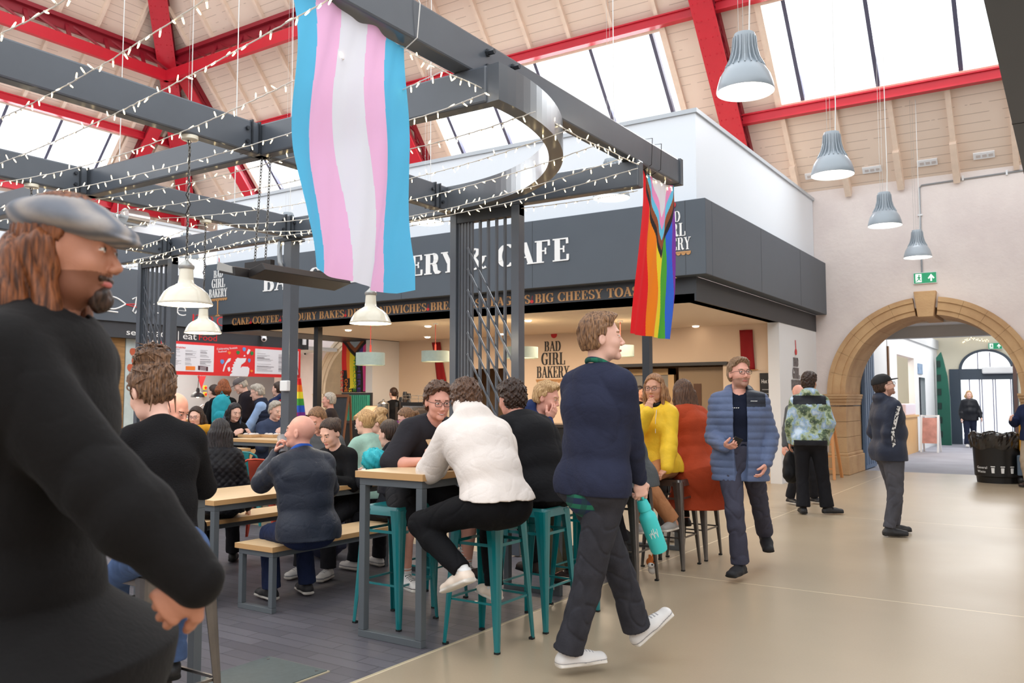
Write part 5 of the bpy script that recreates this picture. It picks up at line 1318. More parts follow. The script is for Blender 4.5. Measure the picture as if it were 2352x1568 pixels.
FL = [([(0, 78), (150, 0), (420, -150)], 'fairy light string crossing the top left corner of the view'),
 ([(0, 272), (470, 0), (760, -180)], 'fairy light string rising over the red roof corner, second from the top'),
 ([(-20, 382), (672, 44), (800, -30)], 'fairy light string passing just under the ends of the roof ribs'),
 ([(-20, 421), (222, 373), (672, 187), (790, 135)], 'fairy light string running behind the upper part of the striped flag'),
 ([(0, 478), (84, 446), (672, 304), (1018, 162)], 'fairy light string crossing the nearest lamp chain at its top'),
 ([(-20, 508), (226, 457), (672, 360), (936, 277), (1117, 213)], 'fairy light string ending near the ring beam bolts'),
 ([(120, 530), (287, 482), (597, 432), (942, 342), (1230, 256)], 'fairy light string above the middle pergola beam'),
 ([(0, 560), (321, 518), (372, 501), (672, 470), (945, 409), (1302, 299)], 'fairy light string meeting the widest part of the ring beam'),
 ([(289, 574), (448, 517), (689, 505), (945, 459), (1376, 331)], 'fairy light string passing inside the ring beam'),
 ([(306, 597), (535, 528), (692, 530), (946, 496), (1433, 362)], 'fairy light string passing over the head of the lattice gate'),
 ([(300, 606), (590, 545), (692, 536), (948, 508), (1465, 386)], 'fairy light string ending at the top of the rainbow chevron flag'),
 ([(288, 614), (640, 556), (960, 516), (1180, 480), (1465, 438)], 'lowest fairy light string, faint against the white parapet')]
for i, (pts, lab) in enumerate(FL): fairy(pts, lab)
fairy([(933, 116), (1080, 190), (1218, 246), (1302, 299), (1400, 345), (1467, 378)], 'fairy light string draped along the underside of the upper beam', z=3.4, sag=.06, step=.06)
fairy([(1475, 396), (1500, 412), (1545, 432)], 'short bright fairy light garland on top of the chevron flag', z=3.5, sag=.02, step=.05)

fairy([(2176, 786), (2230, 776), (2300, 779)], 'fairy light string along the corridor ceiling, left of the far exit sign', z=3.42, sag=.15, step=.05)
fairy([(2196, 802), (2206, 822), (2216, 842)], 'short fairy light string trailing down beside the far arched fanlight', zs=[3.15, 2.85, 2.6], sag=.02, step=.08)
# ------------------------------------------------------------- metal stools and chairs
M_TEAL = mat('teal_enamel', (4, 116, 120), .28, coat=.3); M_GUN = mat('gunmetal', (116, 112, 108), .32, .85, var=.1, scale=12); M_COPPER = mat('copper_metal', (176, 74, 56), .28, .75)
M_RUB = mat('rubber_foot', (20, 22, 22), .7)
def leg_mesh(mb, a, b, sx, sy, w0, w1, th=.004):
    """pressed corner leg: L section opening inwards, tapering from w0 to w1"""
    a, b = Vector(a), Vector(b); rows = []
    N = 6
    for i in range(N + 1):
        t = i / N; c = a.lerp(b, t); w = w0 + (w1 - w0) * t ** .8
        P = [(-w, 0), (-w * .5, .003), (-w * .12, 0), (0, -w * .12), (.003, -w * .5), (0, -w)]
        Q = [(-w, -th), (-w * .5, -th), (-w * .17, -th - .002), (-th - .002, -w * .17), (-th, -w * .5), (-th, -w)]
        rows.append([c + Vector((p[0] * sx, p[1] * sy, 0)) for p in P + Q[::-1]])
    n = 12; V = [v for r in rows for v in r]; F = []
    for i in range(N):
        for k in range(n): F.append((i * n + k, i * n + (k + 1) % n, (i + 1) * n + (k + 1) % n, (i + 1) * n + k))
    F.append(tuple(range(n))); F.append(tuple(N * n + k for k in range(n - 1, -1, -1))); mb.add(V, F)
def make_stool(x, y, mt, label, rot=0, h=.76, group=None):
    t = thing('bar_stool', label, 'stool', (x, y, 0), group); t.rotation_euler = (0, 0, 0)
    s = .15; B = .2
    mb = MB(); n = 8
    def rr(e, z, rad=.03):
        P = []
        for cx, cy, a0 in ((1, 1, 0), (-1, 1, 90), (-1, -1, 180), (1, -1, 270)):
            for k in range(5):
                a = R(a0 + 90 * k / 4); P.append((x + cx * (e - rad) + rad * math.cos(a), y + cy * (e - rad) + rad * math.sin(a), z))
        return P
    L = [rr(.168, h - .055), rr(.160, h - .012), rr(.155, h), rr(.145, h - .001), rr(.135, h - .008)]
    V = [v for r in L for v in r]; m_ = 20; F = []
    for i in range(len(L) - 1):
        for k in range(m_): F.append((i * m_ + k, i * m_ + (k + 1) % m_, (i + 1) * m_ + (k + 1) % m_, (i + 1) * m_ + k))
    # top with a hand hole
    hole = [(x + .035 * math.cos(a) , y + .008 * math.sin(a), h - .009) for a in np.linspace(0, 2 * PI, m_, endpoint=False)]
    b0 = len(V); V += hole; hl = [(p[0], p[1], h - .03) for p in hole]; b1 = len(V); V += hl
    for k in range(m_): F.append(((len(L) - 1) * m_ + k, (len(L) - 1) * m_ + (k + 1) % m_, b0 + (k + 1) % m_, b0 + k)); F.append((b0 + k, b0 + (k + 1) % m_, b1 + (k + 1) % m_, b1 + k))
    mb.add(V, F); mb.build('seat', mt, t, smooth='auto', fixn=False)
    for sx in (-1, 1):
        for sy in (-1, 1):
            mb = MB(); leg_mesh(mb, (x + sx * .165, y + sy * .165, h - .02), (x + sx * B, y + sy * B, .012), sx, sy, .078, .026); l = mb.build('leg', mt, t, fixn=True)
            MB().box((x + sx * B, y + sy * B, 0), (x + sx * (B - .028), y + sy * (B - .028), .014)).build('rubber_foot', M_RUB, l)
    def at(z): return .165 + (B - .165) * (h - .02 - z) / (h - .032) - .012
    for z in (.27,):
        e = at(z)
        for a, b in (((-e, -e), (e, -e)), ((e, -e), (e, e)), ((e, e), (-e, e)), ((-e, e), (-e, -e))): MB().beam((x + a[0], y + a[1], z), (x + b[0], y + b[1], z), .012, .012).build('footrest_bar', mt, t)
    e = at(.6)
    MB().beam((x - e, y - e, .6), (x + e, y - e, .6), .004, .018).beam((x - e, y + e, .6), (x + e, y + e, .6), .004, .018).beam((x + e, y - e, .6), (x + e, y + e, .6), .004, .018).beam((x - e, y - e, .6), (x - e, y + e, .6), .004, .018).build('brace', mt, t)
    return t
make_stool(-3.0, 4.30, M_TEAL, 'teal metal bar stool under the man in the white hoodie')
make_stool(-3.79, 4.36, M_TEAL, 'empty teal metal bar stool with slotted seat left of the tall table legs')
make_stool(-2.99, 4.82, M_TEAL, 'teal metal bar stool under the man in the plain black t-shirt')
make_stool(-2.98, 5.49, M_TEAL, 'teal metal bar stool behind the legs of the walking man')
make_stool(-3.98, 4.95, M_TEAL, 'teal metal bar stool under the young man with glasses')
make_stool(-3.05, 6.27, M_GUN, 'gunmetal bar stool beside the turquoise bottle')
make_stool(-3.02, 7.12, M_GUN, 'gunmetal bar stool under the woman in the yellow raincoat')
make_stool(-3.02, 7.66, M_GUN, 'gunmetal bar stool under the woman in the rust red coat')
make_stool(-3.27, 2.24, M_GUN, 'gunmetal bar stool under the woman with the messy bun')
def make_chair(x, y, rot, mt, label, group=None):
    t = thing('metal_chair', label, 'chair', (0, 0, 0), group); h = .45
    def rr(e, z, rad=.04):
        P = []
        for cx, cy, a0 in ((1, 1, 0), (-1, 1, 90), (-1, -1, 180), (1, -1, 270)):
            for k in range(5): a = R(a0 + 22.5 * k); P.append((cx * (e - rad) + rad * math.cos(a), cy * (e - rad) + rad * math.sin(a), z))
        return P
    L = [rr(.185, h - .04), rr(.178, h - .01), rr(.172, h), rr(.15, h - .008)]; V = [v for r in L for v in r]; F = []
    for i in range(3):
        for k in range(20): F.append((i * 20 + k, i * 20 + (k + 1) % 20, (i + 1) * 20 + (k + 1) % 20, (i + 1) * 20 + k))
    F.append(tuple(60 + k for k in range(20))); MB().add(V, F).build('seat', mt, t, smooth='auto', fixn=False)
    for sx in (-1, 1):
        for sy in (-1, 1):
            mb = MB(); leg_mesh(mb, (sx * .175, sy * .175, h - .02), (sx * .215, sy * .225, .01), sx, sy, .07, .024); mb.build('leg', mt, t)
    # hoop back with a centre slat
    pts = [(-.18, -.17, h - .02), (-.19, -.2, .6), (-.185, -.225, .72), (-.15, -.245, .81), (-.08, -.25, .845), (0, -.25, .85), (.08, -.25, .845), (.15, -.245, .81), (.185, -.225, .72), (.19, -.2, .6), (.18, -.17, h - .02)]
    MB().tube(pts, .0125, 8).build('back_hoop', mt, t, smooth=True)
    V = []; n = 8
    for i in range(n + 1):
        u = i / n; z = h - .02 + u * (.84 - h + .02); w = .075 - .01 * math.sin(u * PI); yy = -.178 - .072 * min(1, u * 1.15)
        V += [(-w, yy, z), (0, yy - .006, z), (w, yy, z), (w, yy - .008, z), (0, yy - .014, z), (-w, yy - .008, z)]
    F = []
    for i in range(n):
        for k in range(6): F.append((i * 6 + k, i * 6 + (k + 1) % 6, (i + 1) * 6 + (k + 1) % 6, (i + 1) * 6 + k))
    MB().add(V, F).build('back_slat', mt, t, smooth='auto')
    t.location = (x, y, 0); t.rotation_euler = (0, 0, rot)
    return t
# ------------------------------------------------------------- tables and benches
M_OAK = mat('light_oak_top', (220, 190, 150), .42, var=.06, scale=2.5, stretch=(12, 1, 12))
M_OAKE = mat('oak_edge', (202, 158, 106), .5)
M_TFR = mat('table_frame_grey', (90, 96, 100), .42)
def table(name, x0, x1, y0, y1, h, label, cat, tw=.045, th=.035, skid=True, mt=None):
    t = thing(name, label, cat, ((x0 + x1) / 2, (y0 + y1) / 2, 0))
    mb = MB(); mb.box((x0, y0, h - th), (x1, y1, h)); o = mb.build('top' if cat == 'table' else 'seat_board', [M_OAK, M_OAKE], t)
    for p in o.data.polygons: p.material_index = 0 if abs(p.normal.z) > .5 else 1
    f = .02
    for y in (y0 + f, y1 - f - tw):
        mb = MB()
        for x in (x0 + f, x1 - f - tw): mb.box((x, y, 0.0 if not skid else tw * .9), (x + tw, y + tw, h - th - tw))
        mb.box((x0 + f, y, h - th - tw), (x1 - f, y + tw, h - th))
        if skid: mb.box((x0 + f, y, 0), (x1 - f, y + tw, tw * .9))
        mb.build('leg_frame', M_TFR, t, bevel=.003)
    for x in (x0 + f, x1 - f - tw * .6): MB().box((x, y0 + f + tw, h - th - tw), (x + tw * .6, y1 - f - tw, h - th - .002)).build('side_rail', M_TFR, t)
    return t
table('high_table', -3.76, -3.22, 3.93, 5.62, 1.01, 'tall oak topped table with grey steel frame where the three young men sit', 'table', tw=.047, th=.04)
table('high_table', -4.10, -3.56, .95, 2.72, 1.01, 'tall oak topped table at the lower left, in front of the woman with the bun', 'table', tw=.047, th=.04)
table('high_table', -3.76, -3.22, 6.1, 7.9, 1.01, 'tall oak topped table where the woman in the yellow raincoat sits', 'table', tw=.047, th=.04)
table('dining_table', -5.75, -5.05, 3.88, 5.75, .745, 'long low oak topped dining table beside the bald man in the navy jacket', 'table', tw=.045, th=.035, skid=False)
table('bench', -4.97, -4.58, 4.0, 5.75, .45, 'oak bench with grey steel loop legs under the bald man', 'bench', tw=.040, th=.035)
table('bench', -6.36, -5.99, 4.0, 5.75, .45, 'oak bench on the far side of the long low table', 'bench', tw=.040, th=.035)

# ------------------------------------------------------------- chairs, far tables and small things
make_chair(-7.05, 6.0, R(35), M_COPPER, 'copper red metal chair beside the person in the black quilted jacket')
make_chair(-6.75, 6.55, R(200), M_COPPER, 'copper red metal chair hidden behind the bald drinker')
_q = atd(575, 1100, 10.0); make_chair(_q.x, _q.y, R(30), M_TEAL, 'teal metal chair at the far table, behind the copper red chair')
make_chair(-7.0, 7.9, R(215), M_TEAL, 'teal metal chair on the far side of the table with food trays')
make_chair(-9.1, 6.2, R(20), M_TEAL, 'teal metal chair at the honey coloured table in front of the mustard top')
def leaf_table(px, py, px2, dep, h, label, w=.7):
    a = atd(px, py, dep); b = atd(px2, py, dep); table('dining_table', a.x, a.x + abs(b.x - a.x) / .83, a.y, a.y + w, h, label, 'table', skid=False)
    return a
leaf_table(515, 1006, 700, 10.6, .97, 'oak topped table holding open food trays before the person in the black scarf', .75)
leaf_table(430, 1032, 500, 9.6, .89, 'honey coloured table top beside the long dark hair', .6)
M_FOIL = mat('food_wrapper', (216, 206, 200), .5, var=.25, scale=20)
for px, py, lab in ((575, 1000, 'open brown paper food tray, left one on the far oak table'), (625, 996, 'open paper food tray with wrappers, right one on the far oak table')):
    p = atd(px, py, 10.9); t = thing('food_tray', lab, 'tray', (p.x, p.y, .98)); mb = MB(); x, y = p.x, p.y
    mb.box((x - .13, y - .09, .972), (x + .13, y + .09, .98)); 
    for a, b in (((x - .13, y - .095, .98), (x + .13, y - .09, 1.01)), ((x - .13, y + .09, .98), (x + .13, y + .095, 1.01)), ((x - .135, y - .09, .98), (x - .13, y + .09, 1.01)), ((x + .13, y - .09, .98), (x + .135, y + .09, 1.01))): mb.box(a, b)
    mb.build('tray', M_CARD, t); mb = MB(); random.seed(px)
    for k in range(7): mb.ball((x + random.uniform(-.1, .1), y + random.uniform(-.06, .06), 1.005), (.035, .03, .022), 7, 5)
    mb.build('food', M_FOIL, t)
wb = thing('takeaway_box', 'open white takeaway box on the long low table', 'box', tuple(onz(795, 1112, .745)))
p = Vector((-5.22, 5.32, .745)); mb = MB()
mb.prism([(-.1, 0), (.1, 0), (.12, .05), (-.12, .05)], lambda a, b, c: (p.x + a, p.y + c, p.z + b), -.09, .09); mb.build('box_base', M_WHITE, wb, bevel=.004)
MB().add([(p.x - .12, p.y + .1, p.z + .05), (p.x + .12, p.y + .1, p.z + .05), (p.x + .11, p.y + .19, p.z + .11), (p.x - .11, p.y + .19, p.z + .11), (p.x - .12, p.y + .105, p.z + .045), (p.x + .12, p.y + .105, p.z + .045), (p.x + .11, p.y + .195, p.z + .105), (p.x - .11, p.y + .195, p.z + .105)], [(0, 1, 2, 3), (7, 6, 5, 4), (0, 4, 5, 1), (1, 5, 6, 2), (2, 6, 7, 3), (3, 7, 4, 0)]).build('box_lid', M_WHITE, wb)
q = onz(978, 1068, 1.01); pc = thing('paper_cup', 'small kraft paper pot on the tall table by the white sleeve', 'cup', (q.x, q.y, 1.01)); MB().lathe([(.026, 0), (.034, .05), (.036, .052), (.033, .05), (.025, .004), (0, .004)], (q.x, q.y, 1.01), 24, cap=False).lathe([(0, .001), (.026, .001)], (q.x, q.y, 1.01), 24, cap=False).build('pot', M_CARD, pc, smooth='auto')
q = onX(1004, 998, -3.6); ph0 = thing('phone', 'black phone propped up between the person with glasses and the white hood', 'phone', tuple(q)); MB().beam(q + Vector((0, -.02, -.05)), q + Vector((.02, .06, .02)), .008, .085, up=(.2, -.2, 1)).build('phone_body', M_BLACK, ph0)
# bags under the tables
def floor_bag(c, r, m, name, label, cat='bag'):
    t = thing(name, label, cat, (c[0], c[1], 0)); mb = MB(); n, mm = 28, 18; V = []; F = []
    for i in range(mm + 1):
        th = PI * i / mm
        for k in range(n):
            a = 2 * PI * k / n; w = 1 + .06 * math.sin(a * 5 + th * 4) + .05 * math.sin(a * 3 + i); V.append((c[0] + r[0] * w * abs(math.sin(th)) ** .7 * math.cos(a), c[1] + r[1] * w * abs(math.sin(th)) ** .7 * math.sin(a), max(.004, r[2] * (1 - math.cos(th)) * w ** .5)))
    for i in range(mm):
        for k in range(n): F.append((i * n + k, i * n + (k + 1) % n, (i + 1) * n + (k + 1) % n, (i + 1) * n + k))
    mb.add(V, F); mb.build('bag_body', m, t, smooth=True); MB().tube([(c[0] - .05, c[1], r[2] * 1.9), (c[0] - .04, c[1], r[2] * 2.2), (c[0] + .04, c[1], r[2] * 2.2), (c[0] + .05, c[1], r[2] * 1.9)], .009, 6).build('carry_loop', m, t)
    MB().box((c[0] + r[0] * .55, c[1] - .08, r[2] * .4), (c[0] + r[0] * 1.02, c[1] + .08, r[2] * 1.1)).build('pocket', m, t, bevel=.03); return t
p = onz(1440, 1325, 0); floor_bag((p.x - .1, p.y + .05), (.16, .13, .19), mat('black_rucksack', (24, 26, 28), .7, bump=.3), 'rucksack', 'black rucksack on the floor under the stool beside the turquoise bottle', 'rucksack')
p = onz(1290, 1330, 0); floor_bag((p.x - .35, p.y + .35), (.17, .14, .18), mat('dark_brown_bag', (46, 38, 34), .7, var=.3), 'rucksack', 'dark patterned rucksack on the floor beneath the tall table', 'rucksack')
p = onz(748, 1005, .8) if False else atd(752, 1020, 7.9); floor_bag((p.x, p.y), (.2, .15, .22), mat('navy_bag', (34, 38, 66), .7), 'rucksack', 'navy bag on the floor behind the dark haired diner', 'rucksack')
p = onz(1408, 1120, 0) if False else Vector((-3.55, 8.3, 0)); floor_bag((p.x, p.y), (.14, .1, .16), mat('white_bag', (210, 206, 200), .7), 'carrier_bag', 'white carrier bag on the floor behind the tan trousers', 'bag')
fx = thing('toy_fox', 'small orange and white plush fox hanging from the black rucksack', 'toy', tuple(onX(1497, 1290, -2.92)))
c = onX(1497, 1290, -2.92); MB().ball(c, (.045, .05, .04), 16, 10).build('head', mat('orange_plush', (206, 112, 46), .9, bump=.4), fx, smooth=True); MB().ball(c + Vector((.012, -.04, -.018)), (.028, .03, .022), 12, 8).ball(c + Vector((.0, .01, -.06)), (.035, .04, .04), 12, 8).build('white_fur', mat('white_plush', (226, 220, 212), .9), fx, smooth=True)
MB().ball(c + Vector((.03, -.06, -.01)), .008, 8, 6).ball(c + Vector((.035, -.035, .012)), .006, 8, 6).build('nose', M_BLACK, fx, smooth=True)
MB().prism([(-.045, .02), (-.015, .035), (-.04, .065)], lambda a, b, d: c + Vector((d, a, b)), -.01, .01).prism([(.045, .02), (.015, .035), (.04, .065)], lambda a, b, d: c + Vector((d, a, b)), -.01, .01).build('ear', MATS['orange_plush'], fx)
tq = thing('folded_coat', 'turquoise coat bundled behind the person with the ponytail', 'coat', tuple(atd(868, 1050, 6.9)))
c = atd(860, 1056, 7.0); mb = MB(); V = []; F = []
for i in range(17):
    th = PI * i / 16
    for k in range(30):
        a = 2 * PI * k / 30; w = 1 + .12 * math.sin(a * 6 + th * 7) + .08 * math.sin(a * 11 + 2); V.append((c.x + .11 * w * math.sin(th) * math.cos(a), c.y + .08 * w * math.sin(th) * math.sin(a), c.z - .09 * math.cos(th) * w))
for i in range(16):
    for k in range(30): F.append((i * 30 + k, i * 30 + (k + 1) % 30, (i + 1) * 30 + (k + 1) % 30, (i + 1) * 30 + k))
mb.add(V, F); mb.build('cloth', mat('turquoise_coat', (34, 176, 190), .6), tq, smooth=True)
# thin hanging rods above the pergola
for px, lab in ((280, 'thin white hanging rod left of the red roof corner'), (545, 'thin white hanging rod between the roof corner and the striped flag')):
    q = onX(px, 190, -9.75 if px < 300 else -7.45); t = thing('hanging_rod', lab, 'rod', tuple(q)); MB().tube([(q.x, q.y, ZB + ZH), (q.x, q.y, 10.4)], .006, 6).build('rod', mat('white_cord', (0, 0, 0)), t)
# ------------------------------------------------------------- organic surfaces from signed distances
def snet(d, lo, h, skip=None):
    ins = d < 0; nx, ny, nz = d.shape
    c = np.zeros((nx - 1, ny - 1, nz - 1), np.int8)
    for a in (0, 1):
        for b in (0, 1):
            for e in (0, 1): c += ins[a:nx - 1 + a, b:ny - 1 + b, e:nz - 1 + e]
    act = (c > 0) & (c < 8); ii = np.argwhere(act); n = len(ii)
    if n == 0: return np.zeros((0, 3)), np.zeros((0, 4), int)
    idx = np.full(act.shape, -1, np.int64); idx[act] = np.arange(n)
    acc = np.zeros((n, 3)); cnt = np.zeros(n)
    cor = [(a, b, e) for a in (0, 1) for b in (0, 1) for e in (0, 1)]
    D = {q: d[ii[:, 0] + q[0], ii[:, 1] + q[1], ii[:, 2] + q[2]] for q in cor}
    for q in cor:
        for ax in range(3):
            if q[ax]: continue
            r = list(q); r[ax] = 1; r = tuple(r); da, db = D[q], D[r]; m = (da < 0) != (db < 0)
            t = da[m] / (da[m] - db[m]); p = np.tile(np.array(q, float), (m.sum(), 1)); p[:, ax] += t
            acc[m] += p; cnt[m] += 1
    V = (ii + acc / cnt[:, None]) * h + np.array(lo)
    sk = None
    if skip:
        g = [np.array(lo)[a] + (np.arange(act.shape[a]) + .5) * h for a in range(3)]; sk = np.zeros(act.shape, bool)
        for (l, u) in skip:
            m = [(g[a] > l[a]) & (g[a] < u[a]) for a in range(3)]
            sk |= m[0][:, None, None] & m[1][None, :, None] & m[2][None, None, :]
    F = []
    for ax in range(3):
        o = [a for a in range(3) if a != ax]
        s0 = [slice(1, -1)] * 3; s1 = [slice(1, -1)] * 3; s0[ax] = slice(0, -1); s1[ax] = slice(1, None)
        a0, a1 = ins[tuple(s0)], ins[tuple(s1)]; e = np.argwhere(a0 != a1)
        if not len(e): continue
        sg = a0[e[:, 0], e[:, 1], e[:, 2]]; e = e.copy(); e[:, o[0]] += 1; e[:, o[1]] += 1
        def cell(u, v): q = e.copy(); q[:, o[0]] += u; q[:, o[1]] += v; return q
        C = [cell(-1, -1), cell(0, -1), cell(0, 0), cell(-1, 0)]
        I = np.stack([idx[q[:, 0], q[:, 1], q[:, 2]] for q in C], 1)
        if sk is not None:
            K = np.stack([sk[q[:, 0], q[:, 1], q[:, 2]] for q in C], 1).any(1); I = I[~K]; sg = sg[~K]
        flip = sg if ax != 1 else ~sg
        I[~flip] = I[~flip][:, ::-1]; F.append(I)
    return V, np.concatenate(F)
class Field:
    def __init__(s, lo, hi, h):
        s.lo = np.array(lo, float) - 2 * h; s.h = h; s.n = np.ceil((np.array(hi) + 2 * h - s.lo) / h).astype(int) + 1
        s.d = np.full(tuple(s.n), .08, np.float32)
        s.ax = [(s.lo[a] + np.arange(s.n[a]) * h).astype(np.float32) for a in range(3)]
    def sub(s, lo, hi):
        a = np.maximum(0, np.floor((np.array(lo) - s.lo) / s.h).astype(int)); b = np.minimum(s.n, np.ceil((np.array(hi) - s.lo) / s.h).astype(int) + 1)
        if (b <= a).any(): return None
        sl = tuple(slice(a[i], b[i]) for i in range(3))
        return sl, (s.ax[0][sl[0]][:, None, None], s.ax[1][sl[1]][None, :, None], s.ax[2][sl[2]][None, None, :])
    def add(s, prim, k=.02, op='add'):
        fn, lo, hi = prim; m = k + .03
        r = s.sub(np.array(lo) - m, np.array(hi) + m)
        if r is None: return
        sl, P = r; q = fn(P).astype(np.float32); d = s.d[sl]
        if op == 'add':
            hh = np.clip(.5 + .5 * (d - q) / k, 0, 1); s.d[sl] = d + (q - d) * hh - k * hh * (1 - hh)
        else:
            q = -q; hh = np.clip(.5 - .5 * (d - q) / k, 0, 1); s.d[sl] = d + (q - d) * hh + k * hh * (1 - hh)
    def cut(s, pt, n, k=.006):       # keep the side against n
        pt, n = np.array(pt), np.array(n); P = s.ax
        q = (P[0][:, None, None] - pt[0]) * n[0] + (P[1][None, :, None] - pt[1]) * n[1] + (P[2][None, None, :] - pt[2]) * n[2]
        s.d = np.maximum(s.d, q.astype(np.float32))
    def cutfn(s, fn):
        P = (s.ax[0][:, None, None], s.ax[1][None, :, None], s.ax[2][None, None, :]); s.d = np.maximum(s.d, fn(P).astype(np.float32))
    def disp(s, fn):
        P = (s.ax[0][:, None, None], s.ax[1][None, :, None], s.ax[2][None, None, :])
        s.d = s.d + np.where(np.abs(s.d) < .04, fn(P), 0).astype(np.float32)
    def mesh(s, skip=None): return snet(s.d, s.lo, s.h, skip)
def v3(a): return np.array([a[0], a[1], a[2]], float)
def cone(a, b, ra, rb):
    a, b = v3(a), v3(b); ab = b - a; L2 = max(1e-9, ab @ ab); m = max(ra, rb)
    def fn(P):
        qx, qy, qz = P[0] - a[0], P[1] - a[1], P[2] - a[2]
        t = np.clip((qx * ab[0] + qy * ab[1] + qz * ab[2]) / L2, 0, 1)
        return np.sqrt((qx - t * ab[0]) ** 2 + (qy - t * ab[1]) ** 2 + (qz - t * ab[2]) ** 2) - (ra + (rb - ra) * t)
    return fn, np.minimum(a, b) - m, np.maximum(a, b) + m
def econe(a, b, Ra, Rb, side):
    """elliptic section cone; R = (half width along side, half depth)"""
    a, b = v3(a), v3(b); ab = b - a; L = np.linalg.norm(ab); ax = ab / L; s = v3(side); s = s - ax * (s @ ax); s /= np.linalg.norm(s); f = np.cross(ax, s); m = max(Ra + Rb)
    def fn(P):
        q = (P[0] - a[0], P[1] - a[1], P[2] - a[2]); dot = lambda u: q[0] * u[0] + q[1] * u[1] + q[2] * u[2]
        w = dot(ax); t = np.clip(w / L, 0, 1); rs = Ra[0] + (Rb[0] - Ra[0]) * t; rf = Ra[1] + (Rb[1] - Ra[1]) * t; e = w - t * L
        k = np.sqrt((dot(s) / rs) ** 2 + (dot(f) / rf) ** 2 + (e / rf) ** 2) ; return (k - 1) * (rf * .75 + rs * .25)
    return fn, np.minimum(a, b) - m, np.maximum(a, b) + m
def ell(c, r, M=None):
    c = v3(c); r = np.array(r, float); M = np.eye(3) if M is None else M; m = max(r)
    def fn(P):
        q = (P[0] - c[0], P[1] - c[1], P[2] - c[2]); u = [sum(q[j] * M[j, i] for j in range(3)) / r[i] for i in range(3)]
        k = np.sqrt(u[0] ** 2 + u[1] ** 2 + u[2] ** 2); return (k - 1) * (r.min() * .6 + r.mean() * .4)
    return fn, c - m, c + m
def torus(c, nrm, R_, r, sx=1.0):
    c, n = v3(c), v3(nrm); n /= np.linalg.norm(n)
    def fn(P):
        q = (P[0] - c[0], P[1] - c[1], P[2] - c[2]); w = q[0] * n[0] + q[1] * n[1] + q[2] * n[2]
        rr = np.sqrt(np.maximum(0, q[0] ** 2 + q[1] ** 2 + q[2] ** 2 - w ** 2)); return np.sqrt((rr - R_) ** 2 + w ** 2) - r
    return fn, c - R_ - r, c + R_ + r
def wig(P, f, seed=0):
    s = seed * 1.7
    return (np.sin(P[0] * f + 2.1 * np.sin(P[2] * f * .61 + s) + s) * np.sin(P[1] * f * 1.1 + 1.7 * np.sin(P[0] * f * .57 + s * 2) + 1) + np.sin(P[2] * f * .9 + 2 * np.sin(P[1] * f * .7 + P[0] * f * .4 + s)) * .6) * .6
def mesh_obj(name, parts, mats, parent, paint=None, smooth=True):
    V = []; F = []; n = 0
    for v, f in parts:
        if len(v): V.append(v); F.append(f + n); n += len(v)
    if not V: return None
    V = np.concatenate(V); F = np.concatenate(F)
    me = bpy.data.meshes.new(name); me.vertices.add(len(V)); me.vertices.foreach_set('co', V.astype(np.float32).ravel())
    me.loops.add(len(F) * 4); me.loops.foreach_set('vertex_index', F.astype(np.int32).ravel())
    me.polygons.add(len(F)); me.polygons.foreach_set('loop_start', np.arange(0, len(F) * 4, 4, dtype=np.int32))
    try: me.polygons.foreach_set('loop_total', np.full(len(F), 4, np.int32))
    except Exception: pass
    if paint is not None:
        C = V[F].mean(1); me.polygons.foreach_set('material_index', paint(C).astype(np.int32))
    me.polygons.foreach_set('use_smooth', [True] * len(F)); me.update(calc_edges=True); me.validate()
    return link_mesh(name, me, mats, parent)

# ------------------------------------------------------------- people
def cloth(name, rgb, rough=.85, var=.08, bump=.13, bscale=90, sheen=0, scale=14, spec=.2, **k): return mat(name, rgb, rough, var=var, scale=scale, spec=spec, bump=bump, bscale=bscale, sheen=sheen, **k)
def skin(name, rgb):
    m = mat(name, rgb, .5, var=.06, scale=20, bump=.06, bscale=120); return m
SK_F, SK_P, SK_T, SK_M = skin('fair_skin', (236, 188, 168)), skin('pink_skin', (228, 166, 146)), skin('tan_skin', (206, 150, 122)), skin('shaded_skin', (200, 140, 116))
def hairm(name, c1, c2, rough=.45):
    if name in MATS: return MATS[name]
    m, nt, b, tc = nodes_of(name, rough)
    mp = N_(nt, 'ShaderNodeMapping'); mp.inputs['Scale'].default_value = (150, 150, 14); nt.links.new(tc.outputs['Object'], mp.inputs[0])
    n1 = N_(nt, 'ShaderNodeTexNoise', i_Scale=1.0, i_Detail=3.0); nt.links.new(mp.outputs[0], n1.inputs['Vector'])
    rr = N_(nt, 'ShaderNodeMapRange', i_1=.35, i_2=.66); nt.links.new(n1.outputs['Fac'], rr.inputs[0])
    nt.links.new(mixc(nt, rr.outputs[0], lin(c1), lin(c2)), b.inputs['Base Color'])
    bp = N_(nt, 'ShaderNodeBump', i_Strength=.6, i_Distance=.006); nt.links.new(n1.outputs['Fac'], bp.inputs['Height']); nt.links.new(bp.outputs[0], b.inputs['Normal'])
    b.inputs['Specular IOR Level'].default_value = .4
    return m
H_BROWN = hairm('brown_hair', (58, 38, 28), (112, 80, 58)); H_DARK = hairm('dark_brown_hair', (34, 24, 20), (74, 52, 40)); H_BLACK = hairm('black_hair', (20, 18, 20), (52, 46, 48))
H_BLOND = hairm('blond_hair', (150, 112, 72), (214, 178, 128)); H_GREY = hairm('grey_hair', (138, 128, 116), (206, 196, 182)); H_RED = hairm('auburn_hair', (96, 46, 20), (176, 96, 48)); H_LBR = hairm('light_brown_hair', (84, 58, 40), (160, 120, 84))
M_EYE = mat('eye_white', (226, 220, 214), .2); M_IRIS = mat('eye_dark', (44, 34, 30), .15); M_LIP = mat('lip_skin', (190, 106, 100), .5); M_GFR = mat('glasses_frame', (26, 24, 30), .3); M_LENS = m_glass.__call__ if False else M_GLASS

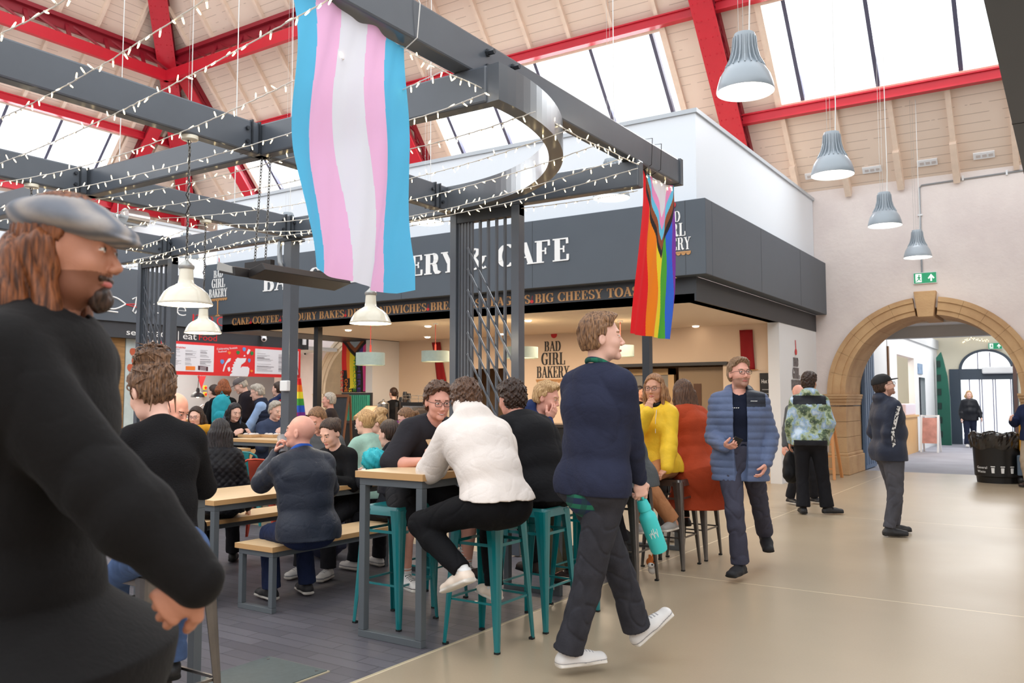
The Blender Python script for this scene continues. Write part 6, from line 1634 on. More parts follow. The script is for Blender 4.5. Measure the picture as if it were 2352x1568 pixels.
def ik(a, t, l1, l2, hint):
    a, t, hint = v3(a), v3(t), v3(hint); d = t - a; L = np.linalg.norm(d); mx = (l1 + l2) * .999
    if L > mx: t = a + d / L * mx; d = t - a; L = mx
    L = max(L, abs(l1 - l2) + 1e-3); u = d / L; h = hint - u * (hint @ u); h /= max(1e-6, np.linalg.norm(h)); x = (l1 * l1 - l2 * l2 + L * L) / (2 * L); y = math.sqrt(max(0, l1 * l1 - x * x))
    return a + u * x + h * y, t
def rotm(yaw=0, pitch=0, roll=0):
    """yaw left, pitch forward/down, roll towards the right; degrees"""
    return np.array(Matrix.Rotation(R(yaw), 3, 'Z') @ Matrix.Rotation(R(-pitch), 3, 'X') @ Matrix.Rotation(R(roll), 3, 'Y'))

def person(label, head_px=None, depth=None, face=(0, 1), S=1.0, b=1.0, fem=False, ph=None, lean=0, hunch=0, side=0, twist=0, head=(0, 0, 0),
           armR=None, armL=None, legR=None, legL=None, at=None, skinm=SK_F, hair='short', hairm_=H_BROWN, hairlen=.0, top=None, bottom=None, shoes=None, glasses=None, extra=None,
           handR=None, handL=None, headtop=True, vox=None, eyes=True, beard=None, hat=None, sw=None, smile=False, foot=None, hs=1.0, group=None, _adj=False):
    A_ = dict(locals())
    fw = v3((face[0], face[1], 0)); fw /= np.linalg.norm(fw); yaw0 = math.degrees(math.atan2(-fw[0], fw[1])); M0 = rotm(yaw0)
    # --- skeleton in local space
    SX = np.array([1., 0, 0])
    T1, T2, T3 = rotm(twist * .3, lean * .6, side * .5), rotm(twist * .7, lean + hunch * .3, side), rotm(twist, lean * 1.15 + hunch, side)
    seat = ph is not None; ph = ph if seat else .95 * S; P = v3((0, 0, ph))
    k1, k2, k3 = .17 * S, .17 * S, .18 * S
    W = P + T1[:, 2] * k1; Cc = W + T2[:, 2] * k2; NB = Cc + T3[:, 2] * k3
    swd = (sw or (.132 if fem else .155)) * S * (1 + (b - 1) * .5)
    ShR = NB + T3[:, 0] * swd - T3[:, 2] * .075 * S; ShL = NB - T3[:, 0] * swd - T3[:, 2] * .075 * S
    Hm = rotm(head[0], head[1], head[2]); nd = T3[:, 2] * .5 + Hm[:, 2] * .5; nd /= np.linalg.norm(nd)
    NT = NB + nd * .065 * S + Hm[:, 1] * .012; hsz = hs * (.97 if fem else 1.0) * (1 + (S - 1) * .4)
    HC = NT + Hm @ v3((0, .012, .10)) * hsz
    HpR, HpL = P + v3((.088 * S, 0, -.03)), P + v3((-.088 * S, 0, -.03))
    la, lf, lt, ls = .285 * S, .255 * S, .43 * S, .41 * S
    # --- place in the world
    topz = HC + Hm @ v3((0, -.01, .125)) * hsz
    if at is None:
        tgt = v3(atd(head_px[0], head_px[1], depth)); off = tgt - M0 @ topz; off[2] = 0
        if not _adj:
            tz = float((M0 @ topz)[2]); r_ = (tgt[2] - ph) / (tz - ph) if seat else tgt[2] / tz
            A_.update(_adj=True, S=S * float(np.clip(r_, .92, 1.08)), ph=ph if seat else None); return person(**A_)
    else: off = v3((at[0], at[1], 0))
    def tg(q):
        if q is None or not isinstance(q[0], str): return q
        w = v3(q[1]) if q[0] == 'w' else v3(atd(q[1], q[2], q[3])) if q[0] == 'p' else v3(onz(q[1], q[2], q[3]))
        return (M0.T @ (w - off), q[2] if q[0] == 'w' and len(q) > 2 else (q[4] if len(q) > 4 else None))
    armR, armL, legR, legL = tg(armR), tg(armL), tg(legR), tg(legL)
    armR = armR or ((.24, .10, ph - .06), None); armL = armL or ((-.24, .10, ph - .06), None)
    ElR, WrR = ik(ShR, armR[0], la, lf, armR[1] if armR[1] is not None else (.5, -1, -.4)); ElL, WrL = ik(ShL, armL[0], la, lf, armL[1] if armL[1] is not None else (-.5, -1, -.4))
    legR = legR or (((.13, .40, .09), None) if seat else ((.10, .0, .09), None)); legL = legL or (((-.13, .40, .09), None) if seat else ((-.10, .0, .09), None))
    KnR, AnR = ik(HpR, legR[0], lt, ls, legR[1] if legR[1] is not None else (.1, 1, .25)); KnL, AnL = ik(HpL, legL[0], lt, ls, legL[1] if legL[1] is not None else (-.1, 1, .25))
    X = lambda p: M0 @ v3(p) + off
    J = {k: X(v) for k, v in dict(P=P, W=W, C=Cc, NB=NB, ShR=ShR, ShL=ShL, NT=NT, HC=HC, HpR=HpR, HpL=HpL, ElR=ElR, ElL=ElL, WrR=WrR, WrL=WrL, KnR=KnR, KnL=KnL, AnR=AnR, AnL=AnL).items()}
    Hw = M0 @ Hm; T1w, T2w, T3w = M0 @ T1, M0 @ T2, M0 @ T3; sd = M0[:, 0]; dist = float((J['C'] - v3(_C)) @ v3(_F)); 
    vx = vox or min(.015, max(.0058, dist * .00105)); vf = min(.0075, max(.0030, vx * .5)); vh = min(.0065, max(.0031, vx * .5))
    t = thing('person', label, 'person', (off[0], off[1], 0), group)
    hd = lambda p: J['HC'] + Hw @ (v3(p) * hsz)
    bt = b
    # --- torso rings (half width, half depth)
    if fem: RG = [(.162, .112), (.128, .095), (.145, .108), (.135, .085)]
    else: RG = [(.155, .110), (.148, .105), (.172, .120), (.155, .092)]
    RG = [(a * S * bt, c * S * bt) for a, c in RG]
    UC = J['NB'] - T3w[:, 2] * .07 * S
    def torso(e=0.0, ed=0.0):
        g = [(a + e, c + e + ed) for a, c in RG]
        L = [(econe(J['P'] - v3((0, 0, .04)), J['W'], g[0], g[1], sd), .04), (econe(J['W'], J['C'], g[1], g[2], T2w[:, 0]), .04), (econe(J['C'], UC, g[2], g[3], T3w[:, 0]), .04),
             (cone(J['ShR'], J['ShL'], .05 * S + e * .8, .05 * S + e * .8), .05), (cone(J['NB'] - T3w[:, 2] * .015, J['NB'] + T3w[:, 0] * swd * .75 - T3w[:, 2] * .062, .048 + e * .6, .045 + e * .7), .03), (cone(J['NB'] - T3w[:, 2] * .015, J['NB'] - T3w[:, 0] * swd * .75 - T3w[:, 2] * .062, .048 + e * .6, .045 + e * .7), .03)]
        if fem:
            for q in (-1, 1): L.append((ell(J['C'] + T2w[:, 0] * q * .065 * S + T2w[:, 1] * (.075 * S * bt + e * .8) + T2w[:, 2] * .0, (.055, .05, .055)), .03))
        if bt > 1.08: L.append((ell(J['W'] + T1w[:, 1] * .045 * bt, ((.13 + e) * bt, (.10 + e) * bt, .13 * bt), T1w), .05))
        return L
    def butt(e=0.0): return [(ell(J[h] + M0 @ v3((0, -.035, -.0)), (.10 * S * bt + e, .10 * S * bt + e, .10 * S * bt + e)), .04) for h in ('HpR', 'HpL')]
    def arm(s, e0=0., e1=0., frac=1.0):
        Sh, El, Wr = J['Sh' + s], J['El' + s], J['Wr' + s]; r = [.052 * S * bt, .041 * S * bt, .040 * S * bt, .027 * S]; out = []
        if frac >= 1: out += [(cone(Sh, El, r[0] + e0, r[1] + e0), .03), (cone(El, El + (Wr - El) * .35, r[1] + e0, r[2] + e0), .02), (cone(El + (Wr - El) * .35, El + (Wr - El) * .97, r[2] + e0, r[3] + e1), .02)]
        else: q = Sh + (El - Sh) * frac * 2 if frac < .5 else El; out += [(cone(Sh, q, r[0] + e0, r[1] + e1), .03)]
        return out
    def leg(s, e0=0., e1=0., stop=1.0):
        Hp, Kn, An = J['Hp' + s], J['Kn' + s], J['An' + s]; r = [.088 * S * bt, .058 * S * (1 + (bt - 1) * .4), .056 * S, .038 * S]
        if stop < .5: return [(cone(Hp, Hp + (Kn - Hp) * stop * 2, r[0] + e0, r[1] + e1), .03)]
        M = Kn + (An - Kn) * .3; bk = np.cross(An - Kn, sd); bk = bk / max(1e-6, np.linalg.norm(bk)) * -.012
        return [(cone(Hp, Kn, r[0] + e0, r[1] + e0), .03), (cone(Kn, M + bk, r[1] + e0, r[2] + e0), .02), (cone(M + bk, Kn + (An - Kn) * stop, r[2] + e0, r[3] + e1), .02)]
    # --- hands
    def hand(s, spec):
        El, Wr = J['El' + s], J['Wr' + s]; spec = spec or {}; sg = 1 if s == 'R' else -1
        d = (M0 @ v3(spec['d'])) if 'd' in spec else (Wr - El); d = d / np.linalg.norm(d)
        n = (M0 @ v3(spec['n'])) if 'n' in spec else M0 @ v3((-sg, 0, 0)); n = n - d * (n @ d); n /= np.linalg.norm(n); th = np.cross(d, n) * sg
        cu = spec.get('curl', .35); z = (.92 if fem else 1.0) * S ** .3; fs = 1.0 if dist < 9 else 1.25; out = []; kn = Wr + d * .088 * z
        out.append((econe(Wr - d * .01, Wr + d * .05 * z, (.027 * z, .020 * z), (.037 * z, .017 * z), th), .012)); out.append((econe(Wr + d * .045 * z, kn - d * .004, (.037 * z, .017 * z), (.038 * z, .013 * z), th), .010))
        for i, (u, L) in enumerate(((.030, .072), (.010, .082), (-.010, .076), (-.029, .060))):
            p = Wr + d * (.084 - abs(u - .008) * .15) * z + th * u * z; a = cu * .55 * (1 + .12 * i) + spec.get('spread', 0); sp = th * u * (.9 + spec.get('fan', 0)); dd = d + sp; dd /= np.linalg.norm(dd); ang = 0
            for j, fr in enumerate((.42, .32, .26)):
                ang += (a, cu * 1.15, cu * .9)[j]
                if spec.get('point') and i == 0: ang = .12
                v = dd * math.cos(ang) + n * math.sin(ang); q = p + v * L * fr * z; r = (.0092, .0085, .0075)[j] * fs * z; out.append((cone(p, q, r, r * .93), .004)); p = q
        v1 = th * .75 + d * .6 + n * .25; v1 /= np.linalg.norm(v1); tc = spec.get('thumb', .5); v2 = th * (.45 - tc * .5) + d * .85 + n * (.2 + tc * .6); v2 /= np.linalg.norm(v2)
        b0 = Wr + d * .022 * z + th * .018 * z; p1 = b0 + v1 * .042 * z; p2 = p1 + v2 * .032 * z; p3 = p2 + (v2 + n * tc * .5) / np.linalg.norm(v2 + n * tc * .5) * .025 * z
        out += [(cone(b0, p1, .016 * z, .0125 * z), .010), (cone(p1, p2, .0115 * fs * z, .0105 * fs * z), .005), (cone(p2, p3, .0105 * fs * z, .0085 * fs * z), .004)]
        J['hand' + s] = (Wr, d, n, th, z); return out
    HR, HL = hand('R', handR), hand('L', handL)
    # --- head
    def headp():
        L = [(ell(hd((0, -.012, .030)), np.array((.076, .097, .094)) * hsz, Hw), .02), (ell(hd((0, .030, -.030)), np.array((.061 + (.004 if bt > 1.1 else 0), .064, .080)) * hsz, Hw), .035), (cone(hd((-.030, .035, -.078)), hd((.030, .035, -.078)), .024 * hsz, .024 * hsz), .03),
             (ell(hd((0, .078, -.096)), np.array((.024, .020, .020)) * hsz, Hw), .018), (cone(hd((-.032, .078, .026)), hd((.032, .078, .026)), .013 * hsz, .013 * hsz), .015), (cone(hd((0, .088, .010)), hd((0, .112, -.030)), .0075 * hsz, .0105 * hsz), .008),
             (ell(hd((.010, .103, -.036)), (.0085 * hsz,) * 3), .006), (ell(hd((-.010, .103, -.036)), (.0085 * hsz,) * 3), .006), (ell(hd((.036, .060, -.028)), (.024 * hsz,) * 3), .02), (ell(hd((-.036, .060, -.028)), (.024 * hsz,) * 3), .02)]
        return L
    def headd():
        out = []
        for q in (-1, 1):
            out.append((ell(hd((q * .031, .094, .006)), np.array((.016, .014, .010)) * hsz, Hw), .008, 'sub'))
        w = .024 if smile else .019
        out.append((cone(hd((-w, .086, -.066 + (.006 if smile else 0))), hd((0, .094, -.069)), .0055 * hsz, .0065 * hsz), .004, 'add')); out.append((cone(hd((w, .086, -.066 + (.006 if smile else 0))), hd((0, .094, -.069)), .0055 * hsz, .0065 * hsz), .004, 'add'))
        for q in (-1, 1):
            E_ = hd((q * .078, -.006, -.008)); out.append((ell(E_, np.array((.009, .019, .031)) * hsz, Hw @ rotm(q * 18, 8, 0)), .006, 'add')); out.append((ell(hd((q * .088, .000, -.004)), np.array((.006, .010, .018)) * hsz, Hw), .004, 'sub'))
            out.append((ell(hd((q * .031, .083, .007)), (.0128 * hsz,) * 3), .003, 'add'))
        return out
    body = torso() + butt() + arm('R') + arm('L') + leg('R') + leg('L') + [(cone(J['NB'] - T3w[:, 2] * .03, J['NT'] + Hw[:, 2] * .03 - Hw[:, 1] * .012, .056 * S ** .5 * (1 + (bt - 1) * .6) * (.88 if fem else 1), .050 * S ** .5 * (1 + (bt - 1) * .6) * (.86 if fem else 1)), .025)] + headp()
    for s in 'RL': body.append((cone(J['An' + s], J['An' + s] + (J['An' + s] - J['Kn' + s]) * .08, .036 * S, .034 * S), .01))
    def evalf(F_, L):
        for q in L:
            F_.add(q[0], q[1], q[2] if len(q) > 2 else 'add')
        return F_
    allp = body + HR + HL; lo = np.min([q[0][1] for q in allp], 0); hi = np.max([q[0][2] for q in allp], 0)
    boxes = []; parts = []
    hb = (J['HC'] - .155 * hsz, J['HC'] + .155 * hsz); boxes.append(hb)
    for s, hp in (('R', HR), ('L', HL)): boxes.append((np.min([q[0][1] for q in hp], 0) - .008, np.max([q[0][2] for q in hp], 0) + .008))
    bare = (top or {}).get('sleeve', 1) < 1 or (bottom or {}).get('stop', 1) < .9 or top is None
    vb = vx if bare else vx * 1.5
    F_ = evalf(Field(lo, hi, vb), body + HR + HL); parts.append(F_.mesh([(l + vb * .6, u - vb * .6) for l, u in boxes]))
    for i, (l, u) in enumerate(boxes):
        F_ = evalf(Field(l, u, vf if i == 0 else vh), body + (headd() if i == 0 else []) + HR + HL)
        parts.append(F_.mesh())
    def bpaint(C):
        q = (C - J['HC']) @ Hw / hsz; m = np.zeros(len(C), int)
        lip = (np.abs(q[:, 0]) < (.027 if smile else .021)) & (np.abs(q[:, 2] + .068 - (.12 * np.abs(q[:, 0]) if smile else 0)) < .0062 * np.sqrt(np.clip(1 - (q[:, 0] / .024) ** 2, 0, 1))) & (q[:, 1] > .078); m[lip] = 1
        for sgn in (-1, 1):
            r2 = (q[:, 0] - sgn * .031) ** 2 + (q[:, 2] - .007) ** 2; e = ((q[:, 0] - sgn * .031) / .0125) ** 2 + ((q[:, 2] - .006) / .0048) ** 2
            if eyes: m[(e < 1) & (q[:, 1] > .07)] = 2; m[(e < 1) & (r2 < .0058 ** 2) & (q[:, 1] > .07)] = 3; m[(e >= 1) & (e < 1.6) & (q[:, 2] > .008) & (q[:, 1] > .07)] = 4
            else:  m[(e < 1.2) & (q[:, 2] < .005) & (q[:, 1] > .07)] = 4
            bx = np.abs(q[:, 0] - sgn * .033); m[(bx < .016) & (np.abs(q[:, 2] - .0275 + bx * .12) < .0036) & (q[:, 1] > .06)] = 4
        if smile: m[(np.abs(q[:, 0]) < .019) & (np.abs(q[:, 2] + .0685 - .10 * np.abs(q[:, 0])) < .0030) & (q[:, 1] > .082)] = 2
        if beard is not None:
            st = (q[:, 2] < -.045 + .0 * q[:, 1]) & (q[:, 1] > -.01) & (q[:, 2] > -.13) & ~lip & (np.abs(q[:, 0]) < .07); m[st & (m == 0)] = 5
        return m
    h0 = hairm_[0] if isinstance(hairm_, list) else hairm_
    bobj = mesh_obj('body', parts, [skinm, M_LIP, M_EYE, M_IRIS, h0, beard if (beard is not None and beard is not True) else mat('shadow_stubble', (132, 84, 62), .7)], t, bpaint)
    # --- bottoms
    if bottom:
        e0, e1, st = bottom.get('e', .012), bottom.get('e1', .030), bottom.get('stop', .97)
        L = [(econe(J['P'] - v3((0, 0, .04)), J['P'] + (J['W'] - J['P']) * .65, (RG[0][0] + e0, RG[0][1] + e0), (RG[1][0] + e0, RG[1][1] + e0), sd), .03)] + butt(e0) + leg('R', e0, e1, st) + leg('L', e0, e1, st)
        if bottom.get('skirt'): L += [(econe(J['P'], J['P'] - v3((0, 0, bottom['skirt'])), (RG[0][0] + .02, RG[0][1] + .03), (RG[0][0] + .1, RG[0][1] + .1), sd), .03)]
        lo = np.min([q[0][1] for q in L], 0); hi = np.max([q[0][2] for q in L], 0); F_ = evalf(Field(lo, hi, vx), L); a_ = bottom.get('fold', .004)
        F_.disp(lambda P_: a_ * .5 * wig(P_, 19, 3) + a_ * 1.1 * (1 - np.minimum(1, np.abs(wig(P_, 24, 6)) * 3.5)) ** 1.6)
        for s in 'RL':
            d = J['An' + s] - J['Kn' + s]; d /= np.linalg.norm(d)
            if st > .5: 
                c = J['Kn' + s] + (J['An' + s] - J['Kn' + s]) * st + d * .01; r_ = F_.sub(c - .11, c + .11)
                if r_: sl, Pq = r_; F_.d[sl] = np.maximum(F_.d[sl], ((Pq[0] - c[0]) * d[0] + (Pq[1] - c[1]) * d[1] + (Pq[2] - c[2]) * d[2]).astype(np.float32))
        mesh_obj(bottom.get('name', 'trousers'), [F_.mesh()], bottom['m'] if isinstance(bottom['m'], list) else [bottom['m']], t, bottom.get('paint') and (lambda C: bottom['paint']((C - off) @ M0, J, C)))
    # --- shoes
    if shoes:
        for s, Lg, fo in (('R', J['AnR'], (foot or {}).get('R')), ('L', J['AnL'], (foot or {}).get('L'))):
            fo = fo or ((.12 if s == 'R' else -.12, 1, 0), 0); fd = M0 @ v3(fo[0]); fd /= np.linalg.norm(fd); up = v3((0, 0, 1)); up = up - fd * (up @ fd); up /= np.linalg.norm(up); A_ = Lg; sdx = np.cross(fd, up); k = S * (.98 if fem else 1.07); hgt = .080
            base = A_ - up * hgt
            L = [(econe(base - fd * .035 * k + up * .03, base + fd * .08 * k + up * .032, (.036 * k, .03), (.046 * k, .032), sdx), .02), (econe(base + fd * .07 * k + up * .03, base + fd * .165 * k + up * .028, (.047 * k, .034), (.043 * k, .031), sdx), .02), (econe(base - fd * .045 * k + up * .013, base + fd * .175 * k + up * .013, (.042 * k, .014), (.047 * k, .014), sdx), .006), (cone(base - fd * .015 * k + up * .05, A_ + up * .0, .036 * k, .037 * k), .03), (cone(base + fd * .03 * k + up * .05, base + fd * .10 * k + up * .035, .034 * k, .032 * k), .03)]
            lo = np.min([q[0][1] for q in L], 0) - .02; hi = np.max([q[0][2] for q in L], 0) + .02; F_ = evalf(Field(lo, hi, max(.0038, vx * .65)), L)
            F_.cut(base + up * .002, -up); F_.cut(A_ + up * .032, up)
            sm = shoes if isinstance(shoes, (list, tuple)) else [shoes, shoes]
            def sp(C): 
                hh = (C - base) @ up; al = (C - base) @ fd; m = (hh < shoes_sole).astype(int)
                if len(sm) > 2: m[(hh > .045) & (al > .03 * k) & (al < .125 * k) & (np.sin(al * 330) > .35) & (np.abs((C - base) @ sdx) < .024)] = 2; m[(np.abs(hh - .029) < .003)] = 2
                return m
            shoes_sole = .026
            mesh_obj('shoe', [F_.mesh()], list(sm), t, sp)
            if (bottom or {}).get('socks'):
                Fs = Field(A_ - .09, A_ + .16, max(.004, vx * .7)); d = J['Kn' + s] - A_; d /= np.linalg.norm(d); Fs.add(cone(A_ - d * .02, A_ + d * .13, .041 * S, .046 * S), .01); Fs.disp(lambda P_: .002 * np.sin(P_[2] * 300)); mesh_obj('sock', [Fs.mesh()], [bottom['socks']], t)
    # --- upper garment
    if top:
        e, es, ew = top.get('e', .014), top.get('es', top.get('e', .014) + .004), top.get('ew', .016); fr = top.get('sleeve', 1.0)
        L = torso(e, top.get('ed', 0)); LA = (arm('R', es, ew, fr) + arm('L', es, ew, fr) if fr > 0 else [(cone(J['ShR'], J['ShR'] + (J['ElR'] - J['ShR']) * .08, .055 * S + e, .05 * S + e), .03), (cone(J['ShL'], J['ShL'] + (J['ElL'] - J['ShL']) * .08, .055 * S + e, .05 * S + e), .03)])
        hem = top.get('hem', .10)
        if hem > .03:
            dn = -(T1w[:, 2]) if not seat else -T1w[:, 2] * .9 + M0 @ v3((0, -.25, 0)); dn = dn / np.linalg.norm(dn); q = J['P'] + dn * hem; g = (RG[0][0] + e + (.002 if top.get('band') else .022), RG[0][1] + e + .008); fl = top.get('flare', -.006 if top.get('band') else .01)
            L.append((econe(J['P'], q, g, (g[0] + fl, g[1] + fl), sd), .04)); L += butt(e - .004 if top.get('band') else e + .008)
            if top.get('thigh'): L += leg('R', e, e, .35) + leg('L', e, e, .35)
        if top.get('coat'):
            cl = top['coat']; L.append((econe(J['P'], J['P'] - v3((0, 0, cl)), (RG[0][0] + e, RG[0][1] + e + .01), (RG[0][0] + e + top.get('flare', .06), RG[0][1] + e + top.get('flare', .06) * 1.2), sd), .05))
        col = top.get('collar', 0)
        if col: L.append((torus(J['NB'] + T3w[:, 2] * (.0 + col * .25) + T3w[:, 1] * .0, T3w[:, 2] * .8 + T3w[:, 1] * .3, .062 * S * (1 + (bt - 1) * .6), .012 + col * .35), .02))
        if top.get('hood'):
            hh = top['hood']; bk = J['NB'] - T3w[:, 1] * (.075 * hh) + T3w[:, 2] * (.015 + .02 * hh); L += [(ell(bk, np.array((.12, .07, .075)) * (.6 + .4 * hh), T3w), .03), (torus(J['NB'] + T3w[:, 2] * .015 - T3w[:, 1] * .01, T3w[:, 2] * .9 + T3w[:, 1] * .4, .085, .026 * hh), .03)] if hh < 1.2 else []
            if hh > 9: L += [(ell(bk - T3w[:, 1] * .03 + T3w[:, 2] * .06, np.array((.10, .055, .09)), T3w), .04)]
        AL = L + LA; lo = np.min([q[0][1] for q in AL], 0) - .01; hi = np.max([q[0][2] for q in AL], 0) + .01; hx_ = .22 if top.get('hood', 0) > 1.2 else 0; F_ = evalf(Field(lo - hx_ * .5, hi + hx_, vx), L)
        if not top.get('coat'):
            dn = -T1w[:, 2] if not seat else v3((0, 0, -1)); c = J['P'] + dn * (hem if not seat else top.get('cut', min(hem, .085))); F_.cut(c, dn)
        else: F_.cut(J['P'] - v3((0, 0, top['coat'])), (0, 0, -1))
        evalf(F_, LA)
        if top.get('hood', 0) > .5: F_.add(ell(J['NT'] + T3w[:, 1] * .03 + T3w[:, 2] * .03, (.07, .08, .10), T3w), .02, 'sub')
        a_ = top.get('fold', .006); ax1 = T2w[:, 2]
        def dsp(P_):
            Q_ = (P_[0] + P_[2] * .25, P_[1] - P_[2] * .2, P_[2] * .42); v = a_ * .26 * wig(P_, 15, top.get('seed', 1)) + a_ * .50 * (1 - np.minimum(1, np.abs(wig(Q_, 12, top.get('seed', 1) + 2) + .25) * 3.0)) ** 1.6 + a_ * .18 * (1 - np.minimum(1, np.abs(wig((P_[0], P_[1], P_[2] * 1.8), 25, 9) + .2) * 5)) ** 1.3
            if top.get('quilt'):
                qd = top['quilt']; w = P_[0] * T1w[0, 2] + P_[1] * T1w[1, 2] + P_[2] * T1w[2, 2]; v = v * .4 + .010 * (.5 - np.abs(np.sin(w * PI / qd)) ** .5)
            if top.get('diamond'):
                w = P_[2] * 1.0; u = (P_[0] * sd[0] + P_[1] * sd[1]); v = v * .5 + .009 * (.5 - np.abs(np.sin((w + u) * 52)) ** .5 * np.abs(np.sin((w - u) * 52)) ** .5)
            return v
        F_.disp(dsp)
        # neck opening
        if not top.get('nocut'):
            F_.add(cone(J['NB'] + T3w[:, 2] * (.012 + col * .5) + T3w[:, 1] * .02, J['NT'] + Hw[:, 2] * .06 + Hw[:, 1] * .02, .050 * S ** .5 + (bt - 1) * .03, .07), .008, 'sub')
        if top.get('hood', 0) > 1.2: evalf(F_, [(ell(J['NB'] - T3w[:, 1] * .075 + T3w[:, 2] * .01, (.125, .085, .07), T3w), .04), (ell(J['NB'] - T3w[:, 1] * .075 + T3w[:, 2] * .085, (.098, .072, .075), T3w), .03), (ell(J['NB'] - T3w[:, 1] * .085 + T3w[:, 2] * .15, (.055, .05, .045), T3w), .04)])
        if top.get('open'):
            F_.add(econe(J['NB'] + T3w[:, 1] * .09 + T3w[:, 2] * .02, J['P'] + T1w[:, 1] * (.19 + e) * bt - T1w[:, 2] * .2, (.055, .10), (top['open'], .11), T3w[:, 0]), .01, 'sub')
        loc = lambda C: (C - off) @ M0
        mesh_obj(top.get('name', 'jacket'), [F_.mesh()], top['m'] if isinstance(top['m'], list) else [top['m']], t, top.get('paint') and (lambda C: top['paint'](loc(C), {k: (v - off) @ M0 for k, v in J.items() if isinstance(v, np.ndarray)}, C)))
        if top.get('inner'):
            im = top['inner']; L = torso(.006) ; F_ = evalf(Field(np.min([q[0][1] for q in L], 0), np.max([q[0][2] for q in L], 0), vx), L); F_.cut(J['P'] - T1w[:, 2] * .02, -T1w[:, 2]); F_.add(cone(J['NB'] + T3w[:, 2] * .0 + T3w[:, 1] * .035, J['NT'] + Hw[:, 2] * .06, .052, .07), .006, 'sub')
            mesh_obj('shirt', [F_.mesh()], [im], t)
    # --- hair
    def hf(lo, hi): return Field(J['HC'] + np.array(lo), J['HC'] + np.array(hi), max(.0032, vx * .55))
    if hair and hair != 'bald':
        th = dict(short=.010, crop=.006, curly=.018, quiff=.012, long=.014, bob=.014, bun=.010, pony=.009, messy=.010, fringe=.014).get(hair, .01)
        F_ = hf((-.26, -.26, -.58 if hairlen > .3 else -.36 if hair in ('long', 'bob') or hairlen else -.17), (.26, .26, .26))
        F_.add(ell(hd((0, -.014, .034)), np.array((.077 + th, .098 + th, .096 + th)) * hsz, Hw), .01)
        up_ = hair in ('bun', 'messy', 'pony', 'lowbun'); F_.add(ell(hd((0, -.045, -.012) if up_ else (0, -.035, -.02)), np.array((.056, .052, .052) if up_ else (.070 + th * .6, .070 + th * .6, .075)) * hsz, Hw), .03)
        if hair in ('curly', 'quiff', 'fringe'): F_.add(ell(hd((0, .038, .098)), np.array((.066, .058, .034)) * hsz, Hw), .03)
        # face opening
        def face_cut(P_):
            q = [sum((P_[j] - J['HC'][j]) * Hw[j, i] for j in range(3)) / hsz for i in range(3)]
            A1 = (q[1] - .052) * .86 - (q[2] - .062) * .5 if hair != 'fringe' else (q[1] - .052) * .86 - (q[2] - .045) * .5
            A2 = (q[1] - .022) * 1.0 + np.abs(q[0]) * .0 - np.maximum(0, q[2] - .02) * 3.0
            base = np.minimum(A1, A2) if False else np.where(q[2] > .055, A1, np.maximum(A1, q[1] - .028 + .4 * np.maximum(0, -.0 - q[2])) if hair in ('long', 'bob') else q[1] - .020 + .55 * np.maximum(0, .03 - q[2]))
            low = (-9 if hair in ('long', 'bob') else -.058 if hair in ('quiff', 'short', 'crop') else -.075) - q[2]
            ear = -1.0 if hair in ('long', 'bob') else (.020 - np.sqrt(np.maximum(0, (q[1] + .004) ** 2 + (q[2] + .012) ** 2))) + np.where(np.abs(q[0]) > .055, .008, -1)
            return np.maximum(np.maximum(base, low), ear) * hsz
        F_.cutfn(face_cut)
        hm = hairm_
        if hair in ('long', 'bob'):
            Ln = hairlen or (.12 if hair == 'bob' else .28)
            dn = v3((0, 0, -1)) * .8 - T3w[:, 2] * .35; dn /= np.linalg.norm(dn)
            for sx_ in np.linspace(-.075, .075, 7):
                p0 = hd((sx_, -.055 - .03 * (1 - abs(sx_) / .08), -.01)); p1 = p0 + dn * Ln * .5 - M0 @ v3((0, .012, 0)) + Hw @ v3((sx_ * .25, 0, 0)); p2 = p1 + dn * Ln * .5 * (1 - .12 * abs(sx_) / .08) - T3w[:, 1] * (-.01)
                F_.add(cone(p0, p1, .036, .032), .02); F_.add(cone(p1, p2, .032, .018), .02)
            for q in (-1, 1):
                p0 = hd((q * .080, .012, .03)); p1 = hd((q * .086, .020, -.07)); F_.add(cone(p0, p1, .018, .018), .015); F_.add(cone(p1, p1 + dn * min(Ln * .6, .12), .018, .013), .015)
            F_.add(cone(hd((0, .0, -.2)), hd((0, .05, .02)), .052, .050), .01, 'sub') if hair == 'bob' else None
            F_.add(ell(hd((0, .075, -.05)), (.058, .06, .085), Hw), .01, 'sub')
        if hair in ('bun', 'messy'):
            c = hd((0.0, -.055, .128)) if hair == 'messy' else hd((0, -.105, .06)); F_.add(ell(c, (.070, .064, .050) if hair == 'messy' else (.048, .045, .042)), .015)
            if hair == 'messy': F_.add(ell(hd((.035, -.03, .13)), (.04, .04, .035)), .02); F_.add(ell(hd((-.03, -.05, .125)), (.04, .04, .03)), .02)
        if hair == 'pony' or hair == 'lowbun':
            p0 = hd((0, -.105, .035)); F_.add(cone(hd((0, -.08, .03)), p0, .03, .018), .01); pts = [p0, p0 + Hw @ v3((0, -.04, -.02)), p0 + Hw @ v3((0, -.05, -.09)), p0 + Hw @ v3((0, -.035, -.16))]
            for i in range(3): F_.add(cone(pts[i], pts[i + 1], (.014, .026, .022)[i], (.026, .022, .010)[i]), .01)
        am = dict(curly=.0085, quiff=.004, messy=.002, long=.003, bob=.003).get(hair, .0022); fq = dict(curly=150, messy=170).get(hair, 90)
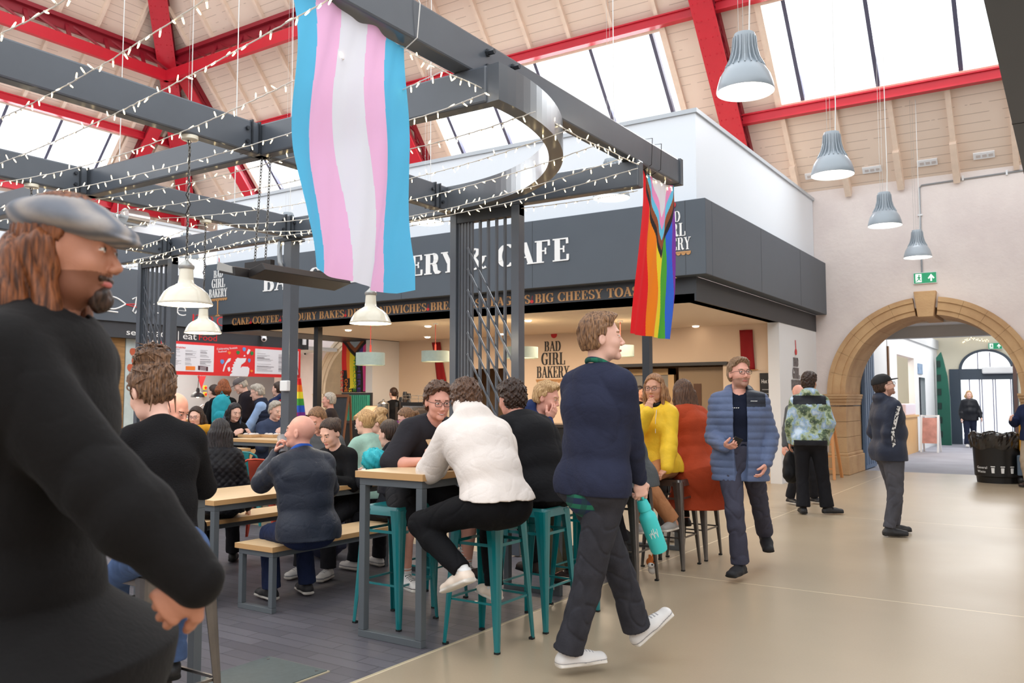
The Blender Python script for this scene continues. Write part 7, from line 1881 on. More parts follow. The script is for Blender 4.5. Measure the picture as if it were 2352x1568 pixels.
        def hdsp(P_):
            q = [sum((P_[j] - J['HC'][j]) * Hw[j, i] for j in range(3)) for i in range(3)]; th_ = np.arctan2(q[0], q[1] + .02)
            if hair in ('curly', 'messy'): return am * wig(P_, fq, 2) + am * .5 * wig(P_, fq * 1.9, 4) + (.0028 * np.sin(q[0] * 210 + 5 * np.sin(q[2] * 30 + q[1] * 35)) + .007 * wig(P_, 42, 3) if hair == 'messy' else 0)
            if hair == 'quiff': return am * wig(P_, 80, 2) + .003 * np.sin(q[0] * 260 + 6 * q[1] * 20 + 2 * np.sin(q[2] * 60))
            return am * .7 * np.sin(th_ * 26 + 2.5 * np.sin(q[2] * 28)) + am * .6 * np.sin(th_ * 57 + q[2] * 30)
        F_.disp(hdsp)
        hmats = hm if isinstance(hm, list) else [hm]
        ho = mesh_obj('hair', [F_.mesh()], hmats, t, None if len(hmats) == 1 else (lambda C: (((C - J['HC']) @ Hw)[:, 2] + .05 * np.sin(((C - J['HC']) @ Hw)[:, 0] * 90) < (-.24 if hairlen > .3 else -.10)).astype(int)))
    if beard is not None:
        F_ = hf((-.14, -.14, -.2), (.14, .14, .06)); ff = .012
        for q in ((ell(hd((0, .078, -.100)), np.array((.030, .026, .032)) * hsz, Hw), .02), (cone(hd((-.024, .086, -.056)), hd((.024, .086, -.056)), .008 * hsz, .008 * hsz), .01)) if beard == True else []: F_.add(q[0], q[1])
        if beard == True: F_.add(ell(hd((0, .104, -.068)), np.array((.018, .02, .008)) * hsz, Hw), .004, 'sub'); F_.disp(lambda P_: .003 * wig(P_, 160, 2)); mesh_obj('beard', [F_.mesh()], [H_DARK], t)
    # --- hats
    if hat:
        F_ = hf((-.24, -.24, -.1), (.24, .24, .24)); kind, hmt = hat[0], hat[1]
        if kind == 'cap':
            F_.add(ell(hd((0, -.012, .050)), np.array((.090, .110, .088)) * hsz, Hw), .01); F_.cutfn(lambda P_: (.040 - sum((P_[j] - J['HC'][j]) * Hw[j, 2] for j in range(3)) / hsz) * hsz)
            F_.add(econe(hd((0, .085, .048)), hd((0, .160, .040)), (.068, .008), (.050, .006), Hw[:, 0]), .006)
        else:
            F_.add(ell(hd((0, -.008, .070)), np.array((.098, .126, .040)) * hsz, Hw @ rotm(0, 10, 0)), .01); F_.add(ell(hd((0, .062, .056)), np.array((.082, .085, .030)) * hsz, Hw @ rotm(0, 14, 0)), .03); F_.add(ell(hd((0, -.010, .060)), np.array((.087, .110, .034)) * hsz, Hw), .015); F_.add(ell(hd((0, -.014, .085)), np.array((.080, .100, .045)) * hsz, Hw), .02)
            F_.add(econe(hd((0, .095, .040)), hd((0, .145, .028)), (.066, .010), (.052, .008), Hw[:, 0]), .008); F_.add(ell(hd((0, -.01, .0)), np.array((.074, .092, .062)) * hsz, Hw), .005, 'sub')
        F_.disp(lambda P_: .0015 * wig(P_, 60, 1)); mesh_obj('cap', [F_.mesh()], [hmt] if not isinstance(hmt, list) else hmt, t, hat[2] and (lambda C: hat[2]((C - J['HC']) @ Hw)) if len(hat) > 2 else None)
    if glasses is not None:
        mb = MB()
        for q in (-1, 1):
            pts = [hd((q * .031 + .0245 * math.copysign(abs(math.cos(a)) ** .6, math.cos(a)), .109 - .004 * abs(math.cos(a)), .004 + .017 * math.copysign(abs(math.sin(a)) ** .7, math.sin(a)))) for a in np.linspace(0, 2 * PI, 20, endpoint=False)]
            mb.tube(pts, .0019, 5, closed=True); mb.tube([hd((q * .056, .103, .010)), hd((q * .076, .07, .010)), hd((q * .083, .0, .006)), hd((q * .081, -.015, -.004))], .0018, 5)
        mb.tube([hd((-.008, .108, .008)), hd((0, .112, .010)), hd((.008, .108, .008))], .0018, 5)
        g = mb.build('glasses', glasses, t)
        mb = MB()
        for q in (-1, 1): mb.add([hd((q * .031 + .022 * math.cos(a), .1075, .004 + .014 * math.sin(a))) for a in np.linspace(0, 2 * PI, 14, endpoint=False)], [tuple(range(14))])
        mb.build('lens', M_GLASS, g)
    J.update(dict(Hw=Hw, T1=T1w, T2=T2w, T3=T3w, M0=M0, off=off, hd=hd, X=X, S=S, vx=vx, RG=RG))
    if extra: extra(t, J)
    return t, J
C = cloth
TRO = lambda m, **k: dict(m=m, **k)
M_WSH = mat('white_trainer', (222, 218, 214), .55); M_WSOLE = mat('white_sole', (222, 216, 206), .6); M_BSH = mat('black_shoe', (28, 27, 28), .5); M_BSOLE = mat('black_sole', (20, 20, 20), .7)
M_LACE = mat('lace_grey', (150, 148, 150), .7); M_SOCK = mat('white_sock', (236, 236, 234), .9)
K_BLACK = C('black_cotton', (16, 16, 19)); K_NAVY = C('navy_cotton', (34, 44, 76)); K_BJ = C('black_jeans', (34, 34, 38)); K_DEN = C('blue_denim', (78, 100, 140), var=.2); K_CHAR = C('charcoal_denim', (54, 54, 60), var=.2)
AW = (-.55, .83); RT = (.83, .55); LT = (-.83, -.55); TO = (.55, -.83)
def mid(a, b, t=.5): return (a[0] * (1 - t) + b[0] * t, a[1] * (1 - t) + b[1] * t)
def strap(J, m, t, name, pts, w=.03):
    mb = MB(); P = [Vector(p) for p in pts]
    for i in range(len(P) - 1): mb.beam(P[i], P[i + 1] + (P[i + 1] - P[i]).normalized() * .005, w, .008, up=tuple(J['T3'][:, 1]))
    return mb.build(name, m, t)
def sdf_obj(name, prims, vx, mats, parent=None, disp=None, cuts=(), paint=None):
    lo = np.min([q[0][1] for q in prims if len(q) < 3], 0) - .01; hi = np.max([q[0][2] for q in prims if len(q) < 3], 0) + .01; F_ = Field(lo, hi, vx)
    for q in prims: F_.add(q[0], q[1], q[2] if len(q) > 2 else 'add')
    if disp: F_.disp(disp)
    for c in cuts: F_.cut(*c)
    return mesh_obj(name, [F_.mesh()], mats if isinstance(mats, list) else [mats], parent, paint)
def backpack(J, m, m2, label, size=(.15, .09, .22), side='back', strapm=None):
    T = J['T2']; c = J['C'] - T[:, 1] * (.13 + size[1]) - T[:, 2] * .02; t = thing('backpack', label, 'backpack', tuple(c))
    sdf_obj('bag_body', [(ell(c, np.array(size) * 1.05, T), .03), (econe(c - T[:, 2] * size[2] * .7, c + T[:, 2] * size[2] * .6, (size[0], size[1]), (size[0] * .8, size[1] * .9), T[:, 0]), .03)], J['vx'], m, t, lambda P: .006 * wig(P, 35, 2))
    q = c - T[:, 1] * size[1] * .8 - T[:, 2] * size[2] * .35; sdf_obj('front_pocket', [(ell(q, (size[0] * .75, size[1] * .55, size[2] * .42), T), .02)], J['vx'], m2, t, lambda P: .004 * wig(P, 50, 2))
    for s, k in (('ShR', 1), ('ShL', -1)):
        sh = J[s] * .6 + J['NB'] * .4; pts = [c + T[:, 2] * size[2] * .8 + T[:, 1] * size[1] * .5 + T[:, 0] * k * .07, sh - T[:, 1] * .06 + T[:, 2] * .045, sh + T[:, 2] * .068, sh + T[:, 1] * .08 + T[:, 2] * .01, sh + T[:, 1] * .135 - T[:, 2] * .12, J['W'] + T[:, 1] * .03 + T[:, 0] * k * .17]
        strap(J, strapm or m, t, 'shoulder_strap', pts, .045)
    MB().tube([tuple(c + T[:, 2] * size[2] * .95 + T[:, 0] * (-.03)), tuple(c + T[:, 2] * (size[2] + .06)), tuple(c + T[:, 2] * size[2] * .95 + T[:, 0] * .03)], .008, 6).build('grab_loop', strapm or m, t)
    return t
def hold(J, s, a=.07, n=.025): Wr, d, nn, th, z = J['hand' + s]; return Wr + d * a * z + nn * n * z
# ============ foreground man in the flat cap
H_AUB = hairm('deep_auburn_hair', (64, 34, 18), (146, 86, 48))
def fg_extra(t, J):
    mb = MB()
    T = J['T3']; c = J['NB']; sdf_obj('hair_length', [(cone(J['hd']((-.05, -.075, -.02)), J['hd']((-.055, -.085, -.13)), .050, .052), .03), (cone(J['hd']((.05, -.075, -.02)), J['hd']((.055, -.085, -.13)), .050, .052), .03), (cone(J['hd']((0, -.10, .0)), J['hd']((0, -.145, -.09)), .05, .052), .03), (cone(J['hd']((.074, -.025, .01)), J['hd']((.068, .0, -.16)), .030, .034), .02), (cone(J['hd']((-.074, -.025, .01)), J['hd']((-.068, .0, -.16)), .030, .034), .02), (cone(J['hd']((.03, -.05, -.12)), J['hd']((.05, .01, -.19)), .04, .03), .02)],
            .005, H_AUB, t, lambda P: .0035 * np.sin((P[0] + P[1]) * 150 + 4 * np.sin(P[2] * 22)) + .006 * wig(P, 26, 1))
def tweed():
    m, nt, b, tc = nodes_of('grey_tweed', .9)
    mp = N_(nt, 'ShaderNodeMapping'); mp.inputs['Rotation'].default_value = (.3, .5, YAW + .2); nt.links.new(tc.outputs['Object'], mp.inputs[0])
    w1 = N_(nt, 'ShaderNodeTexWave', i_Scale=9.0, i_Distortion=1.0); nt.links.new(mp.outputs[0], w1.inputs['Vector']); n1 = N_(nt, 'ShaderNodeTexNoise', i_Scale=60.0); nt.links.new(tc.outputs['Object'], n1.inputs['Vector'])
    c = mixc(nt, w1.outputs['Fac'], lin((112, 116, 124)), lin((168, 160, 154))); c = mixc(nt, mathn(nt, 'MULTIPLY', n1.outputs['Fac'], .4), c, lin((90, 96, 110))); nt.links.new(c, b.inputs['Base Color']); return m
M_TWEED = tweed()
person('person in grey tweed flat cap and black coat, walking right in the near foreground', (155, 456), 1.88, hs=.94, face=(.80, .60), S=1.10, b=1.04, lean=4, hunch=6, head=(0, 2, 0),
    armR=('p', 462, 1338, 1.66, (-.2, -1, -.3)), armL=((-.25, -.05, .95), None), legR=((.1, -.15, .09), None), legL=((-.1, .3, .09), None), skinm=skin('weathered_skin', (186, 128, 102)), hair='short', hairm_=H_AUB, beard=True, hat=('flat', M_TWEED),
    top=dict(m=C('black_wool', (17, 15, 15), sheen=.03, bump=.1), e=.036, es=.034, ew=.026, hem=.10, coat=.50, flare=.17, collar=.06, name='coat', fold=.008), bottom=TRO(K_BJ), shoes=[M_BSH, M_BSOLE], handR=dict(d=(-.1, -1.0, -.7), curl=1.1), vox=.0065, extra=fg_extra)
# ============ woman with messy bun
def bunx(t, J):
    sdf_obj('hair_wisps', [(cone(J['hd']((.05, -.075, -.05)), J['hd']((.055, -.05, -.11)), .005, .002), .01), (cone(J['hd']((-.05, -.08, -.05)), J['hd']((-.06, -.06, -.11)), .005, .002), .01), (cone(J['hd']((.075, .02, .02)), J['hd']((.085, .03, -.08)), .004, .002), .01), (cone(J['hd']((-.03, -.08, .17)), J['hd']((-.07, -.06, .19)), .004, .002), .01), (cone(J['hd']((.03, -.02, .16)), J['hd']((.08, -.0, .17)), .004, .002), .01)], .003, MATS['messy_brown_hair'], t)
    rg = random.Random(4); mb = MB()
    for i in range(130):
        a = rg.uniform(0, 2 * PI); e = rg.uniform(-.2, 1.45); c0 = np.array((0, -.055, .128)) if i % 2 else np.array((0, -.015, .035)); rr = np.array((.074, .068, .054)) if i % 2 else np.array((.086, .106, .100))
        pts = []; a1 = rg.uniform(-1.1, 1.1); e1 = rg.uniform(-.9, .7)
        for k in range(7):
            u = k / 6; A = a + a1 * u; E_ = e + e1 * u; lift = 1.0 + .07 * math.sin(u * PI) + (.10 * u if i % 5 == 0 else 0)
            pts.append(J['hd'](c0 + rr * lift * np.array((math.cos(A) * math.cos(E_), math.sin(A) * math.cos(E_), math.sin(E_)))))
        if min(((p_ - J['HC']) @ J['Hw'])[2] for p_ in pts) < -.06 or (i % 2 == 0 and max(((p_ - J['HC']) @ J['Hw'])[1] for p_ in pts) > .05): continue
        mb.tube(pts, [.0012, .0028, .0034, .0034, .003, .002, .0008], 5)
    mb.build('hair_strands', MATS['messy_brown_hair'], t, smooth=True)
person('person with messy brown bun and black knitted top, back turned, lower left', (338, 880), 3.62, face=(-.93, .38), fem=True, S=1.0, b=.80, ph=.885, hs=1.1, lean=10, hunch=14, head=(18, 22, 0), hair='messy', hairm_=hairm('messy_brown_hair', (58, 38, 27), (142, 106, 78)),
    armR=((.10, .42, 1.16), None), armL=((-.10, .42, 1.16), None), top=dict(m=C('black_knit', (20, 19, 21), bscale=200, bump=.5), hem=.0, e=.020, fold=.004, name='jumper'), bottom=TRO(K_DEN, name='jeans', e=.010), legR=((.12, .36, .32), None), legL=((-.12, .36, .32), None), shoes=[M_BSH, M_BSOLE], extra=bunx)
# ============ crowd at the back left
person('person with bald head and dark grey shirt, bowing behind the messy bun', (414, 903), 6.3, face=(.95, -.1), S=1.0, b=.92, ph=.72, lean=14, hunch=12, head=(20, 25, 0), hair='bald', skinm=SK_P, top=dict(m=C('dark_grey_cotton', (72, 76, 82)), hem=.1, name='shirt'), bottom=TRO(K_BJ), shoes=[M_BSH, M_BSOLE], armR=((.15, .35, 1.0), None), armL=((-.15, .35, 1.0), None))
person('person with long dark hair, glasses and a mustard top, holding food up', (450, 936), 10.8, face=(.5, -.85), fem=True, S=.97, ph=.60, lean=8, head=(0, 8, 0), hair='long', hairlen=.16, hairm_=H_DARK, glasses=mat('red_frame', (120, 40, 50), .3), skinm=SK_F, top=dict(m=C('mustard_knit', (196, 140, 40)), hem=.08, name='jumper'), bottom=TRO(K_BJ), armR=((.03, .26, 1.10), None), armL=((-.05, .27, 1.10), None), shoes=[M_BSH, M_BSOLE])
person('person with black bob, black scarf and coat at the table with food trays', (541, 928), 11.6, face=mid(TO, RT, .5), fem=True, S=1.0, ph=.63, lean=6, head=(0, 14, 0), hair='bob', hairm_=[H_BLACK, hairm('faded_blue_hair', (50, 60, 80), (96, 112, 136))], hairlen=.16, skinm=SK_F,
    top=dict(m=C('black_boucle', (22, 21, 23), bump=.6), hem=.1, e=.03, collar=.06, name='coat'), bottom=TRO(K_BJ), armR=((.12, .32, .98), None), armL=((-.1, .36, .98), None), shoes=[M_BSH, M_BSOLE])
person('person with very long pale-ended dark hair and black quilted jacket, seen from behind', (506, 974), 7.4, face=mid(AW, LT, .25), fem=True, S=.93, ph=.575, lean=6, head=(0, 10, 0), hair='long', hairlen=.44, hairm_=[H_BLACK, hairm('ash_brown_ends', (100, 84, 74), (168, 150, 136))],
    top=dict(m=C('black_quilting', (20, 20, 26), rough=.5), hem=.08, e=.035, diamond=1, name='quilted_jacket'), bottom=TRO(K_BJ), shoes=[M_BSH, M_BSOLE])
J_ = person('person with auburn hair standing at the fish counter wearing a turquoise rucksack', (514, 872), 13.4, face=mid(AW, LT, .2), fem=True, S=.99, head=(0, 12, 0), hair='bob', hairlen=.1, hairm_=H_RED, top=dict(m=K_BLACK, hem=.1), bottom=TRO(C('pale_denim', (140, 150, 170))), shoes=[M_BSH, M_BSOLE])[1]
backpack(J_, C('turquoise_nylon', (44, 160, 174), rough=.6), C('turquoise_nylon', (0, 0, 0)), 'turquoise rucksack on the back of the person at the fish counter', (.14, .10, .24))
M_CAPG = C('grey_brown_cap', (104, 96, 96))
person('person in grey-brown baseball cap and dark fleece, looking down at the fish counter', (545, 868), 14.1, face=mid(LT, TO, .25), S=1.0, b=1.05, hunch=10, head=(0, 28, 0), hair='short', hairm_=H_GREY, hat=('cap', M_CAPG), top=dict(m=C('dark_fleece', (34, 28, 34)), hem=.12, e=.026, collar=.03, name='fleece'), bottom=TRO(K_BJ), armR=((.12, .3, 1.02), None), armL=((-.12, .3, 1.02), None), shoes=[M_BSH, M_BSOLE])
person('person in a black top standing behind the turquoise rucksack', (492, 884), 14.8, face=mid(LT, AW, .3), fem=True, S=.97, hair='bun', hairm_=H_DARK, top=dict(m=K_BLACK, hem=.1), bottom=TRO(K_BJ), armL=((-.15, .32, .98), None), shoes=[M_BSH, M_BSOLE])
person('person with grey hair, navy gilet and light blue sleeves reaching to the table', (588, 883), 13.0, face=mid(LT, TO, .1), fem=True, S=.95, b=1.08, lean=14, head=(0, 14, 0), hair='quiff', hairm_=H_GREY, glasses=M_GFR, top=dict(m=C('light_blue_cotton', (150, 176, 214)), hem=.08, name='shirt'), armR=((.1, .34, .86), None), armL=((-.14, .40, .84), None), bottom=TRO(K_BJ), shoes=[M_BSH, M_BSOLE],
    extra=lambda t, J: sdf_obj('gilet', [(econe(J['P'] - v3((0, 0, .12)), J['W'], (.20, .155), (.175, .14), J['M0'][:, 0]), .03), (econe(J['W'], J['C'], (.175, .14), (.18, .15), J['T2'][:, 0]), .03), (econe(J['C'], J['NB'] - J['T3'][:, 2] * .03, (.18, .15), (.14, .10), J['T3'][:, 0]), .03), (torus(J['NB'] + J['T3'][:, 2] * .02, J['T3'][:, 2], .06, .03), .02)], .011, C('navy_padding', (34, 40, 58)), t, lambda P: .012 * (.4 - np.abs(np.sin(P[2] * 48)) ** .6)))
J_ = person('person with short dark hair and navy hooded jacket, walking past the fish counter', (640, 877), 14.4, face=mid(LT, AW, .3), S=1.0, hair='crop', hairm_=H_DARK, top=dict(m=K_NAVY, hem=.1, hood=.9, e=.024), bottom=TRO(K_BJ), shoes=[M_BSH, M_BSOLE])[1]
backpack(J_, C('navy_rucksack', (34, 40, 66)), C('red_trim_cloth', (176, 44, 50)), 'navy rucksack with red trim on the back of the person in the cream hood', (.14, .09, .2), strapm=C('red_trim_cloth', (0, 0, 0)))
person('person with grey hair and navy jacket seated just left of the pergola post', (636, 922), 11.8, face=mid(TO, RT, .55), S=1.0, b=1.08, ph=.62, lean=10, head=(0, 14, 0), hair='quiff', hairm_=H_GREY, top=dict(m=C('slate_blue_jacket', (58, 68, 92)), hem=.1, e=.026, collar=.03), bottom=TRO(K_BJ), armR=((.12, .32, .98), None), armL=((-.12, .32, .98), None), shoes=[M_BSH, M_BSOLE])
# ============ bald man drinking on the bench
def benchx(t, J):
    p = hold(J, 'L', .075, .030); q = Vector(p)
    g = thing('drinking_glass', 'clear tumbler with dark drink raised by the bald person in the navy jacket', 'glass', tuple(q - Vector((0, 0, .05))))
    A = Vector(J['M0'] @ v3((.1, .45, .85))).normalized(); c = q - A * .06
    mb = MB(); mb.tube([c, c + A * .13], [.030, .038], 20); mb.build('glass_wall', mat('tumbler_glass', (190, 198, 204), .08, alpha=.4), g, smooth='auto'); MB().tube([c + A * .005, c + A * .06], [.028, .031], 16).build('drink', mat('dark_drink', (70, 34, 22), .1), g)
    T = J['T3']; sdf_obj('blue_collar', [(torus(J['NB'] + T[:, 2] * .028 + T[:, 1] * .005, T[:, 2] * .9 + T[:, 1] * +.35, .068, .021), .01)], .005, C('royal_blue_cloth', (46, 86, 170)), t)
person('person with bald head and navy waxed jacket on the bench, drinking from a glass', (697, 957), 6.1, face=mid(AW, LT, .42), S=1.03, b=1.10, ph=.575, lean=11, hunch=9, head=(42, -6, 0), hair='bald', skinm=SK_P, top=dict(m=C('navy_waxed', (38, 43, 55), rough=.5, sheen=.05), hem=.16, e=.030, es=.028, ew=.024, collar=.035, fold=.011, seed=4, name='waxed_jacket'),
    bottom=TRO(C('dark_denim', (34, 44, 74)), name='jeans'), armL=((-.09, .37, 1.06), (-.6, .0, -1)), armR=((.12, .40, .92), (.8, -.4, -.8)), handL=dict(d=(.1, -.35, 1), n=(.7, -.7, -.1), curl=.95, thumb=.9), legR=((.18, .42, .09), None), legL=((-.10, .40, .09), None),
    shoes=[mat('black_trainer', (30, 29, 32), .6), M_WSOLE], extra=benchx)
person('person with short brown hair, face lowered, behind the bald person on the bench', (723, 938), 8.6, face=mid(TO, LT, .2), S=.97, ph=.60, lean=14, head=(-10, 25, 0), hair='short', hairm_=H_LBR, skinm=SK_P, top=dict(m=C('grey_top', (90, 92, 96)), hem=.1), bottom=TRO(K_BJ), shoes=[M_BSH, M_BSOLE])
person('person with dark hair tied back and black top, looking down beside the bald drinker', (752, 967), 7.2, face=mid(TO, LT, .28), fem=True, S=.98, ph=.575, lean=14, head=(-8, 24, 0), hair='bun', hairm_=H_DARK, skinm=SK_F, top=dict(m=K_BLACK, hem=.1), bottom=TRO(K_BJ), armR=((.08, .36, .80), None), armL=((-.10, .36, .80), None), shoes=[M_WSH, M_WSOLE, M_LACE])
person('person with blond bun and pale mint tie-dye sweatshirt, elbows on the table', (838, 944), 8.4, face=mid(AW, LT, .55), fem=True, S=.98, b=1.16, ph=.60, lean=12, head=(10, 6, 0), hair='bun', hairm_=H_BLOND, top=dict(m=C('mint_tie_dye', (142, 176, 166), var=.25, scale=5), hem=.1, e=.026, name='sweatshirt'), bottom=TRO(K_BJ), armR=((.10, .40, .86), None), armL=((-.16, .38, .86), None), shoes=[M_BSH, M_BSOLE])
person('person with curly fair hair and glasses facing the person in mint', (866, 952), 9.2, face=LT, fem=True, S=.95, ph=.60, head=(0, 8, 0), hair='messy', hairm_=H_BLOND, glasses=M_GFR, top=dict(m=C('grey_top', (0, 0, 0)), hem=.1), bottom=TRO(K_BJ))
person('person with sleek ponytail and black hoodie at the low table, back to the view', (893, 975), 7.2, face=mid(AW, LT, .5), fem=True, S=.93, ph=.575, lean=8, head=(8, 6, 0), hair='pony', hairm_=[H_DARK, H_BLOND], top=dict(m=C('black_hoodie', (26, 28, 34)), hem=.1, e=.022, hood=.6), bottom=TRO(K_BJ), armR=((.10, .36, .80), None), armL=((-.12, .36, .80), None), shoes=[M_WSH, M_WSOLE, M_LACE])
person('person with purple glasses, brown hair and white top, leaning left in the crowd', (925, 939), 10.0, face=mid(LT, TO, .2), fem=True, S=.97, ph=.60, lean=12, head=(0, 24, 0), hair='lowbun', hairm_=H_LBR, glasses=mat('purple_frame', (150, 30, 150), .3), top=dict(m=C('white_top', (220, 214, 208)), hem=.1), bottom=TRO(K_BJ))
person('person with white hair and dark jacket behind the chalkboard', (757, 903), 13.4, face=LT, S=.93, lean=4, hair='short', hairm_=H_GREY, skinm=SK_P, top=dict(m=C('dark_brown_jacket', (44, 36, 36)), hem=.1), bottom=TRO(K_BJ))
p_ = onY(905, 888, 14.0)
person('person in black working at the coffee machine behind the bakery counter', at=(p_.x, 14.0), face=mid(LT, AW, .5), fem=True, S=.97, hair='pony', hairm_=H_DARK, top=dict(m=K_BLACK, hem=.1), bottom=TRO(K_BJ), armL=((-.2, .25, 1.1), None))
p_ = onY(1240, 884, 14.0)
person('person with tied back hair in black, facing out under the bakery wall logo', at=(p_.x, 14.0), face=TO, fem=True, S=.99, head=(0, 14, 0), hair='bun', hairm_=H_LBR, top=dict(m=K_BLACK, hem=.1), bottom=TRO(K_BJ), armL=((-.1, .3, 1.05), None), armR=((.1, .3, 1.05), None))
p_ = onY(1480, 890, 14.2)
person('person in black half hidden behind the slim right bakery post', at=(p_.x - .1, 14.2), face=mid(TO, RT, .5), S=.96, hair='crop', hairm_=H_BLACK, skinm=SK_T, top=dict(m=K_BLACK, hem=.1), bottom=TRO(K_BJ))
# ============ three young men at the tall table
def glx(t, J):
    q = Vector(hold(J, 'R', .09, .02)); w = thing('food_wrap', 'small tan wafer held by the young person with glasses', 'snack', tuple(q)); MB().beam(q, q + Vector((-.05, 0, .07)), .05, .006).build('wafer', M_CARD, w)
person('person with curly brown hair, black glasses and black t-shirt, smiling over the tall table', (1008, 882), 5.75, face=(.96, -.28), S=1.0, b=1.02, ph=.885, lean=32, hunch=10, head=(-16, 12, 0), hair='curly', hairm_=H_BROWN, glasses=M_GFR, smile=True, skinm=SK_P,
    top=dict(m=C('washed_black_tee', (44, 43, 48)), hem=.12, sleeve=.46, e=.026, es=.032, ew=.04, name='t_shirt', fold=.009), bottom=TRO(C('black_shorts', (30, 30, 34)), stop=.46, e=.022, e1=.05, socks=M_SOCK, name='shorts'),
    armL=((-.05, .50, 1.04), (-.6, .3, -.8)), armR=((.16, .42, 1.05), (.7, -.2, -.7)), handL=dict(d=(1, .5, 0), n=(0, 0, -1), curl=.4), handR=dict(d=(-.1, .6, .8), curl=.8), legL=((-.26, .30, .30), (-.5, 1, .5)), legR=((.22, .28, .30), (.6, 1, .5)), shoes=[M_WSH, M_WSOLE, mat('shoe_mark_black', (24, 24, 24), .5)], extra=glx)
person('person in an off-white hooded sweatshirt and black trousers, hunched over the tall table', (1068, 876), 5.22, face=(-.90, .42), S=1.04, b=1.04, ph=.885, lean=38, hunch=6, head=(-14, 10, 0), hair='curly', hairm_=H_BROWN, skinm=SK_P,
    top=dict(m=C('off_white_fleece', (232, 222, 214), var=.03), hem=.06, cut=-.005, e=.038, es=.038, ew=.024, hood=1.7, band=1, fold=.012, seed=2, name='hooded_sweatshirt'), bottom=TRO(C('black_joggers', (14, 14, 17)), e=.016, e1=.02, socks=M_SOCK),
    armL=((-.02, .62, 1.05), (-.7, .1, -.8)), armR=((.05, .60, 1.05), (.7, .0, -.8)), handL=dict(d=(.6, .8, .0), n=(0, 0, -1), curl=.3), legL=('p', 1062, 1310, 4.72, (-.3, 1, .6)), legR=((.20, .36, .32), (.3, 1, .4)), foot=dict(L=((-.15, 1, -.42), 0)), shoes=[mat('cream_trainer', (236, 218, 200), .5), M_WSOLE])
person('person with dark curly hair and plain black t-shirt at the tall table', (1172, 884), 5.95, face=(-.97, .25), S=1.06, b=1.10, ph=.885, lean=28, hunch=14, head=(-6, 12, 0), hair='curly', hairm_=H_DARK, skinm=SK_P,
    top=dict(m=C('black_tee', (20, 20, 23)), hem=.14, sleeve=.46, e=.030, es=.036, ew=.04, name='t_shirt', fold=.010, seed=6), bottom=TRO(C('black_joggers', (0, 0, 0)), e=.016), armL=((-.05, .60, 1.05), (-.6, 0, -.8)), armR=((.10, .58, 1.05), (.7, 0, -.8)), legL=((-.18, .34, .32), None), legR=((.2, .30, .32), None), shoes=[mat('brown_boot', (58, 42, 36), .6), M_BSOLE])
person('person with short blond hair and navy hooded jacket, fingers raised to the mouth', (1262, 898), 6.5, face=(.95, .1), fem=True, S=.97, b=1.1, ph=.885, lean=14, hunch=8, head=(6, 16, 0), hair='quiff', hairm_=H_BLOND, skinm=SK_P, top=dict(m=C('navy_fleece', (38, 52, 92)), hem=.1, e=.026, hood=.9), bottom=TRO(C('olive_trousers', (88, 84, 66))),
    armR=((.06, .24, 1.30), (.6, .2, -1)), armL=((-.1, .36, 1.06), None), handR=dict(d=(-.2, .5, .8), n=(-.4, -.8, .2), curl=.45), shoes=[mat('brown_boot', (0, 0, 0)), M_BSOLE])
J_ = person('person in a green and grey jacket seated behind the walking person, mostly hidden', (1388, 905), 6.75, face=(-.9, .3), S=1.0, b=1.0, ph=.885, lean=22, hunch=10, head=(0, 10, 0), hair='crop', hairm_=H_DARK, top=dict(m=[C('green_nylon', (40, 136, 84), rough=.5), C('grey_nylon', (74, 78, 80), rough=.5)], hem=.12, e=.034, fold=.010, paint=lambda L, J, Cw: (L[:, 2] < 1.16 - .25 * (L[:, 1] + .05)).astype(int)), bottom=TRO(K_BJ), armL=((-.1, .5, 1.05), None), armR=((.1, .5, 1.05), None), legL=((-.18, .34, .32), None), legR=((.2, .30, .32), None), shoes=[M_BSH, M_BSOLE])
# ============ walking man with bottle
def walkx(t, J):
    T = J['T1']; sdf_obj('plaid_shirt', [(econe(J['P'] - T[:, 2] * .070, J['P'] + T[:, 2] * .0, (.192, .155), (.17, .13), J['M0'][:, 0]), .02)], .006, M_PLAID, t); sdf_obj('shirt_collar', [(torus(J['NB'] + J['T3'][:, 2] * .035, J['T3'][:, 2] * .9 + J['T3'][:, 1] * .35, .062, .016), .01)], .006, M_PLAID, t)
def plaid():
    m, nt, b, tc = nodes_of('green_plaid', .85); sp = N_(nt, 'ShaderNodeSeparateXYZ'); nt.links.new(tc.outputs['Object'], sp.inputs[0])
    a = mathn(nt, 'LESS_THAN', mathn(nt, 'FRACT', mathn(nt, 'MULTIPLY', sp.outputs['Z'], 17)), .45); h_ = mathn(nt, 'LESS_THAN', mathn(nt, 'FRACT', mathn(nt, 'MULTIPLY', mathn(nt, 'ADD', sp.outputs['X'], sp.outputs['Y']), 13)), .45)
    c = mixc(nt, a, lin((26, 40, 74)), lin((26, 110, 84))); c = mixc(nt, mathn(nt, 'MULTIPLY', h_, .6), c, lin((20, 60, 60))); nt.links.new(c, b.inputs['Base Color']); return m
M_PLAID = plaid()
WD = (.30, .95)
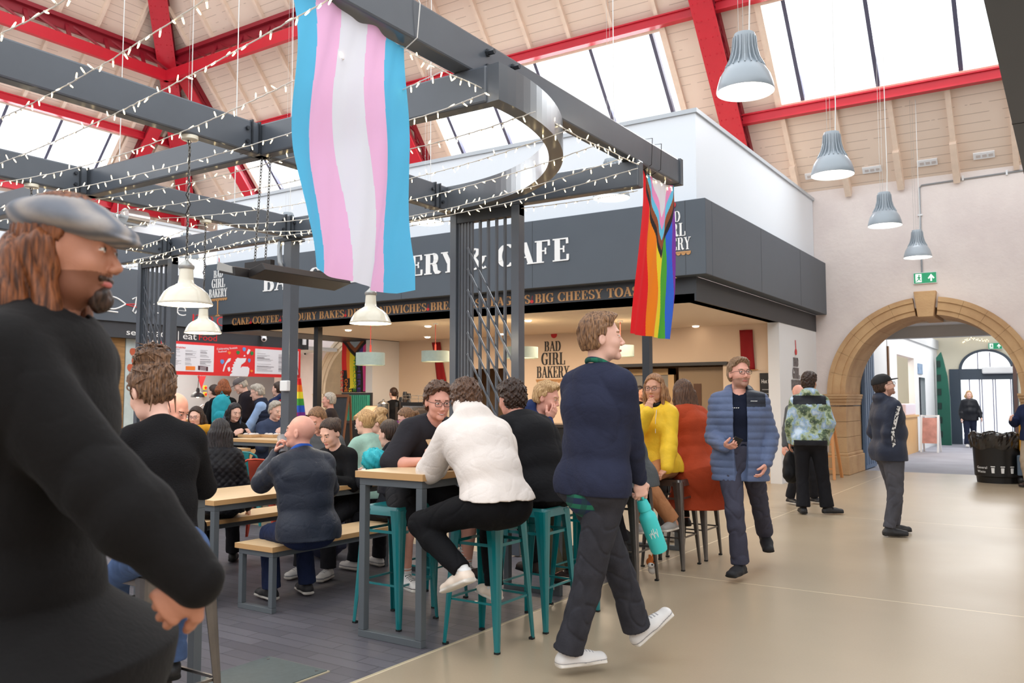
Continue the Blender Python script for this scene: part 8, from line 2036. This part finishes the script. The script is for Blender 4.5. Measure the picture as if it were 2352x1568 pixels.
t_, J_ = person('person in navy pullover over green plaid shirt, walking with a turquoise bottle', (1374, 722), 4.62, face=WD, S=1.085, b=1.03, lean=3, head=(-38, -3, 0), hair='quiff', hairm_=H_LBR, skinm=SK_F,
    top=dict(m=C('navy_knit', (42, 46, 66)), hem=.09, e=.028, es=.024, ew=.02, band=1, fold=.011, seed=3, name='pullover'), bottom=TRO(K_CHAR, e=.016, e1=.040, fold=.007, name='jeans'), armR=('p', 1476, 1150, 4.75, (.3, -1, -.2)), armL=((-.20, .16, .92), None),
    handR=dict(d=(.1, .15, -1), n=(-.9, .3, 0), curl=1.0, thumb=.8), legR=('p', 1300, 1515, 4.52, (0, 1, .1)), legL=('p', 1466, 1452, 4.78, (0, 1, .2)), foot=dict(R=((.30, 1, 0), 0), L=((.35, 1, .75), 0)), shoes=[M_WSH, M_WSOLE, M_LACE], extra=walkx)
bt_ = Vector(hold(J_, 'R', .085, .02)); ax_ = (Vector(onz(1520, 1300, .62)) - bt_); ax_ = (Vector(atd(1530, 1306, 4.75)) - bt_).normalized()
bo = thing('water_bottle', 'turquoise water bottle carried by the walking person in navy', 'bottle', tuple(bt_)); M_TUR = mat('turquoise_powder', (64, 206, 204), .45)
def axis_lathe(name, prof, o, ax, m, par, n=32):
    mb = MB(); mb.lathe(prof, (0, 0, 0), n); q = Vector((0, 0, 1)).rotation_difference(ax).to_matrix(); mb.v = [tuple(q @ Vector(v) + o) for v in mb.v]; return mb.build(name, m, par, smooth='auto')
axis_lathe('bottle_body', [(.030, .095), (.036, .11), (.046, .125), (.048, .14), (.048, .325), (.044, .34), (0, .342)], bt_, ax_, M_TUR, bo)
axis_lathe('lid', [(0, .03), (.026, .03), (.030, .04), (.034, .065), (.036, .068), (.036, .092), (0, .095)], bt_, ax_, M_TUR, bo)
sdv = ax_.cross(Vector((0, 0, 1))).normalized(); MB().tube([bt_ + ax_ * .035 + sdv * .02, bt_ + ax_ * .01 + sdv * .018, bt_ - ax_ * .012, bt_ + ax_ * .01 - sdv * .018, bt_ + ax_ * .035 - sdv * .02], .008, 8).build('carry_loop', M_TUR, bo, smooth=True)
nb = (_C - bt_); nb = (nb - ax_ * nb.dot(ax_)).normalized(); ub = ax_.cross(nb).normalized()
mb = MB()
for k in range(5):
    a0 = -.5 + k * .2; P = [bt_ + ax_ * (.20 + .012 * math.sin(k * 2)) + (nb * math.cos(a0) + ub * math.sin(a0)) * .0485, bt_ + ax_ * (.235 + .012 * math.cos(k * 3)) + (nb * math.cos(a0 + .1) + ub * math.sin(a0 + .1)) * .0487, bt_ + ax_ * .215 + (nb * math.cos(a0 + .2) + ub * math.sin(a0 + .2)) * .0485]; mb.tube(P, .0018, 4)
mb.build('script_mark', M_LETW, bo)
# ============ seated pair on gunmetal stools
def yelx(t, J):
    for k in (-.05, .05):
        p = J['NB'] + J['T3'][:, 1] * .10 + J['T3'][:, 0] * k - J['T3'][:, 2] * .02; MB().tube([tuple(p), tuple(p + J['T3'][:, 1] * .03 - v3((0, 0, .08))), tuple(p + J['T3'][:, 1] * .035 - v3((0, 0, .2)))], .003, 5).build('drawstring', M_WSH, t)
    sdf_obj('inner_collar', [(torus(J['NB'] + J['T3'][:, 2] * .035, J['T3'][:, 2] * .9 + J['T3'][:, 1] * .3, .062, .018), .01)], .006, C('black_shiny', (24, 26, 30), rough=.3), t)
person('person with glasses, yellow raincoat and tan trousers, hand at chin', (1503, 880), 7.55, face=mid(TO, LT, .38), fem=True, S=1.03, ph=.90, lean=4, head=(4, 2, 0), hair='bob', hairlen=.17, hairm_=hairm('honey_hair', (110, 76, 50), (186, 138, 96)), glasses=mat('brown_frame', (70, 50, 60), .3), skinm=SK_T,
    top=dict(m=C('yellow_raincoat', (240, 196, 54), rough=.55, sheen=0), hem=.16, e=.034, es=.034, ew=.028, hood=.8, fold=.010, seed=5, name='raincoat'), bottom=TRO(C('tan_chinos', (176, 122, 84)), e=.014, e1=.03), armR=('p', 1490, 945, 7.30, (.5, .1, -1)), armL=('p', 1532, 1082, 7.22, (-.5, -.6, -.6)),
    handR=dict(d=(-.15, .0, 1), n=(-.3, -.9, .1), curl=.8), handL=dict(d=(.5, .6, -.5), n=(.2, 0, -1), curl=.4), legR=('p', 1545, 1195, 7.2, (.2, 1, .6)), legL=((-.02, .36, .42), (0, 1, .8)), shoes=[mat('grey_trainer', (150, 146, 142), .6), M_WSOLE], extra=yelx)
person('person with long brown hair and rust red coat, seated with back to the view', (1567, 895), 8.0, face=(-.88, .46), fem=True, S=1.02, b=1.1, ph=.90, lean=16, hunch=8, head=(-10, 8, 0), hair='long', hairlen=.42, hairm_=H_BROWN, top=dict(m=C('rust_wool', (172, 68, 38)), hem=.14, e=.034, coat=.42, flare=.10, collar=.02, fold=.012, name='coat'), bottom=TRO(C('black_tights', (30, 27, 28)), e=.004, e1=.004), armR=((.05, .5, 1.05), None), armL=((-.08, .5, 1.05), None), legR=((.12, .32, .34), None), legL=((-.12, .34, .32), None), shoes=[M_BSH, M_BSOLE])
# ============ man in blue padded jacket
def blx(t, J):
    q = Vector(hold(J, 'R', .08, .02)); ph_ = thing('phone', 'black phone in the right hand of the person in the blue padded jacket', 'phone', tuple(q)); d = Vector(J['handR'][1]); MB().beam(q - Vector((0, 0, .02)), q + Vector((.06, -.02, .05)), .07, .010, up=tuple(J['handR'][2])).build('phone_body', M_BLACK, ph_)
    c = J['C'] + J['T2'][:, 1] * .155 + J['T2'][:, 0] * -.0; 
    mb = MB(); X0 = J['C'] + J['T2'][:, 1] * .150 + J['T2'][:, 0] * .065 + J['T2'][:, 2] * .06
    for k in range(4): mb.beam(Vector(X0 - J['T2'][:, 0] * k * .016), Vector(X0 - J['T2'][:, 0] * (k * .016 + .010) + J['T2'][:, 2] * .004), .004, .006)
    mb.build('chest_mark', M_LETW, t)
    mb = MB(); X0 = J['C'] + J['T2'][:, 1] * .172 - J['T2'][:, 0] * .085 + J['T2'][:, 2] * .115
    for k in range(5): mb.beam(Vector(X0 - J['T2'][:, 0] * k * .011), Vector(X0 - J['T2'][:, 0] * (k * .011 + .007) + J['T2'][:, 2] * .004), .004, .006)
    mb.build('jacket_mark', M_LETW, t)
person('person with glasses and blue padded jacket walking towards the view with a phone', (1695, 824), 7.2, face=(.36, -.93), S=1.02, b=1.07, lean=-2, head=(26, -4, 0), hair='quiff', hairm_=hairm('sandy_hair', (104, 82, 62), (158, 128, 98)), glasses=M_GFR, skinm=SK_P, beard=mat('stubble_skin', (176, 132, 114), .6),
    top=dict(m=[C('blue_padding', (94, 108, 140), rough=.5, sheen=.05), C('dark_yoke', (44, 48, 58), rough=.5)], hem=.19, e=.030, es=.026, ew=.022, quilt=.058, hood=.8, open=.060, inner=C('navy_sweater', (22, 28, 46)), fold=.006, name='padded_jacket', paint=lambda L, J, Cw: ((L[:, 2] > J['C'][2] + .075) & (L[:, 0] < -.04) & (np.abs(L[:, 0]) < .21)).astype(int)),
    bottom=TRO(C('slate_trousers', (66, 66, 80)), e=.014, e1=.036, fold=.008), armR=('p', 1664, 1026, 6.95, (.5, -1, -.8)), handR=dict(d=(-.7, .6, .1), n=(-.3, -.3, .9), curl=.8), armL=((-.20, .10, .93), (-.7, -1, -.2)), handL=dict(d=(.4, .4, -1), n=(1, 0, 0), curl=.5),
    legR=('p', 1700, 1295, 6.9, (0, 1, .1)), legL=('p', 1768, 1275, 7.7, (0, 1, .1)), foot=dict(R=((.45, 1, 0), 0), L=((-.1, 1, -.45), 0)), shoes=[mat('black_runner', (28, 28, 32), .7), M_BSOLE], extra=blx)
# ============ floral jacket
def floral():
    m, nt, b, tc = nodes_of('forest_print', .6); n1 = N_(nt, 'ShaderNodeTexNoise', i_Scale=9.0, i_Detail=4.0); nt.links.new(tc.outputs['Object'], n1.inputs['Vector']); v = N_(nt, 'ShaderNodeTexVoronoi', i_Scale=34.0); nt.links.new(tc.outputs['Object'], v.inputs['Vector'])
    r = N_(nt, 'ShaderNodeValToRGB'); e = r.color_ramp.elements; e[0].position = .36; e[0].color = lin((60, 76, 62)); e[1].position = .66; e[1].color = lin((196, 212, 228))
    for p_, c_ in ((.44, (96, 116, 84)), (.5, (170, 184, 150)), (.56, (140, 170, 200))): q = e.new(p_); q.color = lin(c_)
    nt.links.new(n1.outputs['Fac'], r.inputs[0]); c = mixc(nt, mathn(nt, 'MULTIPLY', mathn(nt, 'LESS_THAN', v.outputs['Distance'], .3), .3), r.outputs[0], lin((206, 216, 170))); nt.links.new(c, b.inputs['Base Color']); return m
M_FLOR = floral()
person('person with dark curly hair and woodland print jacket, standing back to the view', (1858, 856), 10.95, face=mid(AW, RT, .22), S=1.03, b=1.04, head=(-28, 0, 0), hair='curly', hairm_=H_DARK, skinm=SK_T, top=dict(m=[M_FLOR, C('black_nylon', (36, 38, 44), rough=.5)], hem=.10, e=.026, es=.024, hood=.9, fold=.009, paint=lambda L, J, Cw: ((((L[:, 2] > J['C'][2] + .075) & (L[:, 1] < .05) & (L[:, 2] < J['NB'][2] + .005)) | (L[:, 2] < J['P'][2] - .03)) & (np.abs(L[:, 0]) < .20)).astype(int)),
    bottom=TRO(C('black_slacks', (26, 26, 30)), e=.020, e1=.05), armR=((.20, .06, .93), (.6, -1, -.2)), legR=((.19, .06, .09), None), legL=((-.10, -.02, .09), None), foot=dict(R=((1.4, .5, 0), 0), L=((-.1, 1, 0), 0)), shoes=[M_BSH, M_BSOLE])
t_, J_ = person('person in dark clothes hidden behind the woodland print jacket, holding a black bag', (1834, 884), 12.0, face=mid(TO, RT, .3), S=.97, hair='bald', skinm=SK_P, top=dict(m=C('grey_top', (0, 0, 0)), hem=.1), bottom=TRO(K_BJ), armR=((.26, .0, .80), None), armL=((-.15, .2, 1.1), None), legR=((.14, -.05, .09), None), legL=((-.2, .05, .09), None), shoes=[M_BSH, M_WSOLE])
q = v3(atd(1818, 1065, 11.2)); bg = thing('duffel_bag', 'black bag with straps hanging beside the person in the woodland print jacket', 'bag', tuple(q))
sdf_obj('bag_body', [(ell(q + v3((0, 0, -.02)), (.10, .16, .20)), .03), (ell(q + v3((0, 0, -.12)), (.11, .17, .12)), .04)], .012, C('black_canvas', (26, 26, 28), rough=.7), bg, lambda P: .012 * wig(P, 30, 1))
MB().tube([q + v3((0, -.05, .16)), q + v3((.01, -.03, .36)), q + v3((.02, .03, .60)), q + v3((.02, .05, .40)), q + v3((0, .05, .16))], .012, 6).build('carry_strap', K_BLACK, bg)
# ============ man in cap on the right
def capx(t, J):
    for s in 'R':
        for (A, B) in ((J['Sh' + s], J['El' + s]), (J['El' + s], J['Wr' + s])):
            A, B = Vector(A), Vector(B); d = (B - A).normalized(); n = Vector(J['M0'][:, 0]); n = (n - d * n.dot(d)).normalized(); u_ = (A - Vector(J['ShR'])).length < .01; r0 = .098 if u_ else .081; r1 = .081 if u_ else .060
            MB().beam(A + n * r0 + d * (-.02 if u_ else 0), B + n * r1, .035, .006, up=tuple(n)).build('sleeve_stripe', M_STRIPE, t)
def stripe():
    m, nt, b, tc = nodes_of('logo_tape', .7); v = N_(nt, 'ShaderNodeTexNoise', i_Scale=38.0, i_Detail=1.0); nt.links.new(tc.outputs['Object'], v.inputs['Vector']); nt.links.new(mixc(nt, mathn(nt, 'GREATER_THAN', v.outputs['Fac'], .54), lin((226, 226, 224)), lin((60, 62, 68))), b.inputs['Base Color']); return m
M_STRIPE = stripe()
person('person in black baseball cap and navy windbreaker with white sleeve tape, looking up', (2020, 862), 9.3, face=mid(RT, AW, .06), S=1.0, b=1.14, lean=-3, head=(-4, -16, 0), hair='crop', hairm_=H_DARK, glasses=M_GFR, skinm=SK_F, beard=mat('stubble_skin', (0, 0, 0)), hat=('cap', mat('black_cap_cloth', (24, 24, 26), .8)),
    top=dict(m=C('navy_windbreaker', (44, 50, 66), rough=.5, sheen=.05), hem=.13, e=.026, es=.026, ew=.022, hood=.9, fold=.010, name='windbreaker'), bottom=TRO(C('washed_black_denim', (78, 78, 84), var=.3, scale=5), e=.020, e1=.026, fold=.007, name='jeans'), armR=('p', 2050, 1048, 9.1, (.1, -1, -.1)), armL=((-.2, .1, .9), None), handR=dict(d=(.0, .45, -1), curl=.7),
    legR=((.13, -.10, .09), None), legL=((-.10, .08, .09), None), shoes=[M_BSH, M_BSOLE], extra=capx)
person('person with blond hair and black leather jacket walking in from the far glazed doors', at=(-2.74, 29.6), face=(.25, -1), fem=True, S=.98, b=1.15, hair='bob', hairlen=.08, hairm_=H_BLOND, top=dict(m=C('black_leather', (32, 34, 40), rough=.35), hem=.12, e=.034), bottom=TRO(C('navy_slacks', (34, 40, 60)), e=.02, e1=.05), legR=((.12, .2, .09), None), legL=((-.1, -.1, .09), None), armL=((-.30, .1, .90), None), shoes=[M_WSH, M_WSOLE, M_LACE])
person('person in navy jumper and beige trousers cut off by the right edge', (2366, 900), 14.2, face=mid(LT, TO, .3), S=1.0, b=1.05, hair='short', hairm_=H_BROWN, top=dict(m=K_NAVY, hem=.1, e=.026), bottom=TRO(C('beige_trousers', (172, 156, 136))), armR=((.16, .28, 1.12), None), shoes=[mat('brown_boot', (0, 0, 0)), M_BSOLE])
